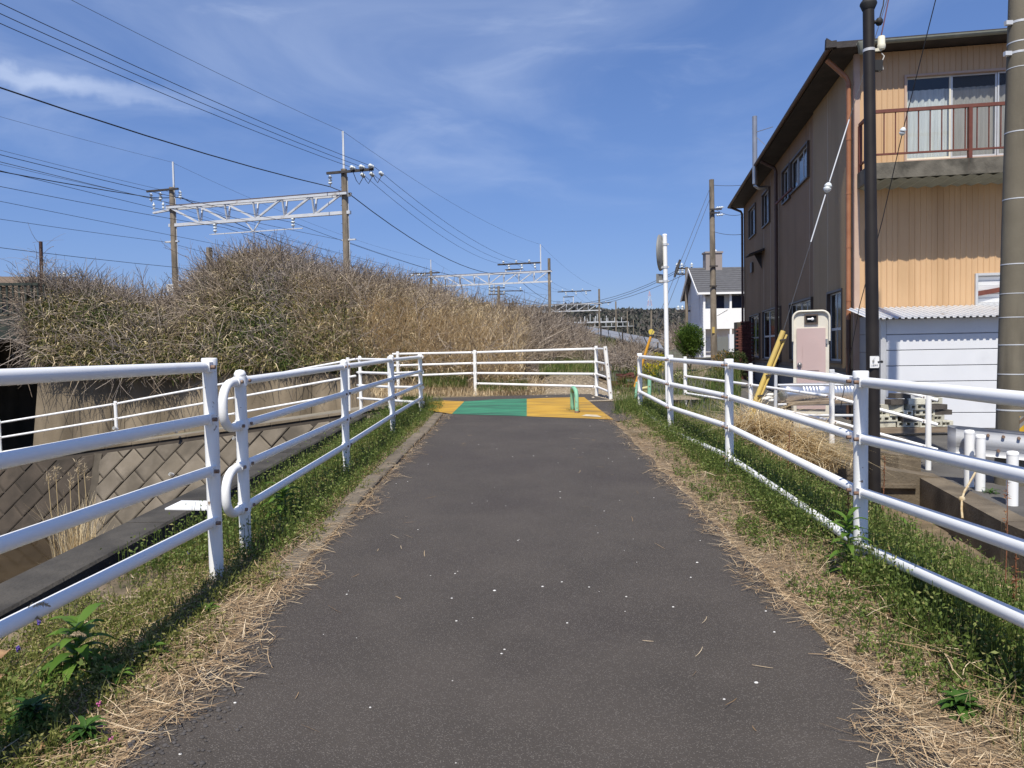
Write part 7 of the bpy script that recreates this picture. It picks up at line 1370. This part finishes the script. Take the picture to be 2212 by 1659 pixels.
for k, (px, py, Y, h, lab) in enumerate(((165, 1120, 13.0, 1.6, 'tall pale reed clump standing in the canal'), (215, 1170, 12.6, 0.7, 'low drooping reed clump at the canal edge'), (285, 1150, 13.2, 0.6, 'small reed clump at the foot of the light blocks'))):
    q = at(px, py, Y); q.z = -2.5; t = thing('reed_clump', lab, 'reeds', q, 'dry reeds in the canal'); n = 330 if k == 0 else 240; pos = np.array(q) + np.stack([rng.normal(size=n) * (0.22 if k else 0.16), rng.normal(size=n) * 0.15, np.zeros(n)], 1); V, F, Q = blades(pos, rng.uniform(0.45, 1.1, n) * h, rng.uniform(0.007, 0.016, n), 0.35 if k == 0 else 1.0, 6); bigmesh('blades', V, F, Q, M_dry, kind=None, parent=t)
    if k == 0:
        for j in range(5): s = q + Vector((random.uniform(-0.4, 0.3), 0, 0)); tp = s + Vector((random.uniform(-0.1, 0.1), 0, random.uniform(1.5, 2.1))); b = MB(); b.tube([s, tp], 0.008, 4); b.build('reed_stem', pm('straw_stem', (0.5, 0.38, 0.2)), t); m_ = 60; B = np.array(tp) + np.stack([rng.normal(size=m_) * 0.025, rng.normal(size=m_) * 0.025, rng.uniform(-0.16, 0.1, m_)], 1); d = nrm_(rvec(m_) * 0.6 + np.array([0.2, 0, 0.8])); V, F, Q = leaves(B, d, nrm_(np.cross(d, rvec(m_))), rng.uniform(0.05, 0.12, m_), rng.uniform(0.006, 0.014, m_), rng.uniform(0, 1, m_)); bigmesh('seed_head', V, F, Q, M_plume, kind=None, parent=t)
# individual broad-leaved plants
def rosette(name, label, q, n, ln, wd, tall, mat, cat='weed', st=0.0):
    q = Vector(q); t = thing(name, label, cat, q); b = MB(); rr = []
    for k in range(n):
        az = k * 2.4 + random.uniform(-0.3, 0.3); f = k / n; z0 = tall * f; up = 0.25 + 0.9 * (f if tall else random.random() * 0.6); d = Vector((math.cos(az), math.sin(az), 0)); l_ = ln * random.uniform(0.7, 1.15) * (1 - 0.35 * f); w_ = wd * random.uniform(0.8, 1.2); s = Vector((-d.y, d.x, 0)); K = 5; base = q + UZ * z0 + Vector((st * f, 0, 0)); vs = []
        for i in range(K + 1): u_ = i / K; c = base + d * l_ * u_ + UZ * l_ * (up * u_ - 0.75 * u_ * u_); w2 = w_ * math.sin(math.pi * min(0.97, u_ * 0.85 + 0.12)) / 2; vs += [c - s * w2, c + UZ * -0.12 * w_, c + s * w2]
        b.add(vs, [(3 * i + j, 3 * i + j + 1, 3 * i + j + 4, 3 * i + j + 3) for i in range(K) for j in (0, 1)], True); rr += [random.random()] * len(vs)
    o = b.build('leaves', mat, t); a = o.data.attributes.new('rnd', 'FLOAT', 'POINT')
    if len(rr) == len(o.data.vertices): a.data.foreach_set('value', rr)
    if tall: b = MB(); b.tube([q, q + UZ * tall * 0.5 + Vector((st * 0.5, 0, 0)), q + UZ * tall + Vector((st, 0, 0))], [0.006, 0.005, 0.003], 6); b.build('stem', pm('green_stem', (0.10, 0.17, 0.04)), t)
    return t
M_bright = leafmat('bright_leaf', [(0, (0.085, 0.17, 0.022)), (1, (0.15, 0.26, 0.045))], 0.45, 0.35)
M_deep = leafmat('deep_leaf', [(0, (0.04, 0.10, 0.018)), (1, (0.08, 0.165, 0.03))], 0.45, 0.3)
G = lambda px, py: gr(px, py, -0.03)
rosette('leafy_weed', 'tall bright leafy weed in the lower left corner', G(160, 1465), 34, 0.19, 0.05, 0.24, M_bright, st=0.03)
rosette('leafy_weed', 'bright low weed tuft right of the tall leafy weed', G(252, 1490), 34, 0.11, 0.026, 0.07, M_bright); rosette('leafy_weed', 'round bright weed tuft in the straw of the left verge', G(322, 1430), 36, 0.11, 0.028, 0.06, M_bright); rosette('leafy_weed', 'small weed tuft by the asphalt on the left', G(448, 1335), 26, 0.10, 0.025, 0.05, M_bright)
rosette('leafy_weed', 'dark clover patch at the bottom left corner', G(70, 1590), 110, 0.10, 0.020, 0.11, M_deep); rosette('leafy_weed', 'second clover patch at the bottom edge on the left', G(185, 1620), 80, 0.09, 0.018, 0.08, M_deep)
rosette('leafy_weed', 'bright leafy plant at the foot of the looped railing', G(612, 1118), 26, 0.22, 0.06, 0.24, M_bright); rosette('leafy_weed', 'tall leafy plant in front of the nearest right post', G(1832, 1248), 30, 0.17, 0.04, 0.36, M_bright); rosette('leafy_weed', 'leafy weed at the base of the nearest right post', G(1882, 1262), 20, 0.12, 0.035, 0.12, M_bright)
rosette('leafy_weed', 'dark green dandelion rosette by the lower right asphalt edge', G(2075, 1548), 44, 0.11, 0.03, 0.06, M_deep); rosette('leafy_weed', 'small weed tuft by the right asphalt edge halfway up', G(1690, 1125), 24, 0.11, 0.028, 0.06, M_bright); rosette('leafy_weed', 'weed tuft at the right asphalt edge beyond halfway', G(1660, 1010) if False else G(1628, 1000), 18, 0.14, 0.03, 0.0, M_deep)
rosette('leafy_weed', 'bright plant on the bank beyond the nearest right rail', gr(1958, 1180, -0.3), 20, 0.13, 0.04, 0.18, M_bright); rosette('leafy_weed', 'green fern like weed at the foot of the guard posts', at(2140, 1072, 9.0), 30, 0.16, 0.02, 0.06, M_deep)
# reddish dock stalks
for k, (px, pyb, pyt, Y, lab) in enumerate(((2188, 1420, 1190, 3.4, 'nearest rusty red dock stalk on the right bank'), (1905, 1100, 985, 7.5, 'dry umbel stalk in front of the black pole'), (1826, 1190, 1060, 4.9, 'rusty red dock stalk left of the nearest right post'), (1700, 1010, 930, 7.8, 'rusty stalk in the grass before the dry clumps'), (2170, 1290, 1010, 5.6, 'tall brown dead stalk before the striped concrete pole'))):
    q = at(px, pyb, Y); tp = at(px + 6, pyt, Y); t = thing('dock_stalk', lab, 'weed stalk', q); b = MB(); b.tube([q - UZ * 0.1, q.lerp(tp, 0.5) + Vector((0.01, 0, 0)), tp], [0.005, 0.004, 0.0025], 6); b.build('stalk', pm('red_brown_stalk', (0.16, 0.06, 0.03), (0.24, 0.10, 0.05), 30, 0.9), t)
    n = 70; f = rng.uniform(0.35, 1.0, n); B = np.array(q)[None] * (1 - f)[:, None] + np.array(tp)[None] * f[:, None]; d = nrm_(rvec(n) + np.array([0, 0, 0.6])); V, F, Q = leaves(B, d, nrm_(np.cross(d, rvec(n))), rng.uniform(0.012, 0.035, n), rng.uniform(0.005, 0.01, n), rng.uniform(0, 1, n)); bigmesh('seeds', V, F, Q, leafmat('dock_seeds', [(0, (0.14, 0.05, 0.025)), (1, (0.30, 0.14, 0.06))], 0.9, 0.1), kind=None, parent=t)
# green foxtail heads at the left edge
for k, (px, py, lab) in enumerate(((88, 1304, 'upper'), (70, 1334, 'middle'), (165, 1368, 'lower'))):
    tp = at(px, py, 2.75); q = at(px - 110, py + 105, 2.75); t = thing('foxtail', lab + ' pale foxtail seed head hanging over the dark canal wall', 'foxtail', q); b = MB(); b.tube([q, q.lerp(tp, 0.5) + UZ * 0.02, tp - Vector((0.03, 0, -0.005))], 0.0015, 5); b.build('stem', pm('straw_stem', (0.5, 0.38, 0.2)), t); m_ = 160; f = rng.uniform(-1, 1, m_); B = np.array(tp) + np.stack([0.032 * f, np.zeros(m_), -0.012 * f * f], 1); d = nrm_(rvec(m_) * 0.7 + np.array([0.8, 0, 0])); V, F, Q = leaves(B, d, nrm_(np.cross(d, rvec(m_))), rng.uniform(0.008, 0.017, m_) * (1.1 - f * f * 0.6), rng.uniform(0.0015, 0.003, m_), rng.uniform(0, 1, m_)); bigmesh('seed_head', V, F, Q, M_plume, kind=None, parent=t)
# dead leaves and flowers in the lower left corner
for k, (px, py, sc, lab) in enumerate(((12, 1432, 0.06, 'large curled brown dead leaf at the left edge'), (4, 1485, 0.045, 'orange dead leaf just below the large curled one'), (95, 1640, 0.055, 'long tan dead leaf at the bottom left edge'), (390, 1238, 0.025, 'small orange dead leaf on the left verge'), (2085, 1508, 0.04, 'tan dead leaf by the lower right asphalt edge'))):
    q = G(px, py) + UZ * 0.03; b = MB(); K = 6; vs = []; az = random.uniform(0, 3)
    for i in range(K + 1):
        u_ = i / K - 0.5; w_ = sc * 0.5 * math.cos(u_ * math.pi) ** 0.7 if abs(u_) < 0.5 else 0.002; d = Vector((math.cos(az), math.sin(az), 0)); s = Vector((-d.y, d.x, 0)); c = q + d * sc * 1.3 * u_ + UZ * sc * (0.35 - 1.0 * u_ * u_); vs += [c - s * w_ + UZ * w_ * 0.5, c, c + s * w_ + UZ * w_ * 0.4]
    b.add(vs, [(3 * i + j, 3 * i + j + 1, 3 * i + j + 4, 3 * i + j + 3) for i in range(K) for j in (0, 1)], True); b.build('dead_leaf', pm('dead_leaf', (0.22, 0.12, 0.055), (0.36, 0.22, 0.11), 30, 0.85), None, lab, 'leaf')
for k, (px, py, c, lab) in enumerate(((85, 1352, 0, 'upper violet flower on the left verge'), (40, 1410, 0, 'lower violet flower by the left edge'), (737 * 0.0 + 408, 1178 + 20, 0, 'violet flower left of the flat capped post'), (218, 1585, 1, 'pink flower low on the left verge'), (240, 1615, 1, 'pink flower at the bottom left edge'), (215, 1535, 1, 'pink flower beside the tall leafy weed'))):
    q = G(px, py + 14); t = thing('wild_flower', lab, 'flower', q); b = MB(); b.tube([q, q + UZ * 0.05], 0.0015, 5); b.build('stem', pm('green_stem', (0.10, 0.17, 0.04)), t); b = MB()
    for j in range(14): d = Vector(rvec(1)[0]); b.sph(q + UZ * (0.05 + 0.008 * (j / 7 - 1)) + d * 0.007, 0.0045, 6)
    b.build('petals', pm('violet_petal', (0.10, 0.06, 0.30)) if c == 0 else pm('pink_petal', (0.5, 0.12, 0.30)), t)
# scrub under and beside the solar panels
prt = []
def gpt(px0, px1, py0, py1, Y0, Y1, n): 
    px = rng.uniform(px0, px1, n); f = rng.uniform(0, 1, n); return np.array([np.array(at(a, py1 + (py0 - py1) * q_, Y0 + (Y1 - Y0) * q_)) for a, q_ in zip(px, f)])
for (a, c, d, e, y0, y1, n) in ((1255, 1400, 762, 795, 20, 24, 1500), (1440, 1500, 722, 752, 62, 85, 900)):
    p_ = gpt(a, c, d, e, y0, y1, n); prt.append(twigs(p_, np.tile([[0, 0, 1.]], (n, 1)), rng.uniform(0.3, 0.9, n) * (y0 / 24), 0.009 * rng.uniform(0.6, 1.4, n) * (y0 / 24), 4, 0.6, 0.8))
V, F, Q = join(prt); bigmesh('scrub', V, F, Q, M_twig, 'brown leafless scrub around the solar panels', 'scrub')
